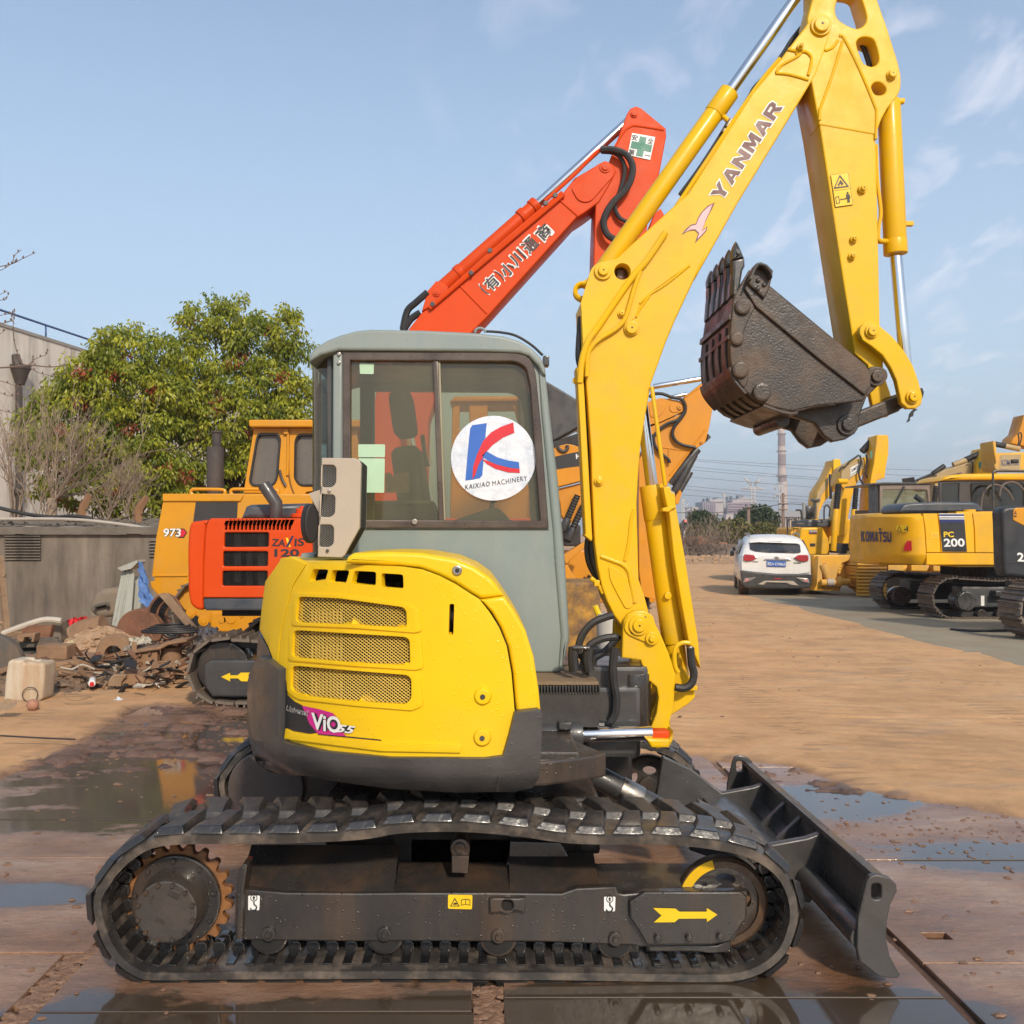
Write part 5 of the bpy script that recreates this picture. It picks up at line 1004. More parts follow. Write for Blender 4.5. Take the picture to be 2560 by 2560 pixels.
# upper ends of the two main cylinders and the arm crown lie above the picture
# ------------------------------------------------------------------ the other machines
def pxX(u, Y): return (u - U0) * Y / F
def shoe_mesh(w, pitch, mat, ribs=2):
    mb = MB(); mb.box((-pitch * .47, 0, 0), (pitch * .47, w, .025))
    for i in range(ribs): x = -pitch * .36 + i * pitch * .36; mb.prism([(x - .012, .02), (x + .012, .02), (x + .006, .055), (x - .006, .055)], 0, w)
    return mesh_of(mb, 'track_shoe', mat, 0)
def steel_track(parent, x0, x1, Y0, w, h, pitch, mat, z0=0, name='track', frame_mat=None, sag=.03, r=None, Mrot=None):
    r = r or h / 2; pts = []; ri = h / 2 - .06
    loop = [(x0 + ri + .06 + (ri) * math.cos(a), z0 + h / 2 + ri * math.sin(a)) for a in [math.radians(90 + 180 * i / 14) for i in range(15)]]
    loop += [(x1 - ri - .06 + ri * math.cos(a), z0 + h / 2 + ri * math.sin(a)) for a in [math.radians(-90 + 180 * i / 14) for i in range(15)]]
    L_ = x1 - x0; loop += [(x1 - ri - (L_ - 2 * ri) * t, z0 + h / 2 + ri - sag * math.sin(math.pi * 2 * t) ** 2) for t in (.2, .35, .5, .65, .8)]
    q, ln = resample(loop, 200); n = round(ln / pitch); q, ln = resample([(p.x, p.y) for p in q], n); fr = loop_frames(q); o = origin(parent)
    ch = MB(); v = []; f = []
    for p, t, nn in fr:
        a = p - nn * .075
        v += [(p.x, Y0 + w * .36, p.y), (p.x, Y0 + w * .64, p.y), (a.x, Y0 + w * .64, a.y), (a.x, Y0 + w * .36, a.y)]
    for i in range(n):
        j = (i + 1) % n
        for k in range(4): f.append((i*4+k, i*4+(k+1) % 4, j*4+(k+1) % 4, j*4+k))
    ch.add(v, f); tr = ch.build(name, frame_mat or blk_d, parent)
    me = shoe_mesh(w, pitch, mat)
    for p, t, nn in fr: inst('track_shoe', me, tr, (p.x - o.x, Y0 - o.y, p.y - o.z), (t.x, 0, t.y), (0, 1, 0), (nn.x, 0, nn.y))
    return tr
def bellows(name, parent, a, b, r, n, mat):
    a, b = Vector(a), Vector(b); pts = [a.lerp(b, i / (2 * n)) for i in range(2 * n + 1)]
    return MB().tube(pts, [r if i % 2 == 0 else r * .8 for i in range(2 * n + 1)], 12).build(name, mat, parent)
shoe_m = paint('worn_track_shoe', (.16, .125, .095), .55, c2=(.09, .07, .055), sc=8, bump=.2, bsc=30, dirt=(.32, .21, .12), dirt_amt=.6, dsc=3)
shoe_d = paint('dark_track_shoe', (.07, .055, .045), .5, c2=(.12, .085, .06), sc=6, dirt=(.26, .17, .10), dirt_amt=.5, dsc=3)
slate = paint('slate_hood_paint', (.045, .055, .070), .4, dirt=(.2, .17, .13), dirt_amt=.3)
# --- orange-red excavator
zx = thing('crawler_excavator', 'orange-red excavator with black decals and raised boom, parked behind the mini excavator', 'excavator', (-1.3, 9.7, 0))
ZY = 8.75
gl = [rnd_poly(zQ(*p), 5) for p in (((1356,800),(1622,800),(1620,886),(1352,888)), ((1348,913),(1617,914),(1615,1003),(1346,1004)), ((1343,1032),(1615,1032),(1610,1122),(1341,1122)))]
lou = [zQ((1372 + i * 24, 726), (1384 + i * 24, 726), (1372 + i * 24, 755), (1368 + i * 24, 784), (1356 + i * 24, 784), (1360 + i * 24, 755)) for i in range(17)]
fl_o = zQ((1262,722),(1900,712),(2450,712),(2450,1195),(1225,1193),(1230,1000),(1240,800),(1250,745))
body = plate('side_panel', zx, fl_o, ZY, ZY + .06, red, gl + lou, bev=.012)
plate('counterweight', zx, zQ((1145,735),(1255,722),(1240,745),(1228,900),(1222,1200),(1222,1272),(1180,1268),(1140,1235),(1128,1150),(1125,900),(1132,780)), ZY + .03, 10.6, red, bev=.03, res=3, Yr=ZY, r=12)
plate('lower_skirt', zx, zQ((1225,1196),(2450,1198),(2450,1270),(1240,1272),(1226,1250)), ZY + .01, ZY + .2, slate, bev=.02, Yr=ZY)
MB().box((pxX(540, ZY), ZY + .2, .78), (.52, 10.6, 1.66)).build('engine_bay', dark_in, zx); MB().box((pxX(520, ZY), ZY + .07, 1.655), (.54, 10.6, 1.69)).build('top_deck', red, zx, .01)
for g_ in gl: tag(expanded_mesh(g_, at(ZY), 4.2, 3.4, .0028, 'grille_mesh', body, blk_d, .03, 2), kind='stuff')
rd = MB(); q = P(*zQ((1480, 960))[0], ZY)
for i in range(7): rd.box((q.x - .35 + i * .11, ZY + .12, 1.0 + (i % 3) * .05), (q.x - .29 + i * .11, ZY + .18, 1.55 - (i % 2) * .12))
rd.build('radiator_pipes', steel, zx)
for t, m_, bl, br, tl in (('ZA', black_p, (397,1652),(575,1662),(405,1560)), ('IS', black_p, (690,1660),(815,1648),(692,1558))): text('lettering', body, t, *[zX2(p)[0] for p in (bl, br, tl)], at(ZY - .003), m_, .045, .02)
decal('lettering', body, zX2((580,1662),(615,1662),(685,1525),(655,1525)), at(ZY - .004), paint('dark_purple_print', (.03, .02, .06), .4)); decal('lettering', body, zX2((580,1548),(610,1548),(645,1662),(612,1662)), at(ZY - .003), yel_p)
text('lettering', body, '120', *[zX2(p)[0] for p in ((435,1790),(752,1790),(437,1690))], at(ZY - .003), black_p, .06)
ex = MB(); b0, b1, b2 = P(*zX2((458, 1320))[0], ZY + .5), P(*zX2((462, 1110))[0], ZY + .5), P(*zX2((300, 870))[0], ZY + .5)
ex.tube([b0, b1, b2], .062, 14); ex.build('exhaust_pipe', blk, zx, .004)
bcn = rod('beacon_base', zx, P(*zX2((785, 1290))[0], ZY + .4), P(*zX2((785, 1240))[0], ZY + .4), .10, red); rod('cap', bcn, P(*zX2((785, 1240))[0], ZY + .4), P(*zX2((785, 1175))[0], ZY + .4), .055, red); rod('knob', bcn, P(*zX2((787, 1175))[0], ZY + .4), P(*zX2((787, 1145))[0], ZY + .4), .02, red)
plate('hood', zx, zX2((30,1250),(70,1150),(130,1125),(850,1108),(850,1310),(0,1310)), ZY + .7, 10.3, slate, bev=.05, res=3, Yr=ZY + .7)
t1 = steel_track(zx, pxX(458, 8.5), .48, 8.5, .5, .66, .175, shoe_m, frame_mat=blk_d); t2 = steel_track(zx, pxX(458, 8.5), .48, 10.3, .5, .66, .175, shoe_m)
fr_ = plate('track_frame', zx, zO((1410,720),(1450,690),(2400,690),(2400,945),(1460,945),(1405,860)), 8.53, 8.95, blk, bev=.02, Yr=8.53)
decal('arrow_print', fr_, zO((1525,806),(1588,778),(1588,795),(1640,795),(1662,777),(1800,777),(1770,806),(1800,838),(1664,837),(1642,817),(1588,817),(1588,838)), at(8.52), yel_p)
iw = MB(); c = P(*zO((1560, 750))[0], 8.72); iw.cyl((c.x, 8.62, c.z + .02), (c.x, 8.86, c.z + .02), .235, 28); iw.build('idler', frm, zx, .01)
rod('boom_cylinder_rod', zx, P(*zB((772,480))[0], 9.45), P(*zB((845,840))[0], 9.45), .045, chrome); rod('boom_cylinder', zx, P(*zB((845,840))[0], 9.45), P(*zB((900,1100))[0], 9.45), .07, red); rod('boom_cylinder_rod', zx, P(*zB((905,720))[0], 10.2), P(*zB((945,930))[0], 10.2), .04, chrome)
MB().box((-1.7, 9.0, .45), (.4, 10.3, .80)).build('carbody', blk_d, zx)
rb = zL((60,1665),(150,1550),(250,1488),(1130,718),(1205,622),(1385,516),(1430,505),(1475,530),(1490,575),(1470,625),(1375,785),(1285,852),(1215,897),(600,1580),(490,1690)) + [(1110,930),(1070,1050),(1060,1400),(930,1400),(915,1150),(945,950)]
boomr = plate('boom', zx, rb, 9.60, 10.05, red, bev=.012)
for ps in (((205,1520),(640,1150),(1130,735)), ((240,1490),(640,1130),(1120,722))): pipe('boom_tube', boomr, [P(*p, 9.57) for p in zL(*ps)], .022, red)
for ps in (((1085,758),(1230,885)), ((410,1360),(600,1555))): pipe('weld_rib', boomr, [P(*p, 9.60) for p in zL(*ps)], .012, red)
for c in ((620,1125),(490,1280),(1005,800),(1070,745),(225,1495)): disc('tube_clip', boomr, zL(c)[0], 9.54, 9.6, 6, blk, 9.57)
plate('end_plate', boomr, zL((1180,690),(1215,660),(1370,520),(1420,505),(1470,540),(1480,600),(1320,780),(1270,790),(1225,770)), 9.585, 9.61, red, bev=.006, r=10); boss('pin_boss', boomr, zL((1416, 547))[0], 14, 9, 9.585, red)
for ch, c, s in (('(', (578, 1392), 60), ('有', (632, 1342), 92), (')', (690, 1292), 60), ('小', (742, 1250), 92), ('川', (812, 1170), 92), ('通', (898, 1082), 98), ('商', (992, 992), 98)):
    dx, dy = .70, -.71; ux, uy = -.71, -.70
    if ch in '()': dx, dy, ux, uy = dx * .25, dy * .25, ux * 1.5, uy * 1.5
    for m_, k, yy, bo in ((white, 1.22, 9.596, .085), (black_p, 1.0, 9.592, .03)):
        g = lambda a, b: (c[0] + s * k * (a * dx + b * ux), c[1] + s * k * (a * dy + b * uy))
        text('lettering', boomr, ch, *[zL(p)[0] for p in (g(-.5, -.5), g(.5, -.5), g(-.5, .5))], at(yy), m_, bo)
bkt = plate('cylinder_bracket', boomr, zL((150,1540),(190,1400),(250,1330),(285,1340),(330,1370),(330,1400),(230,1500)), 9.65, 9.8, red, bev=.01); boss('pin_boss', bkt, zL((252, 1413))[0], 10, 6, 9.65, red)
k0, k1, k2 = P(*zL((285, 1385))[0], 9.8), P(*zL((950, 800))[0], 9.8), P(*zL((1590, 215))[0], 9.8)
kc = rod('arm_cylinder', zx, k0, k1, .075, red, 20); rod('rod', kc, k1, k2, .045, chrome, 16)
for t, r in ((.18, .085), (.84, .09), (.96, .088)): rod('ring', kc, k0.lerp(k1, t - .015), k0.lerp(k1, t + .035), r, red, 20)
armr = plate('arm', zx, zL((1565,180),(1590,140),(1630,124),(1668,140),(1835,278),(1838,335),(1788,600),(1745,700),(1700,1000),(1640,1300),(1500,1800),(1400,1800),(1335,1250),(1342,1000),(1350,800),(1400,620),(1475,420),(1540,250)), 9.62, 10.02, red, bev=.012)
pipe('weld_rib', armr, [P(*p, 9.62) for p in zL((1470,430),(1540,310),(1590,268),(1640,262),(1820,290))], .012, red); boss('pin_boss', armr, zL((1616, 178))[0], 10, 7, 9.62, red)
plate('bucket', zx, [(1512,850),(1590,850),(1602,940),(1572,1005),(1528,985),(1508,930)], 9.6, 10.05, blk, bev=.02, r=8)
sg = decal('safety_sign', armr, zL((1602,310),(1762,338),(1726,496),(1570,462)), at(9.612), white)
sgp = lambda a, b: (1570 + (1602 - 1570) * b + (1726 - 1570) * a, 462 + (310 - 462) * b + (496 - 462) * a)
def sgpoly(*q): return zL(*[sgp(a, b) for a, b in q])
decal('green_cross', sg, sgpoly((.36,.06),(.66,.06),(.66,.34),(.96,.34),(.96,.66),(.66,.66),(.66,.94),(.36,.94),(.36,.66),(.06,.66),(.06,.34),(.36,.34)), at(9.609), green_p)
for ch, a, b in (('安', .02, .70), ('全', .72, .70), ('第', .02, .03), ('一', .72, .15)): text('lettering', sg, ch, zL(sgp(a, b))[0], zL(sgp(a + .26, b))[0], zL(sgp(a, b + (.26 if ch != '一' else .035)))[0], at(9.609), black_p, .02)
for dy, ps in ((0, ((1385,425),(1470,425),(1560,460),(1605,540),(1590,640),(1540,720),(1470,790),(1420,870),(1405,940),(1430,1010),(1480,1045))), (.05, ((1390,440),(1480,450),(1535,500),(1550,580),(1530,680),(1490,780),(1485,840),(1520,900),(1570,925)))):
    pipe('hose', armr, [P(*p, 9.52 + dy) for p in zL(*ps)], .034 if dy == 0 else .022, hose)
pipe('tube', armr, [P(*p, 9.56) for p in zL((1000,780),(1200,600),(1350,450),(1400,425))], .02, red)
for ps in (((20,1665),(50,1540),(110,1480),(190,1410)), ((10,1700),(70,1600),(140,1550))): pipe('hose', boomr, [P(*p, 9.66) for p in zL(*ps)], .035, hose)
plate('cylinder_lug', armr, zL((1760,860),(1800,830),(1822,870),(1815,930),(1760,1040),(1710,1040),(1720,960)), 9.7, 9.9, red, bev=.01); rod('rod', armr, P(*zL((1730, 1020))[0], 9.8), P(*zL((1640, 1300))[0], 9.8), .05, red)
# --- amber crawler loader on the left
ld = thing('crawler_loader', 'amber crawler loader with a tall exhaust stack and grey cab windows, beside the junk heap', 'loader', (-2.6, 14, 0))
LY = 12.9
lb = plate('rear_body', ld, zQ((990,568),(1900,566),(1900,1420),(1400,1420),(1250,1340),(1100,1262),(1000,1200),(950,1178),(910,1130),(906,1096),(930,1092),(930,1066),(915,1056),(940,830)), LY, 14.6, org, bev=.02)
plate('top_ledge', lb, zQ((985,566),(1470,566),(1470,585),(1455,612),(985,612)), LY - .03, 14.6, org, bev=.012, Yr=LY); plate('ledge', lb, zQ((918,1056),(1130,1056),(1130,1064),(920,1066)), LY - .02, LY + .02, org, bev=.004)
decal('dark_side_panel', lb, zQ((1182,616),(1436,616),(1430,740),(1165,742)), at(LY - .004), paint('dark_brown_panel', (.035, .03, .028), .5))
for m_, k, b_ in ((black_p, 0, .13), (white, 1, .045)): text('lettering', lb, '973', *[zQ(p)[0] for p in ((984,826),(1090,826),(988,776))], at(LY - .008 - .004 * k), m_, b_)
decal('red_badge', lb, zQ((1078,776),(1112,776),(1130,800),(1110,832),(1075,832)), at(LY - .006), black_p); decal('red_badge', lb, zQ((1092,782),(1110,782),(1124,801),(1106,826),(1085,826)), at(LY - .011), red_p)
for y, r, n in ((0, 0, 0),): pass
sx = P(*zQ((1300, 560))[0], 13.6); stk = MB(); sk_r = 50 * .4141 * 13.6 / F
stk.cyl((sx.x, 13.6, 2.0), (sx.x, 13.6, P(*zQ((1300, 285))[0], 13.6).z), sk_r, 20); stk.cyl((sx.x + .02, 13.6, P(*zQ((1300, 285))[0], 13.6).z - .01), (sx.x + .02, 13.6, P(*zQ((1300, 190))[0], 13.6).z), sk_r * .54, 16); stk.cyl((sx.x + .02, 13.6, P(*zQ((1300, 200))[0], 13.6).z), (sx.x + .02, 13.6, P(*zQ((1300, 188))[0], 13.6).z), sk_r * .7, 16); stk.build('exhaust_stack', paint('brown_grey_stack', (.075, .060, .055), .75, c2=(.055, .045, .042), bump=.1), ld, .01)
for x0_, x1_ in ((1152, 1360), (1392, 1680)): pipe('hand_rail', lb, [P(*p, 13.1) for p in zQ((x0_ + 10,570),(x0_,555),(x0_ + 12,540),(x0_ + 60,538),(x1_ - 40,540),(x1_ - 8,545),(x1_,558),(x1_ - 8,572))], .022, org)
wA = rnd_poly(zQ((1560,205,22),(1676,205,20),(1690,235),(1672,470,24),(1650,516,20),(1525,516,22),(1508,490,20),(1550,240)), 8); wB = rnd_poly(zQ((1800,210,22),(1960,210),(1960,515),(1810,515,22),(1782,470),(1785,250)), 6)
wC = rnd_poly(zQ((1845,555),(1960,540),(1960,610),(1830,610)), 5)
cb = plate('cab', ld, zQ((1532,170),(2150,170),(2200,620),(1450,620),(1470,560)), 13.2, 13.3, org, [wA, wB, wC], bev=.008)
MB().box((pxX(zQ((1540,0))[0][0], 13.3), 14.6, 2.1), (pxX(zQ((2150,0))[0][0], 13.3), 14.7, 3.0)).build('far_side', org, cb); plate('cab_roof', cb, zQ((1517,130),(1525,126),(2180,126),(2180,170),(1528,170),(1517,160)), 13.05, 14.8, org, bev=.02, Yr=13.2)
for w_ in (wA, wB): plate('window_pane', cb, w_, 13.25, 13.27, paint('dusty_grey_pane', (.12, .105, .09), .25, c2=(.10, .09, .08), sc=2, dirt=(.2, .17, .13), dirt_amt=.4, streak=True), bev=.001)
for w_ in (wA, wB):
    mb = MB(); mb.tube([P(a, b, 13.195) for a, b in w_ + w_[:1]], .018, 5, False); mb.build('window_seal', blk_d, cb)
pipe('door_hinge', cb, [P(*p, 13.18) for p in zQ((1738,180),(1738,330),(1735,455))], .018, org); pipe('door_edge', cb, [P(*p, 13.19) for p in zQ((1745,180),(1745,460),(1790,600))], .010, paint('amber_gap', (.2, .08, .01), .6)); pipe('wiper', cb, [P(*p, 13.17) for p in zQ((1688,422),(1700,470),(1725,520))], .018, blk)
MB().box(P(*zQ((1712,205))[0], 13.15), P(*zQ((1745,175))[0], 13.22)).build('hinge_block', org, cb, .004); MB().box(P(*zQ((1675,595))[0], 13.1), P(*zQ((1750,565))[0], 13.25)).build('step_box', org, cb, .01)
for c, r in (((1397,1320),48),((1340,1330),26),((1150,1290),30),((1230,1330),34),((1460,1305),14)): boss('drive_boss', lb, zQ(c)[0], r * .41, r * .26, LY - .02, org, hole=False)
plate('drive_case', lb, zQ((1270,1280),(1510,1270),(1535,1300),(1530,1400),(1270,1400)), LY - .03, LY + .1, org, bev=.02, r=8)
steel_track(ld, -4.2, -.3, 12.75, .5, 1.0, .2, shoe_m)
# --- amber excavator right behind the cab
hy = thing('crawler_excavator', 'amber excavator with folded arm and a black band reading H, behind the boom', 'excavator', (2.0, 14.4, 0))
HY = 14.0
def pl_(name, par, pts, Y0, Y1, m, bev=.01, Yr=None, r=0, holes=()): return plate(name, par, pts, Y0, Y1, m, holes, bev, Yr, r)
hb = pl_('boom', hy, zS((60,720),(130,688),(190,675),(240,685),(300,708),(500,560),(850,330),(940,305),(1080,325),(1125,365),(1135,400),(1100,425),(940,500),(840,525),(700,740),(500,900),(330,965),(100,1025),(60,1030)), HY, HY + .5, org2)
decal('black_band', hb, zS((60,785),(180,757),(400,715),(400,840),(180,868),(60,888)), at(HY - .004), black_p); text('lettering', hb, 'H', *[zS(p)[0] for p in ((258,797),(298,791),(256,757))], at(HY - .009), white, .06)
pipe('lifting_hook', hb, [P(*p, HY - .02) for p in zS((185,685),(190,712),(165,735),(130,725),(110,695))], .025, blk)
pl_('panel', hb, zS((845,370),(880,350),(960,340),(990,370),(940,450),(870,465),(852,440)), HY - .012, HY + .01, org2, .006, r=8); pl_('panel', hb, zS((1010,365),(1030,352),(1100,348),(1120,380),(1090,420),(1030,422),(1010,400)), HY - .012, HY + .01, org2, .006, r=8)
boss('pin_boss', hb, zS((1090, 382))[0], 7, 5, HY - .012, org2)
ha = pl_('arm', hy, zS((1305,160),(1420,140),(1400,260),(1362,370),(1330,545),(1300,662),(1250,700),(1195,720),(1000,985),(930,1250),(890,1500),(880,1760),(900,1932),(790,1900),(765,1700),(760,1200),(765,800),(860,640),(850,540),(940,505),(1110,430),(1150,370),(1125,305)), HY + .03, HY + .42, org2)
for ps in (((1135,300),(1240,230),(1310,200)), ((860,690),(1150,730)), ((1005,712),(1000,800)), ((1300,560),(1200,690),(1010,930))): pipe('weld_rib', ha, [P(*p, HY + .03) for p in zS(*ps)], .012, org2)
rod('arm_cylinder_rod', hy, P(*zS((880, 215))[0], HY + .2), P(*zS((1330, 140))[0], HY + .2), .04, chrome); rod('arm_cylinder_rod', hy, P(*zS((1000, 305))[0], HY + .3), P(*zS((1150, 275))[0], HY + .3), .03, chrome)
for ps in (((850,300),(880,275),(950,272),(1030,300),(1100,315),(1135,360),(1130,430),(1060,520),(1035,590),(1060,650),(1120,685),(1220,705)), ((860,640),(930,560),(1000,510),(1080,480),(1130,420)), ((880,600),(890,680),(940,750),(1000,800),(1010,830))): pipe('hose', ha, [P(*p, HY - .03) for p in zS(*ps)], .024, hose, 8)
for a, b, r in (((1235,715),(1010,990),.065), ((1210,760),(1050,1060),.06), ((1180,900),(1060,1110),.045)): rod('bucket_cylinder', hy, P(*zS(a)[0], HY + .12), P(*zS(b)[0], HY + .12), r, blk)
pl_('bucket_tip', ha, zS((1050,1110),(1095,1045),(1112,1070),(1085,1160),(1062,1165)), HY, HY + .3, org2); pl_('dark_wedge', ha, zS((1300,665),(1325,595),(1348,622)), HY + .1, HY + .3, blk); boss('pin_boss', ha, zS((1270, 665))[0], 6, 4, HY + .03, org2)
pl_('black_housing', hy, zS((-200,60),(25,172),(140,240),(275,322),(420,420),(420,560),(290,540),(80,655),(60,640),(-200,700)), HY + .8, HY + 1.6, blk, .03); pl_('housing_base', hy, zS((60,660),(300,580),(420,560),(420,700),(60,720)), HY + .7, HY + 1.2, blk_d)
pl_('lower_boom', hy, zS((100,1040),(320,985),(400,1000),(330,1110),(250,1300),(200,1330),(140,1250),(130,1150)), HY + .1, HY + .45, org2)
for a, b in (((270,1090),(190,1280)), ((325,1160),(230,1360))):
    bellows('bellows', hy, P(*zS(a)[0], HY), P(*zS(b)[0], HY), .05, 9, blk_d); rod('cylinder', hy, P(*zS(b)[0], HY), P(*zS((b[0] - 40, b[1] + 90))[0], HY), .06, blk)
MB().box(P(*zS((160,1500))[0], HY), P(*zS((280,1330))[0], HY + .3)).build('valve_block', blk_d, hy, .03)
pl_('push_arm', hy, zS((150,1580),(170,1560),(330,1460),(370,1480),(210,1610),(180,1650)), HY - .1, HY + .1, org2); pl_('push_arm', hy, zS((165,1650),(190,1650),(270,1795),(170,1795)), HY - .1, HY + .1, org2)
steel_track(hy, pxX(1425, HY), pxX(1640, HY), HY + .3, .6, .95, .19, shoe_d, z0=0)
MB().box((pxX(1300, HY), HY + .6, .5), (2.6, HY + 2.6, 1.3)).build('house', org2, hy, .03)
hcab = pl_('cab', hy, zB((1095,560),(1130,520),(1520,515),(1600,760),(1640,1300),(1080,1300)), HY + 1.0, HY + 1.08, org2, .02, holes=[rnd_poly(zB((1143,540),(1200,540),(1205,680),(1140,700)), 4), rnd_poly(zB((1320,540),(1480,540),(1540,760),(1560,900),(1320,900)), 8)])
pl_('cab_roof', hcab, zB((1080,525),(1110,490),(1530,488),(1550,520)), HY + .9, HY + 2.2, org2, .03, Yr=HY + 1)
# rusty paint-flaked counterweight block by the cab, and the things in front of it
RB = paint('flaked_yellow_rust', (.46, .24, .03), .7, c2=(.12, .07, .04), sc=7, bump=.5, bsc=20, dirt=(.16, .10, .07), dirt_amt=1, dsc=5)
mb = MB(); a, b = P(1405, 1640, 9.5), P(1502, 1455, 9.5); mb.box((a.x - .2, 9.5, 0), (b.x, 10.3, b.z)); single(mb, 'steel_block', RB, 'rust-streaked yellow steel block standing on the mud right of the cab', 'steel block', (1, 9.9, 0), bev=.03)
BKM = paint('white_plastic_bucket', (.55, .52, .46), .5, dirt=(.3, .2, .1), dirt_amt=.6)
pb = P(1526, 1600, 8.4); bkx = thing('paint_bucket', 'white plastic bucket with tools in it, behind the hoses by the boom foot', 'bucket', (pb.x, 8.4, 0)); MB().cyl((pb.x, 8.4, .55), (pb.x, 8.4, .85), .11, 18, .13).build('pail', BKM, bkx)
MB().cyl((pb.x, 8.4, 0), (pb.x, 8.4, .55), .2, 14).build('drum_stand', blk_d, bkx); pipe('tool_handle', bkx, [(pb.x, 8.38, .6), (pb.x - .02, 8.36, 1.02)], .02, red_p); pipe('tool_handle', bkx, [(pb.x, 8.4, .6), (pb.x - .14, 8.36, .92)], .025, yel_p)
# --- yellow excavator on the right, seen from its tail
pc = thing('crawler_excavator', 'yellow excavator with blue lettering and a black striped side panel, tail towards the lane', 'excavator', (9.8, 18.4, 0))
KY = 17.2
def kom_s(u, v): return P(u, v, KY + (0 if u > 2306 else 1.5 * ((2306 - u) / 156) ** 1.7) + .10 * max(0, (v - 1385) / 25) ** 1.5 + .10 * max(0, (1292 - v) / 8))
cw = skin_sheet('counterweight', pc, zN((522,720),(535,668),(580,643),(1056,634),(1072,760),(1086,970),(1086,1074),(1000,1073),(700,1056),(565,1032),(537,1000),(522,960),(517,800)), kom_s, .08, kom, cuts=24, hcuts=12, bev=.012, r=4)
plate('side_panel', pc, zN((1062,634),(1185,633),(1200,760),(1215,970),(1092,970),(1080,760)), KY, KY + .1, kom, bev=.012); plate('side_panel', pc, zN((1490,632),(1960,626),(1960,972),(1512,970),(1506,760)), KY, KY + .1, kom, bev=.012)
plate('sill', pc, zN((1092,976),(1960,976),(1960,1076),(1092,1076)), KY, KY + .1, kom, bev=.012)
mp_ = plate('black_side_panel', pc, zN((1190,633),(1485,632),(1500,760),(1508,970),(1220,970),(1206,760)), KY, KY + .1, kom, bev=.012)
pn = decal('black_panel', mp_, zN((1196,634),(1414,633),(1440,964),(1229,963)), at(KY - .004), black_p)
for v0, v1, m_ in ((634, 640, white), (656, 668, white), (676, 684, white), (642, 655, navy_p), (686, 712, navy_p)): decal('stripe', pn, zN((1198 + (v0 - 634) * .1, v0), (1414 + (v0 - 634) * .08, v0), (1414 + (v1 - 634) * .08, v1), (1198 + (v1 - 634) * .1, v1)), at(KY - .008), m_)
text('lettering', pn, 'PC', *[zN(p)[0] for p in ((1240,838),(1328,838),(1238,790))], at(KY - .008), yel_p, .05); text('lettering', pn, '200', *[zN(p)[0] for p in ((1242,922),(1422,920),(1238,850))], at(KY - .008), white, .05)
def kom_p(u, v): q = kom_s(u, v); return q + Vector((-.012, -.02, 0))
ME = [zN(p)[0] for p in ((528,876),(788,882),(526,786))]
block('lettering', cw, 'KOMATSU', *ME, kom_p, navy_p, 0, .16); decal('lettering', cw, zN((682,760),(697,758),(697,775),(690,784),(683,776)), kom_p, navy_p)
st_ = decal('warning_sticker', cw, zN((832,738),(938,734),(938,798),(832,794)), kom_p, yel_p); kp2 = lambda u, v: kom_p(u, v) + Vector((-.004, -.008, 0))
decal('warning_print', st_, zN((836,790),(857,740),(880,790)), kp2, maroon, [zN((844,785),(857,752),(871,785))[::-1]]); decal('warning_print', st_, zN((900,768),(918,764),(918,775),(900,777)), kp2, black_p); decal('warning_print', st_, zN((922,745),(932,745),(932,788),(922,788)), kp2, black_p)
decal('red_reflector', cw, zN((892,955),(905,905),(925,870),(962,868),(966,956)), kom_p, red_p)
lt = decal('latch_plate', mp_, zN((1130,794),(1196,794),(1198,846),(1134,846)), at(KY - .004), yel_p); decal('latch', lt, zN((1145,805),(1188,805),(1190,836),(1148,836)), at(KY - .008), kom_d)
MB().box((8.5, KY + .1, .95), (13, 19.7, 1.95)).build('house_body', kom, pc); MB().box((7.5, 18.3, .95), (8.6, 19.8, 1.95)).build('tail_core', kom, pc, .1)
plate('engine_hood', pc, zN((686,640),(688,600),(720,565),(790,552),(1000,545),(1290,545),(1345,565),(1378,625),(1380,640)), KY + .4, KY + 1.3, slate, bev=.05, res=3, Yr=KY + 1.3, r=6)
ep = P(*zN((1040, 545))[0], 18.2); MB().tube([(ep.x + .05, 18.2, ep.z - .08), (ep.x + .02, 18.2, ep.z + .04), (ep.x - .10, 18.2, ep.z + .13)], .05, 12).build('exhaust_pipe', blk_d, pc)
CK = 18.9
cabk = plate('cab', pc, zN((1205,355),(1280,345),(2500,345),(2500,625),(1450,640),(1205,560)), CK, CK + .08, paint('brown_grey_cab_frame', (.055, .045, .042), .4), [rnd_poly(zN((1225,380),(1375,372),(1370,570),(1222,560)), 3), rnd_poly(zN((1465,372),(1930,368),(1930,610),(1560,612),(1480,600)), 8), zN((1950,368),(2450,368),(2450,600),(1950,600))], bev=.01)
MB().box((pxX(zN((1210,0))[0][0], CK), CK + 1.0, 1.9), (13, CK + 1.06, 2.1)).build('far_side', dark_in, cabk); plate('cab_roof', cabk, zN((1205,352),(1235,322),(1300,302),(1420,292),(2500,285),(2500,346),(1390,348)), CK - .08, CK + 1.1, kom, bev=.05, res=3, Yr=CK)
plate('window_pane', cabk, zN((1222,372),(1378,366),(1374,575),(1220,565)), CK + .02, CK + .03, glass_d, bev=.001); plate('window_pane', cabk, zN((1460,366),(1935,362),(1935,615),(1480,610)), CK + .02, CK + .03, glass_d, bev=.001)
sk_ = MB(); q = P(*zN((1500, 540))[0], CK + .5); sk_.box((q.x - .15, CK + .3, 1.9), (q.x + .12, CK + .7, 2.75)); sk_.build('operator_seat', MATS['dark_seat_cloth'], cabk, .06)
pipe('guard_rail', pc, [P(*p, CK - .4) for p in zN((1668,620),(1666,450),(1664,300),(1672,275),(1700,266),(1800,266),(2100,268))], .022, blk)
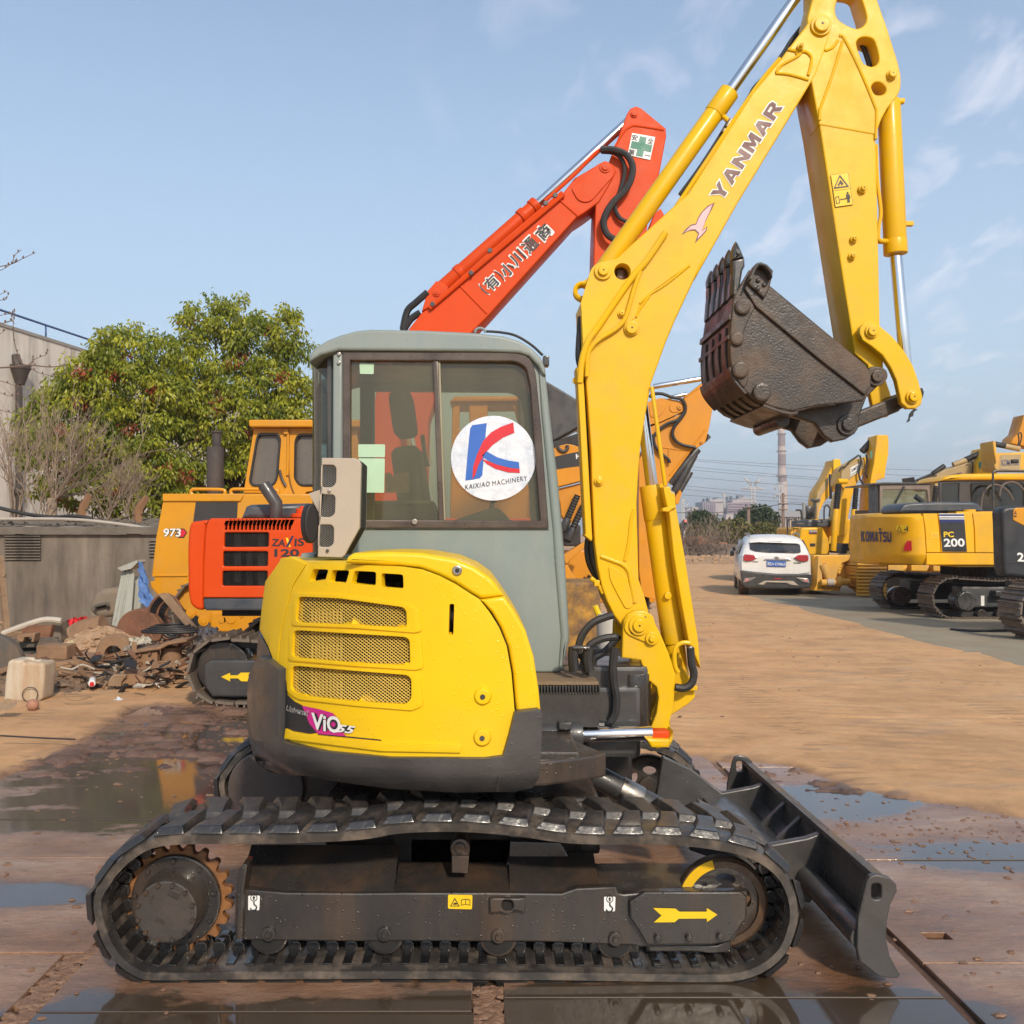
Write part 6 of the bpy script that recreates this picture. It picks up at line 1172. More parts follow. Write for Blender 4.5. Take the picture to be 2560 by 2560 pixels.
for ps in (((1560,600),(1575,480),(1620,410),(1690,385),(1780,430),(1840,520)), ((1720,480),(1740,400),(1800,365),(1870,375),(1940,440))): pipe('hose', pc, [P(*p, CK - .2) for p in zN(*ps)], .022, paint('brown_hose', (.11, .085, .075), .6))
rod('filler_cap', pc, P(*zN((1462, 632))[0], KY + .2), P(*zN((1462, 600))[0], KY + .2), .1, kom)
for (x, Yt) in ((pxX(2324, 17.2), 17.15), (pxX(2198, 19.4), 19.35)): steel_track(pc, x, 12.6, Yt, .62, .80, .19, shoe_d, sag=.05)
MB().box((8.6, 17.3, .22), (12.4, 17.7, .60)).build('track_frame', paint('dark_grey_frame', (.05, .055, .058), .5, dirt=(.2, .15, .1), dirt_amt=.3), pc, .04); MB().box((8.6, 19.4, .22), (12.4, 19.9, .60)).build('track_frame', MATS['dark_grey_frame'], pc, .04); MB().box((9.2, 17.6, .45), (11.8, 19.4, .95)).build('carbody', dark_in, pc)
hub = disc('final_drive', pc, zN((1412, 1385))[0], 17.02, 17.4, 24, blk, 17.15, .02, 28)
for i in range(18):
    a = 2 * math.pi * i / 18; c = zN((1412, 1385))[0]; disc('bolt', hub, (c[0] + 21 * math.cos(a), c[1] + 21 * math.sin(a)), 17.0, 17.03, 1.6, blk, 17.02, .004, 8)
disc('final_drive', pc, (2250, 1490), 19.2, 19.5, 24, paint('brown_drive_cover', (.07, .045, .035), .3, coat=.4), 19.3, .02, 28)
for u in (2452, 2500, 2548): disc('bottom_roller', pc, (u, 1535), 17.25, 17.5, 12, frm, 17.3, .01)
decal('hook_sticker', pc, zN((1560,1343),(1590,1343),(1590,1430),(1560,1430)), at(17.29), white); MB().box(P(*zN((1690,1350))[0], 17.1), P(*zN((1880,1290))[0], 17.5)).build('step', blk, pc, .02)
# --- black and yellow machine at the right edge
EY = 14.2
eg = thing('crawler_excavator', 'black and orange excavator tail with a white figure 2, cut by the right edge', 'excavator', (9.2, 15, 0))
eb = plate('black_corner', eg, zN((1742,700),(1736,625),(1752,590),(1790,574),(1860,568),(2400,555),(2400,1200),(1930,1190),(1775,1172),(1755,1120),(1750,1000)), EY, EY + .3, paint('black_cast_corner', (.022, .024, .028), .45, dirt=(.12, .1, .08), dirt_amt=.25), bev=.05, res=3, r=4)
plate('orange_panel', eb, zN((1842,606),(1860,585),(2400,570),(2400,800),(1935,740),(1838,690)), EY - .012, EY + .05, org, bev=.01, r=3); text('lettering', eb, '2', *[zN(p)[0] for p in ((1876,1046),(1934,1050),(1872,970))], at(EY - .006), white, .05)
decal('warning_print', eb, zN((1848,640),(1858,605),(1870,640)), at(EY - .016), maroon); decal('warning_print', eb, zN((1846,652),(1868,650),(1868,664),(1846,664)), at(EY - .016), black_p); decal('seam', eb, zN((1752,1060),(1930,1066),(1930,1070),(1752,1064)), at(EY - .004), dark_in)
steel_track(eg, pxX(2545, 13.6), 12, 13.6, .6, .9, .19, shoe_m)
MB().box((8.4, 13.8, .25), (12, 15.5, .8)).build('carbody', blk_d, eg)
# --- bulldozer in the middle distance
dz = thing('bulldozer', 'dusty yellow bulldozer with brown-grey cab, between the white car and the yellow excavator', 'bulldozer', (9.4, 24.6, 0))
DY = 24.0
pl_('side_frame', dz, zN((120,1000),(132,992),(520,992),(700,1060),(700,1110),(520,1080),(430,1040),(370,1060),(330,1130),(310,1230),(330,1290),(100,1292),(128,1180)), DY, DY + .5, kom_d, .03); pl_('blade', dz, zN((95,1295),(120,1240),(135,1000),(165,1000),(170,1240),(330,1262),(320,1300)), DY - .2, DY + 2.8, kom_d, .02, Yr=DY)
rod('lift_cylinder', dz, P(*zN((200, 1070))[0], DY - .2), P(*zN((245, 1190))[0], DY - .2), .10, kom_d); rod('tilt_cylinder', dz, P(*zN((180, 1232))[0], DY - .3), P(*zN((430, 1222))[0], DY - .3), .085, kom_d); rod('wrapped_rod', dz, P(*zN((230, 1230))[0], DY - .32), P(*zN((290, 1228))[0], DY - .32), .095, paint('pale_wrap', (.45, .40, .34), .6)); rod('knuckle', dz, P(*zN((320, 1222))[0], DY - .35), P(*zN((350, 1222))[0], DY - .35), .13, kom_d)
wl2 = disc('drive_sprocket', dz, zN((440, 1140))[0], DY + .2, DY + .45, 32, kom_d, DY + .2, .03)
for i in range(14):
    a = math.pi + math.pi * i / 13; c = zN((440, 1140))[0]; mb = MB(); q = P(c[0] + 31 * math.cos(a), c[1] + 31 * math.sin(a), DY + .15); mb.ball(q, .06, 6, 4); mb.build('sprocket_tooth', kom_d, wl2)
mt_ = steel_track(dz, pxX(2148, 23.2), pxX(2148, 23.2) + 4, 23.0, 1.5, 1.32, .24, kom_d, z0=0)
sh2 = MB(); sh2.box((-.24, -.02, 0), (.24, .03, .22)); sh2.box((-.24, -.09, 0), (.24, -.02, .04)); shm = mesh_of(sh2, 'track_shoe', kom_d, .006); o = origin(dz)
for i in range(10): q = P(*zN((612, 1340 - i * 29))[0], 22.9); inst('track_shoe', shm, mt_, (q.x - o.x, q.y - o.y, q.z - o.z), (1.45, 0, 0), (0, 1, 0), (0, 0, 1))
rod('ripper_beam', dz, P(*zN((700, 1110))[0], DY - .6), P(*zN((1450, 1100))[0], DY - .6), .11, kom_d)
for x in (760, 960, 1150): MB().box(P(*zN((x,1130))[0], DY - .9), P(*zN((x + 60,1070))[0], DY - .4)).build('beam_bracket', kom_d, dz, .02)
cdz = plate('cab', dz, zN((690,378),(1120,376),(1128,640),(690,660)), 23.0, 23.1, paint('brown_grey_cab', (.22, .165, .125), .4, c2=(.17, .12, .10), dirt=(.3, .24, .18), dirt_amt=.5), [rnd_poly(zN((712,430),(1095,430),(1112,570),(1112,660),(706,660)), 5)], bev=.02)
plate('cab_roof', cdz, zN((625,372),(700,364),(1122,368),(1122,380),(625,385)), 22.95, 24.8, blk, bev=.01, Yr=23.0); plate('window_pane', cdz, zN((700,420),(1115,420),(1120,665),(700,665)), 23.03, 23.05, glass, bev=.001)
sd = MB(); a, b = P(*zN((690, 378))[0], 23.05), P(*zN((690, 660))[0], 23.05); sd.box((a.x - .06, 23.08, b.z), (a.x, 23.6, a.z)); sd.build('cab_side', paint('dark_cab_side', (.05, .045, .042), .4), cdz); MB().box((a.x, 24.55, b.z), (a.x + 3.8, 24.62, a.z - .6)).build('far_side', MATS['brown_grey_cab'], cdz)
rod('wiper', cdz, P(*zN((820, 545))[0], 22.97), P(*zN((900, 400))[0], 22.97), .025, blk_d)
MB().box((9.7, 23.4, .5), (13, 25.5, 1.2)).build('hull', kom_d, dz, .05)
# --- two excavators facing the camera further back
def ex_base(t, x, y, m, hx=-.3): 
    MB().box((x + hx, y + .9, 1.0), (x + hx + 1.6, y + 3.2, 2.0)).build('house', m, t, .05)
    for s in (-1, 1): MB().box((x + s * 1.05 - .3, y + .2, 0), (x + s * 1.05 + .3, y + 3, .85)).build('track', shoe_d, t, .12)
SY = 28.0
sm = thing('crawler_excavator', 'yellow excavator facing the camera, two ribbed black cylinder boots and boom raised high', 'excavator', (10.0, 29, 0))
sb = plate('boom', sm, zX4((790,740),(820,560),(850,505),(1080,370),(1160,350),(1180,420),(1150,560),(1060,690),(1005,800),(960,960),(890,1360),(870,1480),(740,1480),(748,1350),(800,980),(855,810)), SY, SY + .8, kom, bev=.03); plate('shaded_boom_cheek', sb, zX4((800,745),(822,560),(850,510),(1085,372),(1140,390),(1130,520),(870,720)), SY - .03, SY + .01, paint('shaded_boom_tan', (.42, .30, .14), .5, dirt=(.4, .3, .2), dirt_amt=.4), bev=.01)  # tan-grey cheek: shade on the boom's left side put into the colour
sgn = decal('maker_plate', sb, zX4((945,510),(1070,440),(1075,560),(945,632)), at(SY - .035), white); text('lettering', sgn, 'SUMITO', *[zX4(p)[0] for p in ((958,575),(1062,515),(958,525))], at(SY - .04), black_p, .03); decal('stripe', sgn, zX4((955,600),(1065,538),(1065,548),(955,612)), at(SY - .04), green_p)
sa = plate('arm', sm, zX4((1240,75),(1255,60),(1392,60),(1408,110),(1405,330),(1372,500),(1352,665),(1240,700),(1205,1180),(1115,1180),(1130,900),(1160,640),(1200,450),(1215,300),(1232,160)), SY - .4, SY + .3, kom, bev=.03, Yr=SY); decal('emblem', sa, zX4((1225,275),(1248,265),(1252,350),(1235,385)), at(SY - .41), green_p)
rod('arm_cylinder', sm, P(*zX4((1110, 280))[0], SY + .2), P(*zX4((1235, 140))[0], SY + .2), .10, blk_d)
for a, b, c in (((775, 740), (742, 1090), (700, 1690)), ((1025, 790), (1000, 1100), (955, 1650))):
    bellows('cylinder_boot', sm, P(*zX4(a)[0], SY - .5), P(*zX4(b)[0], SY - .5), .095 if a[0] < 900 else .08, 14, blk_d); rod('boom_cylinder', sm, P(*zX4(b)[0], SY - .5), P(*zX4(c)[0], SY - .5), .082, kom)
rod('cross_pin', sm, P(*zX4((760, 700))[0], SY - .4), P(*zX4((890, 700))[0], SY - .3), .075, kom)
for ps in (((1075,330),(1095,420),(1065,560),(1075,660),(1130,745)), ((1165,320),(1180,430),(1155,560),(1190,660),(1230,690)), ((780,560),(820,505),(870,490),(930,420),(960,400),(1060,330))): pipe('hose', sm, [P(*p, SY - .12) for p in zX4(*ps)], .028, hose)
sh_ = plate('house', sm, zX4((235,1400),(260,1355),(550,1350),(575,1400),(640,1520),(640,1650),(660,1760),(300,1760),(210,1620)), SY + .2, SY + 2.2, kom, bev=.06, Yr=SY + .2, r=3); plate('hood', sm, zX4((330,1262),(345,1248),(655,1248),(660,1350),(330,1350)), SY + .5, SY + 2, slate, bev=.05, Yr=SY + .5); plate('side_locker', sm, zX4((90,1380),(120,1350),(240,1350),(240,1650),(130,1560),(95,1480)), SY + .6, SY + 2, kom_d, bev=.03, Yr=SY + .6)
decal('name_plate', sh_, zX4((355,1392),(470,1392),(470,1452),(355,1452)), at(SY + .19), maroon); text('lettering', sh_, 'OFVN', *[zX4(p)[0] for p in ((360,1425),(465,1425),(360,1398))], at(SY + .18), white, .03); decal('plate_print', sh_, zX4((370,1582),(445,1582),(445,1625),(370,1625)), at(SY + .19), black_p)
for ps in (((50,1450),(50,1290),(70,1240),(170,1240),(200,1340)), ((160,1340),(185,1305),(270,1310)), ((570,1250),(570,1100),(590,1045),(620,1040),(650,1090),(640,1200))): pipe('hand_rail', sm, [P(*p, SY + .4) for p in zX4(*ps)], .024, blk)
rod('exhaust_stack', sm, P(*zX4((285, 1260))[0], SY + 1), P(*zX4((280, 1000))[0], SY + 1), .05, paint('grey_stack', (.3, .3, .3), .5)); MB().box(P(*zX4((315,1240))[0], SY + 1), P(*zX4((365,1050))[0], SY + 1.4)).build('air_cleaner', blk, sm, .1); rod('mirror_stay', sm, P(*zX4((260, 1250))[0], SY + .5), P(*zX4((240, 1110))[0], SY + .5), .03, blk); MB().ball(P(*zX4((205, 1110))[0], SY + .5), .10, 10, 6, (1.0, .4, .3)).build('mirror', blk, sm)
MB().box(P(*zX4((740,1720))[0], SY - .2), P(*zX4((870,1580))[0], SY + .4)).build('valve_block', blk_d, sm, .04); ex_base(sm, 10.3, SY + .2, kom)
wy = 32.0
se = thing('crawler_excavator', 'yellow excavator further back, brown-shaded boom beside the tall striped chimney side', 'excavator', (11.2, 33.5, 0)); se['label'] = 'farthest yellow excavator, bent boom rising directly left of the ribbed black cylinder boots'
plate('boom', se, zX4((455,960),(470,850),(610,640),(690,460),(700,400),(800,400),(825,500),(745,720),(705,840),(640,920),(570,1000),(510,1120),(490,1240),(470,1600),(440,1600)), wy, wy + .8, kom, bev=.03); plate('shaded_boom_cheek', se, zX4((458,955),(475,850),(640,620),(630,760),(540,900),(500,1050),(480,1240),(466,1230)), wy - .02, wy + .01, MATS['shaded_boom_tan'], bev=.01)  # cheek in the shaded tan, the unlit side of this boom painted on
plate('sunlit_boom_top', se, zX4((705,385),(800,385),(815,490),(760,620),(740,850),(705,850),(700,620)), wy - .1, wy, yel, bev=.02); rod('hose_guard', se, P(*zX4((655, 600))[0], wy - .2), P(*zX4((665, 950))[0], wy - .2), .05, hose); rod('exhaust_stack', se, P(*zX4((435, 960))[0], wy), P(*zX4((432, 1260))[0], wy), .045, blk); MB().box(P(*zX4((415,985))[0], wy - .1), P(*zX4((470,950))[0], wy + .2)).build('stack_cap', blk, se, .02); ex_base(se, 12.2, wy + .4, kom, 0)  # brighter yellow plate on the boom top paints its sunlit part
# --- booms of two more excavators over the cab of the yellow one
AY = 24.5
e3 = thing('crawler_excavator', 'excavator with tan boom and orange arm block, its folded arm above the yellow cab roof', 'excavator', (12.8, 25.5, 0))
tan = MATS['shaded_boom_tan']
b3_ = plate('boom', e3, zX3((500,1210),(530,1070),(650,1000),(1010,890),(1080,880),(1105,930),(1085,1060),(720,1120),(600,1190),(560,1900),(480,1900)), AY, AY + .6, tan, bev=.02); plate('arm', e3, zX3((1110,915),(1180,830),(1240,662),(1260,650),(1395,655),(1425,760),(1440,1055),(1480,1900),(1100,1900),(1105,1055)), AY - .2, AY + .5, kom, bev=.03, Yr=AY); decal('emblem', e3, zX3((1205,880),(1240,850),(1250,930),(1225,990),(1205,950)), at(AY - .22), green_p)
rod('arm_cylinder', e3, P(*zX3((990, 835))[0], AY + .1), P(*zX3((1225, 735))[0], AY + .1), .075, blk_d); rod('cylinder_barrel', e3, P(*zX3((790, 915))[0], AY + .1), P(*zX3((1000, 840))[0], AY + .1), .07, tan); text('lettering', b3_, 'SUMITOMO', *[zX3(p)[0] for p in ((690,1115),(930,1062),(690,1085))], at(AY - .015), navy_p, .03)
rod('bucket_cylinder', e3, P(*zX3((460, 1060))[0], AY + .2), P(*zX3((650, 930))[0], AY + .2), .062, blk_d); rod('cylinder_rod', e3, P(*zX3((200, 1170))[0], AY + .2), P(*zX3((460, 1060))[0], AY + .2), .035, blk_d); bellows('cylinder_boot', e3, P(*zX3((520, 1260))[0], AY - .3), P(*zX3((490, 1540))[0], AY - .3), .075, 9, blk_d)
pipe('hose', e3, [P(*p, AY - .1) for p in zX3((1040,880),(1085,860),(1110,910),(1100,1050))], .018, hose); plate('far_bucket', e3, zX3((170,1110),(190,1170),(480,1110),(520,1160),(500,1330),(420,1330),(190,1210)), AY + .4, AY + 1.2, slate, bev=.03); ex_base(e3, 12.6, AY + .5, kom)
e4 = thing('crawler_excavator', 'excavator boom lettered in grey along a tan beam, reaching in at the upper right edge', 'excavator', (14, 23, 0)); BY4 = 22.0
b4 = plate('boom', e4, zX3((1452,780),(1475,722),(1905,712),(2600,700),(2600,1010),(1490,1012),(1455,950)), BY4, BY4 + .6, kom_d, bev=.03); decal('tan_panel', b4, zX3((1550,760),(1890,745),(1860,1000),(1545,985)), at(BY4 - .008), tan); text('lettering', b4, 'KOMATSU', *[zX3(p)[0] for p in ((1572,935),(1850,925),(1572,830))], at(BY4 - .015), paint('faded_blue_print', (.10, .11, .18), .6), .02)
plate('bracket', e4, zX3((1395,560),(1410,535),(1440,545),(1460,720),(1450,900),(1415,740)), BY4 - .1, BY4 + .5, kom_d, bev=.02, Yr=BY4); rod('arm_cylinder', e4, P(*zX3((1455, 580))[0], BY4 + .2), P(*zX3((1625, 612))[0], BY4 + .2), .062, blk_d); rod('cylinder_barrel', e4, P(*zX3((1620, 612))[0], BY4 + .2), P(*zX3((1860, 660))[0], BY4 + .2), .062, tan)
plate('arm', e4, zX3((1720,570),(1760,480),(1850,400),(1900,230),(1935,110),(2600,90),(2600,700),(1960,620)), BY4 + .8, BY4 + 1.3, org2, bev=.03); rod('work_lamp', e4, P(*zX3((1735, 862))[0], BY4 - .4), P(*zX3((1830, 858))[0], BY4 - .4), .045, blk_d); pipe('hose', e4, [P(*p, BY4 + .5) for p in zX3((1840,600),(1850,500),(1840,420),(1880,400),(1890,480),(1860,600))], .016, hose); ex_base(e4, 14.4, BY4 + 1, kom)
# --- cars
def make_car(label, body_m, mark):
    t = thing('parked_car', label, 'car', (0, 0, 0), 'cars parked beside the lane'); k = .00215
    secs = [(0, .80, .30, .80, .92, .76, .95), (.10, .84, .26, .83, .96, .77, 1.05), (.34, .86, .24, .84, 1.0, .66, 1.36), (.55, .87, .24, .85, 1.0, .64, 1.455), (1.3, .88, .24, .86, .98, .64, 1.49), (2.2, .88, .24, .86, .96, .63, 1.485), (2.75, .88, .24, .85, .94, .60, 1.42), (3.3, .87, .24, .84, .93, .68, .98), (3.9, .84, .26, .80, .84, .62, .88), (4.25, .74, .34, .70, .66, .5, .70)]
    rows = []
    for y, hw, zb, bw, zbelt, rw, zt in secs:
        h = [(hw * .86, zb), (hw, zb + .16), (hw * 1.005, (zb + zbelt) / 2), (bw, zbelt), ((bw + rw) / 2, (zbelt + zt) / 2 + .02), (rw, zt - .05), (rw - .10, zt - .008), (rw * .5, zt + .02), (0, zt + .03)]
        rows.append([(x, y, z) for x, z in h] + [(-x, y, z) for x, z in h[-2::-1]])
    mb = MB(); n = len(rows[0]); v = [p for r in rows for p in r]; f = [(i*n+j, i*n+(j+1) % n, (i+1)*n+(j+1) % n, (i+1)*n+j) for i in range(len(rows)-1) for j in range(n)]
    mb.add(v, f, True); mb.add(rows[0], [tuple(range(n))]); mb.add(rows[-1], [tuple(range(n))[::-1]]); mb.build('body', body_m, t, ang=50)
    L = lambda *pts: [((p[0] - 1085) * k, (1575 - p[1]) * k) for p in pts]
    def panel(name, pts, y0, th, m, par=t, slope=0, bev=.006):
        me = curve_mesh(pts, [], th / 2, min(bev, th * .4))
        for q in me.vertices: x, z, d = q.co; q.co = (x, y0 - d + slope * max(0, z - .95), z)
        weld(me); me.name = name; return link(name, me, m, par)
    panel('rear_window', rnd_poly(L((805,972),(900,962),(1270,962),(1362,985),(1365,1075),(1290,1085),(1000,1080),(870,1065),(805,1040)), .03), -.02, .03, glass_blk, slope=.86)
    panel('spoiler', L((805,955),(880,935),(1290,935),(1345,962),(1340,975),(900,960),(808,968)), .01, .10, body_m, slope=.72); panel('brake_light', L((985,955),(1010,948),(1150,948),(1185,962)), -.03, .02, red_lamp, slope=.72)
    for s in (1, -1):
        lp = [(x * s, z) for x, z in L((1285,1135),(1330,1105),(1432,1098),(1442,1165),(1400,1180),(1340,1172))]; panel('tail_light', lp, -.005, .10, red_lamp, bev=.015)
        fp = [(x * s, z) for x, z in L((1300,1360),(1430,1368),(1450,1425),(1380,1410))]; panel('fog_light_surround', fp, -.12, .03, steel); panel('fog_light', [(x * s, z) for x, z in L((1375,1372),(1425,1378),(1432,1410),(1390,1402))], -.13, .03, paint('pink_lens', (.6, .25, .25), .2), bev=.008)
        rl = MB(); rl.tube(smooth([(s * .60, .55, 1.46), (s * .60, .62, 1.515), (s * .60, 1.2, 1.545), (s * .60, 2.0, 1.53), (s * .60, 2.1, 1.49)], 3, False), .02, 6); rl.build('roof_rail', steel, t)
        mm = MB(); mm.box((s * .90 - .11 * (s < 0), 2.35, .93), (s * .90 + .11 * (s > 0), 2.45, 1.08)); mm.build('wing_mirror', blk, t, .03)
        for y in (.75, 3.4):
            w = MB(); w.cyl((s * .62, y, .335), (s * .86, y, .335), .335, 28); wo = w.build('wheel', rubber_tyre, t, .03); w = MB(); w.cyl((s * .858, y, .335), (s * .868, y, .335), .21, 20); w.build('rim', steel, wo, .004)
        sw = MB(); sw.add([(s * .868, .62, 1.02), (s * .875, 2.1, 1.0), (s * .80, 2.1, 1.36), (s * .755, 1.0, 1.38), (s * .80, .72, 1.22)], [(0, 1, 2, 3, 4)]); sw.build('side_window', glass_blk, t)
    panel('rear_bumper', L((692,1290),(715,1282),(850,1298),(1085,1318),(1330,1318),(1455,1300),(1478,1320),(1475,1440),(1440,1480),(1085,1490),(750,1480),(705,1440)), -.03, .16, blk, bev=.04); panel('skid_plate', L((885,1440),(960,1398),(1270,1398),(1330,1450),(1240,1440),(1200,1420),(980,1415),(950,1445)), -.125, .03, paint('pale_skid_plate', (.45, .38, .30), .5)); panel('reflector', L((1060,1368),(1150,1368),(1150,1380),(1060,1380)), -.115, .02, red_lamp)
    panel('chrome_strip', L((955,1160),(975,1145),(1230,1140),(1248,1165),(1090,1162)), -.02, .05, chrome); np_ = panel('number_plate', L((988,1172),(1198,1176),(1196,1240),(990,1236)), -.025, .02, blue_p)
    if mark:
        ML = lambda x, y: Vector(((x - 1085) * k, -.040, (1575 - y) * k))
        text('lettering', np_, '皖A·D986S', (996,1226), (1192,1230), (996,1184), ML, white, .02); text('lettering', t, 'HAVAL', (1282,1202), (1360,1204), (1282,1190), ML, blk, .03) if False else None
    eb_ = panel('maker_emblem', L(*circ(1097, 1140, 26, 16, 19)), -.035, .03, steel); panel('wiper', L((1085,1068),(1240,1070),(1200,1058),(1110,1060)), -.04, .02, blk_d, slope=.86)
    panel('badge_print', L((1282,1190),(1360,1192),(1360,1202),(1282,1200)), -.008, .01, blk_d); panel('badge_print', L((832,1180),(892,1182),(892,1190),(832,1188)), -.008, .01, blk_d)
    return t
glass_blk = paint('dark_car_glass', (.03, .032, .035), .08, coat=.6, dirt=(.2, .17, .13), dirt_amt=.35)
carw = make_car('white hatch SUV seen from behind with dark bumper and blue number plate', wht_car, True)
carw.location = (pxX(1936, 23.7), 23.6, 0.02); carw.rotation_euler = (0, 0, math.radians(-12.5))
cars = make_car('silver car mostly hidden ahead of the white SUV', paint('silver_car_paint', (.42, .43, .44), .3, metal=.3, coat=.5), False)
cars.location = (9.1, 31.0, .02); cars.rotation_euler = (0, 0, math.radians(-13))
# ------------------------------------------------------------------ low wall, building, trees, shrubs on the left
plaster = paint('stained_grey_concrete', (.22, .185, .145), .85, c2=(.165, .14, .115), sc=1.0, bump=.35, bsc=9, dirt=(.05, .042, .036), dirt_amt=.9, dsc=1.8, streak=True, dc=(.52, .44))
WY = 15.2
wall = thing('low_wall', 'low stained concrete wall with a thick coping and louvre vents behind the junk heap', 'wall', (-9, WY, 0))
MB().box((-15, WY, 0), (-4.6, WY + .25, 1.54)).build('wall_face', plaster, wall); MB().box((-15, WY - .10, 1.545), (-4.55, WY + .4, 1.66)).build('coping', paint('grey_coping', (.16, .14, .115), .9, bump=.4, bsc=12, dirt=(.08, .07, .055), dirt_amt=.6), wall, .012)
MB().box((-15, WY - .012, .0), (-4.6, WY, 1.12)).build('plinth', plaster, wall, .004)
for u0, u1, v0, v1, n in ((14, 104, 1338, 1403, 9), (375, 400, 1348, 1395, 6)):
    for i in range(n): a, b = P(u0, v0 + (v1 - v0) * i / n, WY), P(u1, v0 + (v1 - v0) * (i + .55) / n, WY); m_ = Matrix.Translation((0, 0, 0)); MB().box((a.x, WY - .05, b.z), (b.x, WY - .012, b.z + .022)).build('louvre_slat', plaster, wall, .003)
gv = MB(); g = random.Random(5); gv.sheet([[(-15 + i * .35, WY + .1 + j * .25, 1.665 + j * .035 + g.uniform(-.015, .02)) for i in range(31)] for j in range(5)])
for _ in range(500): gv.ball((g.uniform(-15, -4.7), WY + g.uniform(0, 1), 1.68 + g.uniform(0, .08)), g.uniform(.012, .035), 5, 3, (1, 1, .6), .5, g)
tag(gv.build('roof_gravel', paint('roof_gravel', (.20, .165, .125), .95, c2=(.11, .09, .07), sc=20), wall), kind='stuff')
def pthing(name, label, cat, pts, r, m, group=None, k=5): c = pts[0]; t = MB().tube(smooth([tuple(p) for p in pts], k, False), r, 8); return single(t, name, m, label, cat, (c[0], c[1], 0), group)
pthing('pipe', 'pale plastic pipe lying along the wall coping', 'pipe', [P(*p, WY - .05) for p in zQ((-200,714),(0,718),(300,718),(500,725),(700,746),(850,768),(960,786))], .026, paint('pale_pipe', (.42, .38, .33), .5))
pthing('cable', 'black cable sagging over the wall at the left edge', 'cable', [P(*p, WY + .05) for p in zQ((-200,600),(0,652),(100,676),(200,695),(330,708),(440,700),(560,716))], .03, hose)
conc = paint('rust_brown_post', (.30, .155, .075), .9, c2=(.20, .11, .06), bump=.3, bsc=20)
for lab, pts in (('leaning fence post with a cranked top, nearer the building', ((490,730),(488,700),(505,640),(540,570))), ('cranked fence post beside the crawler loader', ((832,760),(832,700),(840,655),(888,582)))):
    t = thing('fence_post', lab, 'fence post', P(*zQ(pts[0])[0], WY + .6) * 1.0, 'fence posts on the wall'); ORI[t.name] = t.location.copy()
    MB().tube([P(*p, WY + .6) for p in zQ(*pts)], [.075, .075, .07, .05], 4).build('post', conc, t)
pthing('barbed_wire', 'rusty wire strung between the cranked posts', 'wire', [P(*p, WY + .58) for p in zQ((500,650),(660,735),(835,690),(990,720))], .008, blk_d)
# weathered white building
stn = paint('stained_white_plaster', (.66, .60, .52), .9, c2=(.56, .51, .45), sc=.6, bump=.15, bsc=8, dirt=(.14, .125, .11), dirt_amt=.75, dsc=2.2, streak=True, dc=(.57, .5))
bt = thing('white_building', 'weathered off-white building with black streaks and a blue roof rail at the left edge', 'building', (-12, 28, 0))
bd = Vector((.194, 1, 0)).normalized(); bn = Vector((-bd.y, bd.x, 0)); o0 = Vector((pxX(0, 24), 24, 0))
bp_ = lambda s, d, z: o0 + bd * s + bn * d + Vector((0, 0, z))
def bbox(name, s0, s1, d0, d1, z0, z1, m, par=bt, bev=0):
    mb = MB(); v = [bp_(s, d, z) for z in (z0, z1) for s, d in ((s0, d0), (s1, d0), (s1, d1), (s0, d1))]; mb.add(v, [(0,3,2,1),(4,5,6,7),(0,1,5,4),(1,2,6,5),(2,3,7,6),(3,0,4,7)]); return mb.build(name, m, par, bev)
bbox('wall', -14, 16, 0, 8, 0, 6.75, stn); bbox('parapet', -14.1, 16.1, -.03, .4, 6.75, 6.83, paint('grey_parapet', (.3, .28, .25), .9))
brail = paint('blue_rail', (.05, .10, .24), .5); mb = MB(); mb.tube([bp_(-14, .15, 7.2), bp_(16, .15, 7.2)], .03, 6); rl = mb.build('roof_rail', brail, bt)
for i in range(16): MB().tube([bp_(-14 + i * 2, .15, 6.8), bp_(-14 + i * 2, .15, 7.2)], .025, 5).build('rail_post', brail, rl)
ppm = paint('brown_drainpipe', (.055, .042, .036), .7); s0 = .55; mb = MB(); mb.tube([bp_(s0, -.12, 0), bp_(s0, -.12, 5.5)], .085, 10); dp = mb.build('drainpipe', ppm, bt); mb = MB(); mb.tube([bp_(s0, -.16, 5.35), bp_(s0, -.16, 5.75)], [.10, .24], 10); mb.tube([bp_(s0, -.16, 5.75), bp_(s0, -.16, 5.85)], .26, 10); mb.tube([bp_(s0, -.1, 5.85), bp_(s0, 0, 6.1)], .13, 8); mb.build('hopper', ppm, dp); MB().tube([bp_(s0, -.12, 2.55), bp_(s0, -.12, 2.7)], .12, 10).build('collar', ppm, dp)
wf_ = bbox('window', 4.3, 6.2, -.03, .03, 2.6, 4.3, paint('window_frame_grey', (.3, .3, .3), .6), bt); bbox('pane', 4.4, 6.1, -.045, -.031, 2.7, 4.2, glass_blk, wf_)
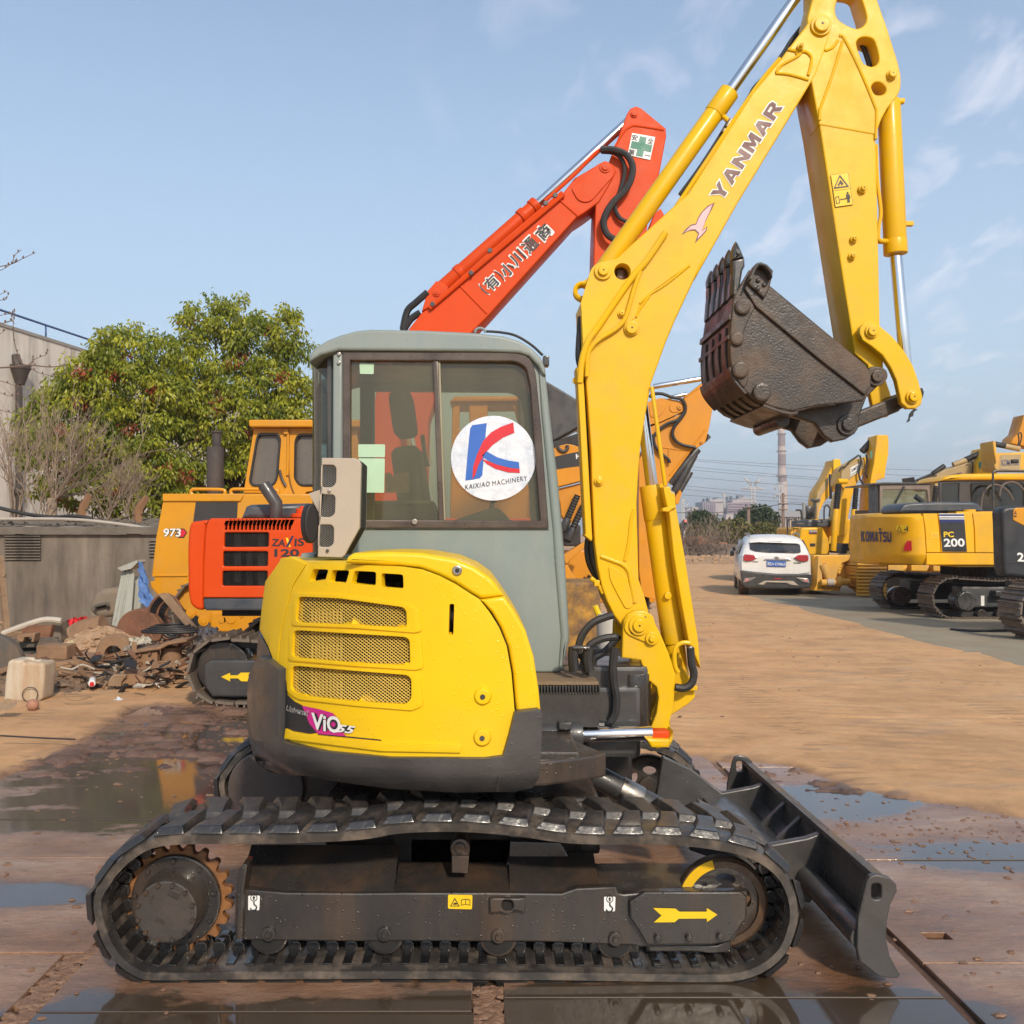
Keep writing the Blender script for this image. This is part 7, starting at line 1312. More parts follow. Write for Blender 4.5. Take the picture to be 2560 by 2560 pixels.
# leafy trees
def leaf_mat(name):
    m = bpy.data.materials.new(name); m.use_nodes = True; nt = m.node_tree; b = nt.nodes['Principled BSDF']; L = nt.links.new
    a = nd(nt, 'ShaderNodeAttribute', attribute_name='leaf'); L(a.outputs['Color'], b.inputs['Base Color']); b.inputs['Roughness'].default_value = .42; b.inputs['Specular IOR Level'].default_value = .35
    o = nt.nodes['Material Output']; t = nd(nt, 'ShaderNodeBsdfTranslucent'); L(a.outputs['Color'], t.inputs[0]); mx = nd(nt, 'ShaderNodeMixShader'); mx.inputs[0].default_value = .3; L(b.outputs[0], mx.inputs[1]); L(t.outputs[0], mx.inputs[2]); L(mx.outputs[0], o.inputs[0]); return m
LEAF = leaf_mat('leaf')
def crown(name, parent, blobs, Y, depth, n_tuft, per, ll, lw, cols, seed, tr=.2, droop=1.05):
    r = np.random.RandomState(seed); V = []; C = []
    wts = np.array([b[2] * b[3] for b in blobs], float); wts /= wts.sum()
    for t in range(n_tuft):
        b = blobs[r.choice(len(blobs), p=wts)]; d = r.normal(size=3); d /= np.linalg.norm(d); rad = r.uniform(.5, 1.22) ** .6
        if d[1] > .3 and r.rand() < .6: d[1] = -d[1]
        yy = Y + (b[4] if len(b) > 4 else 0) + d[1] * depth * .5 * rad * min(1.4, b[2] / 110)
        c = P(b[0] + d[0] * rad * b[2], b[1] + d[2] * rad * b[3], Y); c = np.array([c.x, yy, c.z])
        k = r.rand(); base = np.array(cols[0]) * (1 - k) + np.array(cols[1]) * k
        if r.rand() < cols[3]: base = np.array(cols[2])
        m = int(per * r.uniform(.6, 1.4)); q = r.normal(size=(m, 3)); q /= np.linalg.norm(q, axis=1)[:, None]; q[:, 2] = q[:, 2] * .8
        p = c + q * (tr * r.uniform(.3, 1.0, size=(m, 1))); ax = q * .7 + r.normal(size=(m, 3)) * .35; ax[:, 2] -= droop; ax /= np.linalg.norm(ax, axis=1)[:, None]
        sd = np.cross(ax, r.normal(size=(m, 3))); sd /= np.linalg.norm(sd, axis=1)[:, None] + 1e-9
        l = ll * r.uniform(.7, 1.25, size=(m, 1)); w = lw * r.uniform(.7, 1.2, size=(m, 1))
        V.append(np.stack([p, p + ax * l * .5 + sd * w, p + ax * l, p + ax * l * .5 - sd * w], 1).reshape(-1, 3)); C.append(np.repeat(base * r.uniform(.75, 1.25, size=(m, 1)), 4, 0))
    V = np.concatenate(V); C = np.concatenate(C); n = len(V); me = bpy.data.meshes.new(name); base = np.array(origin(parent))
    me.vertices.add(n); me.vertices.foreach_set('co', (V - base).ravel()); me.loops.add(n); me.loops.foreach_set('vertex_index', np.arange(n)); me.polygons.add(n // 4); me.polygons.foreach_set('loop_start', np.arange(0, n, 4)); me.update(calc_edges=True)
    at_ = me.attributes.new('leaf', 'FLOAT_COLOR', 'POINT'); at_.data.foreach_set('color', np.concatenate([np.clip(C, 0, 1), np.ones((n, 1))], 1).ravel()); return link(name, me, LEAF, parent)
bark = paint('brown_bark', (.085, .055, .035), .9, c2=(.05, .035, .025), bump=.5, bsc=15)
def limbs(mb, p, d, ln, r, depth, g, spread=.6, n=(2, 3), up=.15, taper=.62, sides=5):
    q = [p]; dd = d.copy()
    for i in range(3): dd = (dd + Vector((g.gauss(0, .12), g.gauss(0, .12), g.gauss(0, .1) + up * .3))).normalized(); q.append(q[-1] + dd * ln / 3)
    mb.tube(q, [r, r * .86, r * .75, r * taper], sides, False)
    if depth > 0:
        for _ in range(g.randint(*n)): nd_ = (dd + Vector((g.gauss(0, spread), g.gauss(0, spread), g.gauss(0, spread * .7) + up))).normalized(); limbs(mb, q[g.choice((2, 3, 3))], nd_, ln * g.uniform(.6, .9), r * taper, depth - 1, g, spread, n, up, taper, max(3, sides - 1))
GC = ((.12, .165, .014), (.38, .38, .032), (.30, .07, .028), .04)
def tree(label, base, blobs, Y, depth, nt, seed, cols=GC, ll=.10, lw=.021, per=50, tr=.19, group='trees', hgt=2.5, tk=.14):
    t = thing('broadleaf_tree', label, 'tree', base, group); g = random.Random(seed); mb = MB(); b = Vector(base); top = b + Vector((0, 0, hgt)); mb.tube([b, b.lerp(top, .5) + Vector((.08, 0, 0)), top], [tk, tk * .8, tk * .65], 8)
    for bl in blobs: 
        e = P(bl[0], bl[1], Y); e.y = Y + (bl[4] if len(bl) > 4 else 0); s = b.lerp(top, g.uniform(.5, 1)); mb.tube([s, s.lerp(e, .5) + Vector((0, 0, .15)), e], [tk * .4, tk * .22, tk * .07], 5, False)
        limbs(mb, s.lerp(e, .45), (e - s).normalized(), max(.15, (e - s).length * .22), tk * .14, 1, g)
    mb.build('trunk', bark, t); crown('crown', t, blobs, Y, depth, nt, per, ll, lw, cols, seed, tr); return t
tree('tall yellow-green tree with reddish leaves, directly left of the grey cab', (pxX(560, 20), 20, 0), [(535,800,80,50),(500,870,70,80),(600,830,80,75),(665,880,80,85),(715,830,45,60),(745,930,45,100),(560,930,110,100),(660,980,110,110),(470,1000,80,90),(590,1060,140,100),(700,1100,90,110),(520,1150,120,90),(640,1190,120,90),(440,1210,80,70),(740,1050,60,100)], 20, 2.6, 880, 11)
tree('broad yellow-green tree in front of the weathered white building', (pxX(330, 18.4), 18.4, 0), [(305,858,40,28),(275,890,48,42),(330,880,90,60),(400,890,60,60),(205,968,52,42),(120,1010,42,40),(230,960,80,80),(330,980,110,80),(420,1000,70,90),(150,1060,90,70),(260,1060,110,80),(370,1090,100,90),(82,1105,38,52),(200,1130,110,60),(320,1170,120,70),(420,1190,70,70),(250,1220,140,50),(360,1250,110,40)], 18.4, 2.2, 800, 12)
crl = paint('dry_twigs', (.30, .225, .165), .9, c2=(.22, .16, .115), sc=8)
def shrub(label, u, v, Y, h, n, seed, dirs, r=.013, m=crl, group='bare shrubs behind the wall', dep=3, spread=.42):
    g = random.Random(seed); mb = MB(); b = P(u, v, Y)
    for i in range(n): a = g.uniform(*dirs); mbd = Vector((math.sin(a), g.uniform(-.3, .3), math.cos(a))).normalized(); limbs(mb, b + Vector((g.uniform(-.1, .1), g.uniform(-.1, .1), 0)), mbd, h * g.uniform(.3, .5), r, dep, g, spread, (2, 4), .12, .6, 4)
    return single(mb, 'bare_shrub', m, label, 'shrub', (b.x, Y, 0), group)
sh1 = shrub('tall tangle of bare grey twigs at the left edge over the wall', 40, 1315, 16.2, 2.0, 9, 3, (-.35, .4)); shrub('fan of bare tan twigs just right of the edge tangle', 110, 1315, 16.3, 1.7, 8, 4, (-.3, .5)); shrub('thin bare stems between the two cranked posts', 270, 1318, 16.2, 1.15, 9, 6, (-.35, .6), .012); shrub('low bare stems beside the loader end of the wall', 330, 1318, 16.2, 1.0, 8, 16, (-.4, .5), .011)
pt = thing('pollard_tree', 'small pollarded tree with a stubby trunk and wide fan of bare twigs', 'tree', P(128, 1312, 16.4)); ORI[pt.name] = pt.location.copy(); mb = MB(); a, b = P(128, 1330, 16.4), P(130, 1245, 16.4); mb.tube([a, b], [.10, .085], 8); mb.build('trunk', crl, pt); mb = MB(); g = random.Random(9)
for i in range(11): an = -.5 + i * .19; limbs(mb, b, Vector((math.sin(an), g.uniform(-.3, .3), math.cos(an))).normalized(), g.uniform(.5, .75) * (1.15 if an > .7 else .9), .02, 4, g, .34, (2, 3), .10, .62, 4)
mb.build('crown', crl, pt)
# bare branches of a tree standing just outside the left edge
BYT = 11.0; bt2 = thing('bare_tree', 'bare budding branches reaching in from the left edge against the sky', 'tree', (pxX(-260, BYT), BYT, 0)); mb = MB(); tr_ = pxX(-260, BYT); mb.tube([(tr_, BYT, 0), (tr_ + .05, BYT, 2.5), (tr_, BYT, 4.6)], [.13, .10, .05], 8); mb.build('trunk', bark, bt2)
mb = MB(); twig = paint('brown_twig', (.16, .11, .085), .85)
for ps, r in ((((-600,860),(0,856),(200,842),(330,850),(450,840)), 7), (((155,835),(130,790),(95,700),(92,600),(97,510),(90,455)), 4), (((96,560),(75,545),(0,560)), 3), (((-300,260),(0,180),(80,155),(160,125),(240,85)), 4), (((85,150),(105,105),(140,62)), 3), (((-200,260),(0,210),(60,165),(110,140)), 3), (((-200,480),(0,410),(30,400),(55,365)), 3), (((-150,420),(0,370),(45,340)), 3), (((-200,560),(0,510),(50,495),(85,490)), 3), (((-150,600),(0,565),(60,545),(80,515)), 3), (((-100,680),(0,635),(40,595)), 3), (((190,838),(240,800),(300,770),(318,745)), 3), (((190,845),(250,885),(330,905),(440,890)), 3), (((-200,900),(0,945),(80,970),(150,990)), 3.5), (((-100,1100),(0,1140),(120,1160),(210,1130),(250,1075)), 3), (((-100,1000),(0,1025),(60,1045),(120,1040)), 3), (((200,835),(230,815),(215,770)), 2.4)):
    pts = [P(*p, BYT) + Vector((0, .02 * math.sin(i * 2.1 + r), 0)) for i, p in enumerate(zU(*ps))]; rr = r * .3728 * BYT / F; s = smooth([tuple(p) for p in pts], 4, False); mb.tube(s, rr, 5, True, rr * .45)
    for p in s[3::3]: q = Vector(p); mb.ball(q + Vector((0, 0, .012)), .011, 5, 4, (1, 1, 1.6))
mb.build('branches', twig, bt2)
# ------------------------------------------------------------------ junk heap
tan_d = paint('dusty_brown_iron', (.27, .155, .085), .85, c2=(.20, .115, .065), sc=5, bump=.3, bsc=25, dirt=(.36, .23, .13), dirt_amt=.8, dsc=3); dkg = paint('dusty_dark_iron', (.10, .085, .07), .8, c2=(.075, .065, .055), dirt=(.25, .17, .10), dirt_amt=.7, dsc=3); rst = paint('dusty_rust', (.20, .085, .045), .85, c2=(.13, .06, .035), sc=6, bump=.3, dirt=(.30, .18, .10), dirt_amt=.6)
wood = paint('weathered_wood', (.30, .20, .12), .85, c2=(.20, .13, .08), sc=5, bump=.3, bsc=15)
def item(name, label, cat, parts, base): 
    t = thing(name, label, cat, base)
    for nm, mb, m, bv in parts: mb.build(nm, m, t, bv)
    return t
def pm(pts, Y0, Y1, Yr=None, dz=0): return MB().prism([(q.x, q.z + dz) for q in (P(a, b, Yr or Y0) for a, b in pts)], Y0, Y1)
def crumple(pts4, nu, nv, amp, seed, sag=0):
    g = random.Random(seed); A, B, C_, D = [Vector(p) for p in pts4]; rows = []
    for j in range(nv + 1):
        rows.append([(A.lerp(B, i / nu)).lerp(D.lerp(C_, i / nu), j / nv) + Vector((g.uniform(-amp, amp), g.uniform(-amp, amp), g.uniform(-amp, amp) - sag * math.sin(math.pi * i / nu) * math.sin(math.pi * j / nv))) for i in range(nu + 1)])
    return MB().sheet(rows)
jc = paint('dusty_white_plastic', (.50, .43, .33), .6, c2=(.45, .38, .28), bump=.1, dirt=(.36, .21, .10), dirt_amt=.9, dsc=5, streak=True)
jt = thing('jerrycan', 'dusty white plastic jerrycan standing at the front left of the junk', 'jerrycan', (pxX(62, 8.8), 8.85, .02)); plate('body', jt, zX1((30,815),(50,560),(75,400),(110,375),(250,380),(255,415),(300,395),(380,410),(440,405),(465,430),(465,560),(440,790),(380,830),(160,825)), 8.75, 9.0, jc, bev=.03, res=3, r=6); pipe('handle', jt, [P(*p, 8.87) for p in zX1((255,410),(270,378),(340,372),(360,395))], .02, jc); rod('spout', jt, P(*zX1((405,415))[0], 8.87), P(*zX1((405,372))[0], 8.87), .035, jc); pipe('wire_loop', jt, [P(*p, 8.72) for p in zX1((300,830),(245,780),(235,730),(270,680),(320,664),(370,680),(396,730),(380,790))], .004, blk_d)
single(MB().ball(P(*zX1((345,850))[0], 8.3) + Vector((0, 0, .0)), .052, 12, 9, (1, 1, .98)), 'clay_ball', paint('pink_clay', (.40, .19, .12), .8, c2=(.28, .14, .09), sc=20), 'round pinkish lump lying before the jerrycan', 'clay ball', (pxX(82, 8.3), 8.3, 0))
dd_ = P(*zX1((610, 480))[0], 10.2); mb = MB(); zb = .03
mb.cyl((dd_.x, 10.2, zb), (dd_.x, 10.2, zb + .09), .48, 36); mb.cyl((dd_.x, 10.2, zb + .09), (dd_.x, 10.2, zb + .12), .42, 36); mb.cyl((dd_.x, 10.2, zb + .12), (dd_.x, 10.2, zb + .21), .47, 36); m2_ = MB().box((dd_.x - .12, 9.95, zb + .21), (dd_.x + .20, 10.2, zb + .36)); item('flat_iron_disc', 'large dusty iron disc lying flat with a block on it, right of the jerrycan', 'wheel', [('disc', mb, tan_d, .012), ('block', m2_, tan_d, .02)], (dd_.x, 10.2, 0))  # plain round iron disc lying flat, a block on top
b0_ = [('back', pm(zX1((-200,190),(0,178),(540,150),(548,238),(200,252),(-200,275)), 11.6, 11.8), dkg, .015), ('trough', pm(zX1((-200,270),(540,240),(545,300),(480,420),(-200,430)), 11.75, 11.9), blk_d, 0), ('cheek', pm(zX1((518,140),(560,138),(600,170),(700,330),(740,400),(560,420),(535,300)), 11.3, 11.36), dkg, .006), ('bracket', pm(zX1((165,150),(190,110),(370,98),(350,190),(325,190),(335,135),(255,140),(240,190),(200,185)), 11.45, 11.6), tan_d, .008), ('floor', MB().box((-7, 11.0, .0), (pxX(130, 11.5), 11.75, .12)), dkg, .01)]
item('loader_bucket', 'dark dusty loader bucket with a cast bracket on its rim, at the left edge', 'bucket', b0_, (-5.5, 11.6, 0))
def heap(name, label, cat, c, rx, ry, h, seed, m, n, s):
    g = random.Random(seed); mb = MB(); rows = []
    for j in range(9):
        r = j / 8; rows.append([(c[0] + rx * r * math.cos(a) * (1 + .15 * math.sin(3 * a + seed)), c[1] + ry * r * math.sin(a), c[2] + h * (1 - r ** 1.4) * (1 + .16 * math.sin(3 * a + seed) * r) + g.uniform(-.04, .04) * h) for a in [2 * math.pi * i / 28 for i in range(29)]])
    mb.sheet(rows)
    for _ in range(n): r = math.sqrt(g.random()); a = g.uniform(0, 6.28); mb.ball((c[0] + rx * r * math.cos(a), c[1] + ry * r * math.sin(a), c[2] + h * (1 - r ** 1.4) + .005), g.uniform(.4, 1.3) * s, 5, 4, (g.uniform(.8, 1.5), 1, g.uniform(.6, 1)), .6, g)
    o = single(mb, name, m, label, cat, (c[0], c[1], 0)); o['kind'] = 'stuff'; return o
rub_m = paint('tan_rubble', (.40, .255, .15), .95, c2=(.30, .19, .11), sc=9, bump=.4, bsc=30)
heap('rubble_heap', 'heap of tan rubble and stones in the middle of the junk', 'rubble heap', (pxX(250, 11.2), 11.3, .05), .75, .6, .40, 2, rub_m, 420, .03); heap('rubble_heap', 'low spread of crumbled rubble before the metal frame', 'rubble heap', (pxX(330, 11), 11.2, 0), 1.1, .7, .30, 5, paint('brown_rubble', (.30, .18, .10), .95, c2=(.18, .11, .065), sc=9, bump=.4), 380, .03)
heap('rubble_heap', 'dark litter and dirt under the jerrycan corner', 'rubble heap', (pxX(60, 10), 9.9, 0), 1.3, 1.0, .22, 7, paint('dark_litter', (.12, .085, .06), .95, c2=(.22, .14, .085), sc=8, bump=.5), 360, .028)
single(crumple([P(*p, 11.0) for p in zX1((625,215),(760,175))] + [P(*p, 10.8) for p in zX1((890,360),(720,390))], 8, 8, .02, 4), 'sack', paint('yellowed_sack', (.50, .43, .25), .85, c2=(.42, .34, .16), sc=8), 'creased yellowed sack draped left of the rubble heap', 'sack', (pxX(180, 11), 11, 0))
single(crumple([P(*p, 10.6) for p in zX1((1340,165),(1560,110))] + [P(*p, 10.4) for p in zX1((1600,215),(1390,235))], 8, 6, .025, 5), 'sack', paint('cream_sack', (.44, .40, .30), .85), 'cream sack lying on the brown metal frame', 'sack', (pxX(350, 10.6), 10.5, 0))
single(crumple([P(*p, 10.7) for p in zX1((1290,230),(1500,215))] + [P(*p, 10.5) for p in zX1((1640,300),(1340,310))], 8, 5, .03, 8), 'tarpaulin', paint('grey_brown_sheet', (.26, .21, .16), .85), 'grey-brown sheet under the cream sack', 'tarpaulin', (pxX(350, 10.6), 10.5, 0))
fr2 = thing('metal_frame', 'brown rusted metal frame with bolted plate and post, right end of the junk', 'metal frame', (pxX(390, 10.2), 10.3, 0))
for ps, Y0, Y1 in ((zX1((1400,300),(1440,265),(1650,245),(1740,190),(1960,165),(1960,190),(1760,225),(1680,270),(1420,310)), 10.1, 10.5), (zX1((1415,305),(1650,280),(1650,430),(1460,470),(1425,440)), 10.15, 10.25), (zX1((1450,460),(1640,430),(1760,440),(1860,420),(1860,450),(1660,470),(1480,490)), 10.1, 10.4)): plate('plate', fr2, ps, Y0, Y1, tan_d, bev=.012)
rod('post', fr2, P(*zX1((1800,440))[0], 10.35), P(*zX1((1800,240))[0], 10.35), .11, tan_d)
for c in ((1478,325),(1580,310),(1485,415),(1595,400)): disc('bolt', fr2, zX1(c)[0], 10.11, 10.16, 3.8, rst, 10.15)
pipe('rope', fr2, [P(*p, 10.05) for p in zX1((1800,390),(1820,440),(1840,500),(1880,520),(1830,540),(1700,545),(1620,500))], .014, wood)
tt = MB(); pts_ = [P(*p, 9.5) for p in zX1((1270,575),(1330,465),(1400,480),(1640,600),(1560,615),(1320,640))]; tt.prism([(p.x, p.z) for p in pts_], 9.4, 9.62); single(tt, 'bucket_tooth', tan_d, 'tan cast bucket tooth lying on its side on the dirt', 'bucket tooth', (pxX(340, 9.5), 9.5, 0), bev=.02)
scl = thing('striped_cloth', 'black and tan striped cloth bunched beside the cast tooth', 'cloth', (pxX(285, 9.4), 9.4, 0))
for i in range(8):
    x0 = 1135 + i * 17; mb = MB(); mb.tube(smooth([tuple(P(*p, 9.38 - .01 * (i % 2))) for p in zX1((x0, 650), (x0 + 12, 595), (x0 + 50, 548), (x0 + 75, 545))], 4, False), .020, 6); mb.build('fold', blk_d if i % 2 == 0 else wood, scl)
bo = thing('spray_can', 'white bottle with a bright red cap pointing at the viewer', 'bottle', (pxX(230, 9.3), 9.3, 0)); a, b = P(*zX1((972,585))[0], 9.45), P(*zX1((963,636))[0], 9.25); rod('body', bo, a, a.lerp(b, .8), .033, white); rod('cap', bo, a.lerp(b, .8), b, .02, red_p)
for lab, ps, Y0, Y1, m in (('long dusty plank lying behind the large iron disc', ((840,420),(1290,400),(1295,450),(850,480)), 10.4, 10.6, tan_d), ('short grey beam before the large iron disc', ((490,660),(700,620),(840,595),(840,635),(705,680),(500,700)), 9.5, 9.7, wood), ('small grey block beside the short beam', ((605,665),(705,650),(705,715),(610,725)), 9.35, 9.55, wood), ('thin flat bar across the rubble foot', ((840,490),(1230,465),(1390,445),(1390,465),(1230,500),(845,515)), 10.2, 10.4, dkg)):
    single(pm(zX1(*ps), Y0, Y1), 'plank', m, lab, 'plank', (pxX(zX1(ps[0])[0][0], Y0), Y0, 0), 'planks in the junk heap', .008)
single(MB().cyl(P(*zX1((980,570))[0], 10.3) , P(*zX1((980,510))[0], 10.3), .42, 24), 'iron_ring', rst, 'red-brown iron ring half hidden under the flat bar', 'ring', (pxX(233, 10.3), 10.3, 0), bev=.02)
single(crumple([P(*p, 12.2) for p in zO((465,410),(600,395))] + [P(*p, 12.1) for p in zO((655,410),(485,505))], 9, 6, .04, 6), 'red_cloth', paint('red_fabric', (.60, .02, .025), .8), 'crumpled bright red cloth on the junk', 'cloth', (pxX(200, 12.2), 12.2, 0))
tk = thing('fuel_tank', 'brown moulded tank with a grab handle leaning on the wall', 'tank', (pxX(255, 12.8), 12.8, 0)); plate('body', tk, zO((612,310),(640,240),(690,200),(800,190),(850,200),(850,300),(790,390),(690,402),(640,380),(612,345)), 12.6, 13.2, paint('dusty_brown_plastic', (.21, .165, .12), .7, dirt=(.3, .2, .12), dirt_amt=.6), bev=.07, res=3, r=8); pipe('handle', tk, [P(*p, 12.52) for p in zO((652,335),(660,318),(740,300),(745,318))], .022, dkg); plate('recess', tk, zO((655,322),(745,305),(742,322),(658,338)), 12.56, 12.62, dark_in, bev=.004)
pan = paint('pale_grey_green_panel', (.40, .41, .36), .7, c2=(.33, .34, .30), sc=3, dirt=(.25, .2, .15), dirt_amt=.5)
for lab, poly, Y in (('pale ribbed sheet panel leaning on the junk', ((845,55),(905,62),(925,100),(905,380),(880,485),(770,450),(800,280)), 12.3), ('second pale panel behind the ribbed one', ((930,110),(1010,130),(1010,400),(905,490),(890,470)), 12.5)):
    t = thing('sheet_panel', lab, 'panel', (pxX(zO(poly[0])[0][0], Y), Y, 0), 'leaning sheet panels'); plate('sheet', t, zO(*poly), Y, Y + .03, pan, bev=.006)
    for k in (.3, .62, .8): a = zO(poly[0])[0]; b = zO(poly[-2])[0]; dxx = (zO(poly[1])[0][0] - a[0]) * k * 1.0; rod('rib', t, P(a[0] + dxx, a[1] + 8, Y), P(b[0] + dxx + 10 * k, b[1] - 10, Y), .012, pan, 6)
single(pm(zO((808,55),(945,0),(950,15),(905,60),(838,75)), 12.2, 12.5), 'angle_sheet', pan, 'small bent sheet on top of the leaning panels', 'panel', (pxX(310, 12.3), 12.3, 0)); blm = paint('blue_mesh', (.06, .14, .36), .7, c2=(.10, .20, .45), sc=20)
single(crumple([P(*p, 12.0) for p in zO((952,-5),(985,10))] + [P(*p, 12.0) for p in zO((1090,410),(965,290))], 5, 12, .02, 7), 'blue_sheet', blm, 'blue mesh sheet hanging beside the leaning panels', 'sheet', (pxX(360, 12), 12, 0))
single(pm(zO((1088,235),(1160,230),(1395,520),(1340,525)), 11.0, 11.05), 'plank', wood, 'wide bare wooden plank leaning toward the loader', 'plank', (pxX(430, 11), 11, 0), 'planks in the junk heap', .006)
co_ = thing('hose_coil', 'coil of black and brown hose under the leaning plank', 'hose', (pxX(425, 11.3), 11.3, 0)); cc = P(*zO((1160,410))[0], 11.4)
for i in range(7): r = .28 - .02 * i; mb = MB(); mb.tube([(cc.x + r * .75 * math.cos(a) + .01 * i, 11.3 + .03 * i, cc.z + r * 1.1 * math.sin(a)) for a in [2 * math.pi * k / 22 for k in range(23)]], .017, 6); mb.build('hose_turn', hose if i % 3 else rst, co_)
for i in range(4): r = .34 - .05 * i; mb = MB(); q = P(*zO((1190,490))[0], 10.9); mb.tube([(q.x + r * math.cos(a), 10.9 + .2 * math.sin(a), q.z + .02 * i) for a in [2 * math.pi * k / 22 for k in range(23)]], .016, 6); mb.build('hose_turn', hose, co_)
dr = MB(); a = P(*zO((998,485))[0], 11.5); dr.cyl((a.x, 11.3, a.z), (a.x, 11.7, a.z), .27, 28); single(dr, 'brake_drum', rst, 'red-brown round drum standing behind the cream sack', 'drum', (a.x, 11.5, 0), bev=.02)
hb_ = MB(); a = P(*zO((785,655))[0], 10.7); n = 24; rows = [[(a.x + r * math.cos(t), 10.7 + d, a.z + r * 1.1 * math.sin(t)) for r, d in ((.10, .1), (.10, -.02), (.19, -.02), (.21, .02), (.21, .12))] for t in [2 * math.pi * i / n for i in range(n + 1)]]; hb_.sheet(rows); single(hb_, 'wheel_hub', tan_d, 'tan wheel hub with an open centre on the rubble', 'wheel hub', (a.x, 10.7, 0))
single(MB().tube(smooth([tuple(P(*p, 11.9)) for p in zO((520,540),(600,500),(720,470))], 5, False), .17, 12), 'old_tyre', tan_d, 'dust-covered roller below the red cloth', 'roller', (pxX(225, 11.9), 11.9, 0))
ldr = thing('wooden_ladder', 'wooden ladder frame leaning at the left edge before the wall', 'ladder', (-6.6, 13.2, 0))
for x0_ in (-30, 30): pipe('rail', ldr, [P(*p, 13.2) for p in zO((x0_ - 30, -30), (x0_ + 20, 540))], .05, wood, 4, 2)
for y in (110, 240, 435): rod('rung', ldr, P(*zO((-40, y))[0], 13.2), P(*zO((38, y))[0], 13.2), .03, wood, 6)
pthing('pipe', 'bent white pipe against the wall beside the ladder', 'pipe', [P(*p, 13.0) for p in zO((20,510),(65,490),(290,415),(425,420))], .04, paint('dusty_white_pipe', (.5, .45, .38), .6)); single(pm(zO((150,480),(190,455),(360,450),(340,540),(150,530)), 12.6, 12.7), 'rusty_sheet', rst, 'rusty brown sheet propped below the white pipe', 'sheet', (pxX(90, 12.6), 12.6, 0)); single(pm(zO((180,430),(420,420),(420,560),(180,560)), 13.2, 13.6), 'concrete_box', plaster, 'grey box under the bent white pipe', 'box', (pxX(110, 13.2), 13.2, 0), bev=.02)
single(crumple([P(*p, 9.6) for p in zO((1395,480),(1500,460))] + [P(*p, 9.4) for p in zO((1530,530),(1345,585))], 8, 6, .03, 12), 'plastic_sheet', paint('clear_grey_plastic', (.36, .30, .26), .35), 'grey plastic sheet over the track end of the red excavator', 'plastic sheet', (pxX(510, 9.5), 9.5, 0))
single(crumple([P(*p, 8.0) for p in zO((0,975),(120,985))] + [P(*p, 7.9) for p in zO((90,1020),(-40,1050))], 6, 4, .012, 13), 'cardboard', paint('brown_cardboard', (.30, .20, .12), .9), 'flat piece of brown cardboard at the left edge', 'cardboard', (pxX(15, 8), 8, 0))
single(crumple([P(*p, 7.6) for p in zO((785,965),(820,945))] + [P(*p, 7.5) for p in zO((850,960),(800,972))], 5, 4, .008, 14), 'paper_scrap', white, 'white scrap of paper lying alone on the tan dirt', 'paper', (pxX(297, 7.6), 7.6, 0))
pthing('wire_loop', 'thin wire curled on the dirt before the large iron disc', 'wire', [P(*p, 8.5) for p in zX1((680,740),(670,760),(720,790),(820,800),(960,760),(900,745),(760,735),(690,735))], .006, wood); pthing('stick', 'thin dark stick on the dirt left of the puddle', 'stick', [P(*p, 6.9) for p in zO((0,1212),(250,1226),(520,1238))], .006, blk_d, None, 2)
pthing('cable', 'black cable lying across the grey ground before the yellow excavator', 'cable', [P(u, v, 2400 * 1.5 / (v - V0)) for u, v in zN((1300,1632),(1450,1645),(1600,1648),(1750,1644),(2100,1640))], .022, hose)
dk2 = P(*zO((30,730))[0], 9.6); single(MB().cyl((dk2.x - .1, 9.5, dk2.z), (dk2.x - .1, 9.6, dk2.z), .33, 28), 'iron_disc', dkg, 'dark iron disc standing behind the jerrycan at the edge', 'disc', (dk2.x, 9.5, 0), bev=.012)
def debris(name, m, n, seed, xs, ys, zs, s):
    g = random.Random(seed); mb = MB()
    for _ in range(n):
        c = Vector((g.uniform(*xs), g.uniform(*ys), g.uniform(*zs))); M = Matrix.Translation(c) @ Matrix.Rotation(g.uniform(0, 6.28), 4, 'Z') @ Matrix.Rotation(g.gauss(0, .4), 4, 'X') @ Matrix.Rotation(g.gauss(0, .4), 4, 'Y'); k = g.random()
        if k < .4: mb.box((-g.uniform(.05, .22) * s, -.02 * s, -.012 * s), (g.uniform(.05, .22) * s, .025 * s, .015 * s), M)
        elif k < .75: mb.box((-g.uniform(.03, .1) * s, -g.uniform(.03, .1) * s, -.006), (g.uniform(.03, .1) * s, g.uniform(.03, .1) * s, .006), M)
        else: mb.tube(smooth([tuple(M @ Vector((x * s, g.uniform(-.1, .1) * s, g.uniform(0, .05)))) for x in (-.25, -.1, .05, .2)], 3, False), .008, 5)
    return tag(mb.build(name, m), kind='stuff')
debris('scrap_litter', tan_d, 170, 51, (-5.0, -2.9), (9.4, 11.8), (.02, .22), 1.0); debris('rusty_litter', rst, 90, 52, (-4.8, -2.8), (9.6, 12), (.03, .3), 1.0); debris('pale_litter', paint('pale_litter', (.5, .46, .38), .8), 46, 53, (-4.6, -2.8), (9.0, 11.6), (.02, .2), .7); debris('dark_scrap', blk_d, 70, 54, (-5.0, -2.9), (9.2, 12), (.02, .3), .9)
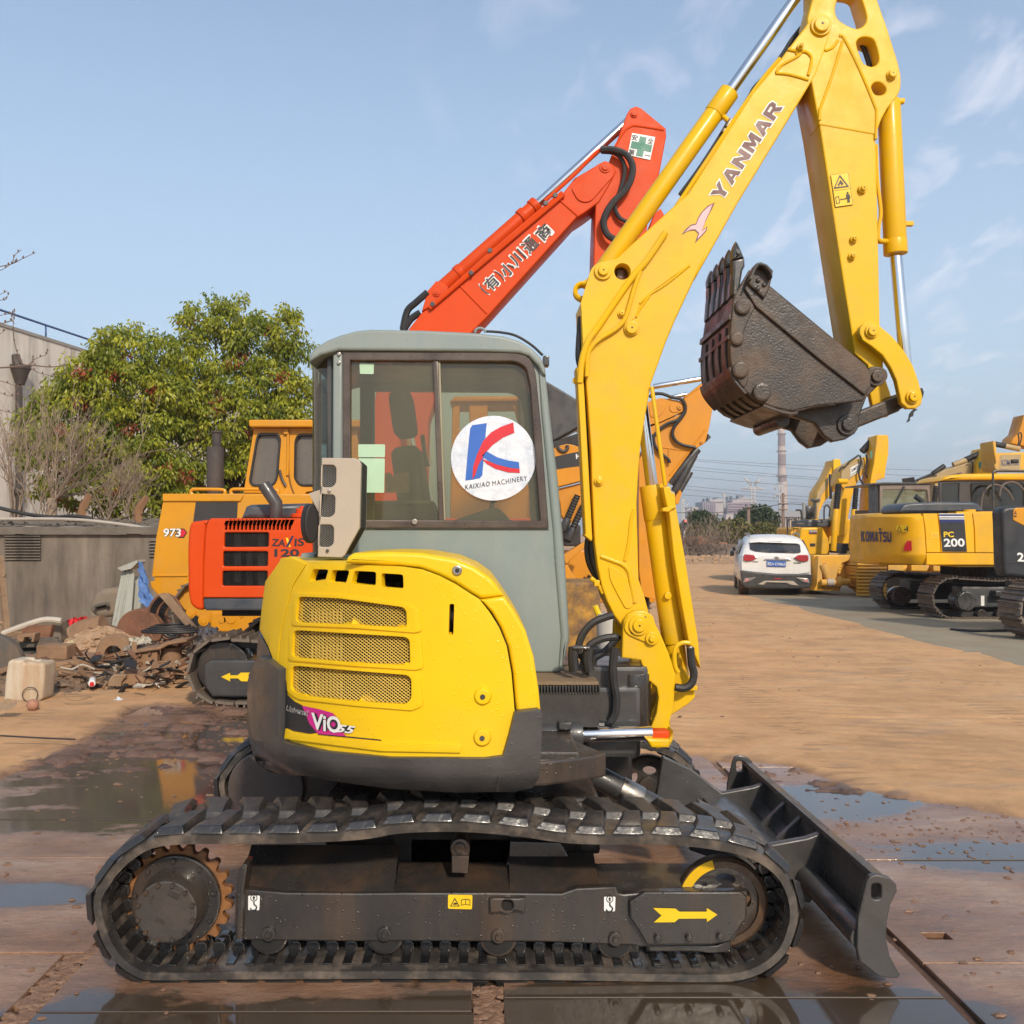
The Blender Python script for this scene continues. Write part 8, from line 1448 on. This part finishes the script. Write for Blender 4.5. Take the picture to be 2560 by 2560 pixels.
# ------------------------------------------------------------------ far away
ch = thing('chimney', 'tall striped power station chimney in the haze', 'chimney', (pxX(1955, 600), 600, 0))
cw_, cg_ = paint('pale_chimney', (.55, .44, .38), .9), paint('grey_brown_band', (.27, .19, .18), .9)
def ch_r(v): return (8.3 + (v - 1070) / 207 * 3.4) * 600 / F
vs_ = [1042, 1052, 1060, 1072, 1087, 1116, 1136, 1166, 1190, 1204, 1340]
for i, (a, b) in enumerate(zip(vs_, vs_[1:])):
    za, zb = P(0, a, 600).z, P(0, b, 600).z; c0x = pxX(1953 + (b - 1070) * .017, 600); MB().tube([(c0x, 600, zb), (c0x, 600, za)], [ch_r(b), ch_r(a)], 20).build('band', cw_ if i % 2 else cg_, ch)
for v in (1085, 1128, 1190, 1240): q = P(1954, v, 600); MB().tube([(q.x, 600, q.z - .3), (q.x, 600, q.z + .3)], ch_r(v) + .7, 20).build('gallery', cg_, ch)
pw = thing('power_station', 'hazy boiler houses with steel framing and roof vents beside the chimney', 'power station', (pxX(1820, 560), 560, 0)); pwl, pwf, pwg = paint('pale_cladding', (.48, .42, .40), .9), paint('pink_grey_steel', (.34, .26, .30), .9), paint('blue_grey_cladding', (.24, .27, .31), .9)
def fbox(t, name, pts, Y, d, m): (x0, y0), (x1, y1) = zT(*pts); a, b = P(x0, y1, Y), P(x1, y0, Y); return MB().box((a.x, Y, max(0, a.z)), (b.x, Y + d, b.z)).build(name, m, t)
for nm, pts, Y, m in (('wall', ((262,480),(400,720)), 560, pwg), ('wall', ((345,455),(500,720)), 561, pwl), ('wall', ((525,490),(620,720)), 560, pwg), ('wall', ((610,460),(880,720)), 562, pwl), ('wall', ((560,490),(870,560)), 559, pwf), ('wall', ((410,510),(500,720)), 558, pwl), ('wall', ((140,540),(240,720)), 565, pwl), ('wall', ((530,625),(655,720)), 540, pwl), ('wall', ((330,640),(540,720)), 545, pwg)): fbox(pw, nm, pts, Y, 20, m)
(xa, ya), (xb, yb), (xc, yc) = zT((600,470),(740,425),(885,460)); MB().prism([(P(*p, 561).x, P(*p, 561).z) for p in ((xa, ya + 1), (xb, yb), (xc, yc), (xc, yc + 5), (xa, ya + 5))], 561, 582).build('roof', pwl, pw); (xa, ya), (xb, yb), (xc, yc) = zT((340,475),(440,445),(505,465)); MB().prism([(P(*p, 560).x, P(*p, 560).z) for p in ((xa, ya), (xb, yb), (xc, yc), (xc, yc + 3), (xa, ya + 3))], 560, 580).build('roof', pwl, pw)
fm = MB()
for x in range(545, 880, 24): (u, v0), (_, v1) = zT((x, 495), (x, 715)); a = P(u, v1, 557); b = P(u, v0, 557); fm.box((a.x - .35, 556, a.z), (a.x + .35, 557, b.z))
for y in range(500, 720, 30): (u0, v), (u1, _) = zT((540, y), (880, y)); a = P(u0, v, 557); b = P(u1, v, 557); fm.box((a.x, 555.5, a.z - .35), (b.x, 556.5, a.z + .35))
for x in range(265, 400, 22): (u, v0), (_, v1) = zT((x, 485), (x, 640)); a = P(u, v1, 557); b = P(u, v0, 557); fm.box((a.x - .3, 556, a.z), (a.x + .3, 557, b.z))
tag(fm.build('steel_framing', pwf, pw), kind='stuff')
for x, y in ((290,450),(335,440),(410,440),(435,432),(560,428),(600,420),(680,410),(700,408),(725,412)): fbox(pw, 'roof_vent', ((x - 9, y - 6), (x + 9, y + 34)), 566, 6, pwg)
wh_ = thing('warehouse', 'long grey warehouse with white pillars below the chimney', 'warehouse', (pxX(1975, 210), 210, 0)); fbox(wh_, 'wall', ((1050,590),(1560,850)), 212, 30, paint('grey_warehouse', (.34, .34, .35), .9)); fbox(wh_, 'roof', ((1050,585),(1560,655)), 210, 32, paint('grey_roof', (.30, .31, .33), .9))
for x in range(1075, 1540, 27): fbox(wh_, 'pillar', ((x, 655), (x + 11, 780)), 210.5, 1, pwl)
gl_ = paint('galvanised_lattice', (.50, .50, .50), .8)
def pylon(label, Y, spec, thick):
    mb = MB()
    for a, b in spec: p, q = P(*zT(a)[0], Y), P(*zT(b)[0], Y); mb.tube([p, q], thick, 4)
    t = single(mb, 'pylon', gl_, label, 'pylon', (pxX(zT(spec[0][0])[0][0], Y), Y, 0), 'pylons'); return t
lat = lambda x0, x1, y0, y1, n: [((x0, y0), (x0, y1)), ((x1, y0), (x1, y1))] + [((x0 if i % 2 else x1, y0 + (y1 - y0) * i / n), (x1 if i % 2 else x0, y0 + (y1 - y0) * (i + 1) / n)) for i in range(n)]
pylon('pale lattice pylon with raised V arms, left of the chimney', 420, lat(820,862,305,900,16) + [((825,300),(735,205)), ((858,300),(935,208)), ((830,270),(735,205)), ((850,270),(935,208)), ((705,330),(970,338)), ((705,330),(820,308)), ((970,338),(862,308))], .32); pylon('dark lattice pylon standing in front of the chimney', 260, lat(1140,1180,290,800,14) + [((1110,262),(1160,290)), ((1210,262),(1160,290)), ((1095,300),(1220,300)), ((1095,300),(1095,345)), ((1085,405),(1160,385)), ((1230,405),(1160,385)), ((1085,405),(1085,450))], .16); pylon('small lattice pylon by the left boiler house', 480, lat(505,517,395,560,8) + [((470,388),(550,388)), ((480,410),(540,410))], .28); pylon('lattice pylon near the yellow cylinder at the left', 330, lat(20,46,455,900,14) + [((0,455),(70,455)), ((46,560),(100,498)), ((46,600),(120,560))], .22)
wr = paint('far_wire', (.12, .12, .13), .8)
for i, (a, b) in enumerate((((300,0),(1750,100)), ((180,65),(1680,185)), ((170,100),(1680,205)), ((150,180),(1600,290)), ((60,280),(1560,405)), ((50,320),(1560,445)), ((20,385),(1500,470)), ((900,10),(1930,60)))):
    (u0, v0), (u1, v1) = zT(a, b); s = (v1 - v0) / (u1 - u0); pts = [P(u, v0 + s * (u - u0) + ((u - 2000) / 700) ** 2 * -14 + 6, 300) for u in (1500, 1750, 2000, 2250, 2600)]
    mb = MB(); mb.tube(smooth([tuple(p) for p in pts], 3, False), .055, 4); single(mb, 'power_line', wr, 'overhead power line, %s of the eight crossing the chimney' % ('second from top', 'third from top', 'fourth from top', 'fifth from top', 'third from bottom', 'second from bottom', 'lowest', 'topmost')[i], 'power line', (pxX(1500, 300), 300, 0), 'power lines')
wdp = paint('brown_pole', (.20, .135, .10), .9)
for lab, u, v0, Y, arms in (('wooden utility pole in front of the chimney base', 1185, 378, 88, ((505, 60), (570, 50))), ('brown utility pole behind the white car', 787, 530, 72, ((545, 22),))):
    t = thing('utility_pole', lab, 'pole', (pxX(zT((u, 0))[0][0], Y), Y, 0), 'utility poles'); q = P(*zT((u, v0))[0], Y); MB().cyl((q.x, Y, 0), (q.x, Y, q.z), .17, 8, .12).build('pole', wdp, t)
    for y, w in arms: a, b = P(*zT((u - w, y))[0], Y - .2), P(*zT((u + w, y))[0], Y - .2); MB().tube([a, b], .06, 5).build('cross_arm', wdp, t)
mb = MB(); mb.tube([P(*p, 80) for p in zT((-100,606),(400,608),(787,572),(1185,505),(1300,505),(1700,540))], .03, 4); single(mb, 'power_line', wr, 'low line sagging between the two utility poles', 'power line', (25, 80, 0), 'power lines')
tl = thing('traffic_light', 'traffic light showing red in a dark housing, beside the yellow cylinder', 'traffic light', (pxX(1712, 58), 58, 0)); a, b = P(*zT((36,785))[0], 58), P(*zT((74,684))[0], 58); MB().box((a.x, 57.8, a.z), (b.x, 58.1, b.z)).build('housing', blk, tl, .03); MB().box((a.x - .06, 58.1, a.z - .06), (b.x + .06, 58.14, b.z + .06)).build('backboard', pwl, tl); MB().cyl(((a.x + b.x) / 2, 58.2, 0), ((a.x + b.x) / 2, 58.2, a.z), .07, 8).build('pole', gl_, tl)
lamp = bpy.data.materials.new('red_signal'); lamp.use_nodes = True; lb_ = lamp.node_tree.nodes['Principled BSDF']; lb_.inputs['Base Color'].default_value = (.5, .05, .04, 1); lb_.inputs['Emission Color'].default_value = (1, .25, .2, 1); lb_.inputs['Emission Strength'].default_value = .6
for i, m_ in enumerate((lamp, dark_in, dark_in)): MB().cyl(((a.x + b.x) / 2, 57.74, b.z - .10 - i * .165), ((a.x + b.x) / 2, 57.82, b.z - .10 - i * .165), .075, 12).build('lens', m_, tl)
fw = MB(); fw.box((pxX(1560, 56), 56, 0), (pxX(1880, 56), 56.3, .95)); single(fw, 'boundary_wall', paint('grey_brown_wall', (.20, .165, .14), .9, dirt=(.09, .075, .065), dirt_amt=.7, dsc=1, streak=True), 'low grey-brown boundary wall at the end of the lane', 'wall', (15, 56, 0))
OG = ((.09, .095, .02), (.17, .155, .035), (.16, .11, .045), .15); DG = ((.025, .045, .012), (.06, .085, .02), (.1, .06, .03), .05)
for lab, blobs, Y, n, sd, c in (('dark green round tree left of the pole, by the boiler houses', [(1750,1302,30,20),(1740,1315,26,14),(1770,1310,22,14)], 75, 260, 21, DG), ('dark green spreading tree right of the brown pole', [(1895,1290,38,24),(1870,1300,26,22),(1915,1305,26,16),(1880,1325,34,20)], 82, 340, 22, DG), ('olive bush directly above the white car', [(1835,1325,28,22),(1820,1340,26,20),(1850,1340,26,20)], 62, 260, 23, OG), ('olive bush right of the white car roof', [(1910,1330,26,18),(1895,1345,26,18),(1930,1345,20,14)], 64, 240, 24, OG), ('olive scrub along the lane end wall', [(1720,1335,34,18),(1770,1345,36,18),(1690,1340,30,14),(1650,1335,40,20)], 66, 260, 25, OG), ('dark scrub below the chimney base', [(1950,1345,24,16),(1975,1350,24,14)], 70, 180, 26, OG)):
    tree(lab, (pxX(blobs[0][0], Y), Y, 0), blobs, Y, 1.6, n, sd, c, .26, .09, 26, .5, 'trees at the lane end', 1.2, .1)
br_m = paint('grey_brown_twigs', (.22, .165, .125), .9)
for i, (u, v, h, lab) in enumerate(((1735,1402,2.0,'bare brown shrub right of the traffic light'), (1775,1404,2.3,'widest bare brown shrub before the lane wall'), (1808,1404,2.1,'bare shrub left of the white car'), (1700,1400,1.6,'low bare shrub under the traffic light'))): shrub(lab, u, v, 54, h, 9, 30 + i, (-.8, .8), .035, br_m, 'bare shrubs at the lane end', 3, .5)
heap('brick_pile', 'pile of orange bricks on the far wall', 'brick pile', (pxX(1732, 58), 58, .9), 2.0, 1, .45, 9, paint('orange_brick', (.42, .17, .08), .9, c2=(.30, .13, .07), sc=5), 180, .12)
heap('rubble_heap', 'pale rubble along the foot of the far wall', 'rubble heap', (pxX(1770, 52), 52, 0), 5, 2.5, .35, 10, rub_m, 220, .12)
# ------------------------------------------------------------------ haze
hzm = bpy.data.materials.new('haze'); hzm.use_nodes = True; nt = hzm.node_tree; nt.nodes.remove(nt.nodes['Principled BSDF']); pv = nd(nt, 'ShaderNodeVolumePrincipled'); pv.inputs['Color'].default_value = (.90, .90, .92, 1); pv.inputs['Density'].default_value = .0008; pv.inputs['Anisotropy'].default_value = .2; nt.links.new(pv.outputs[0], nt.nodes['Material Output'].inputs['Volume'])
tag(MB().box((-950, -40, -1.0), (950, 2450, 85)).build('haze', hzm), kind='stuff')
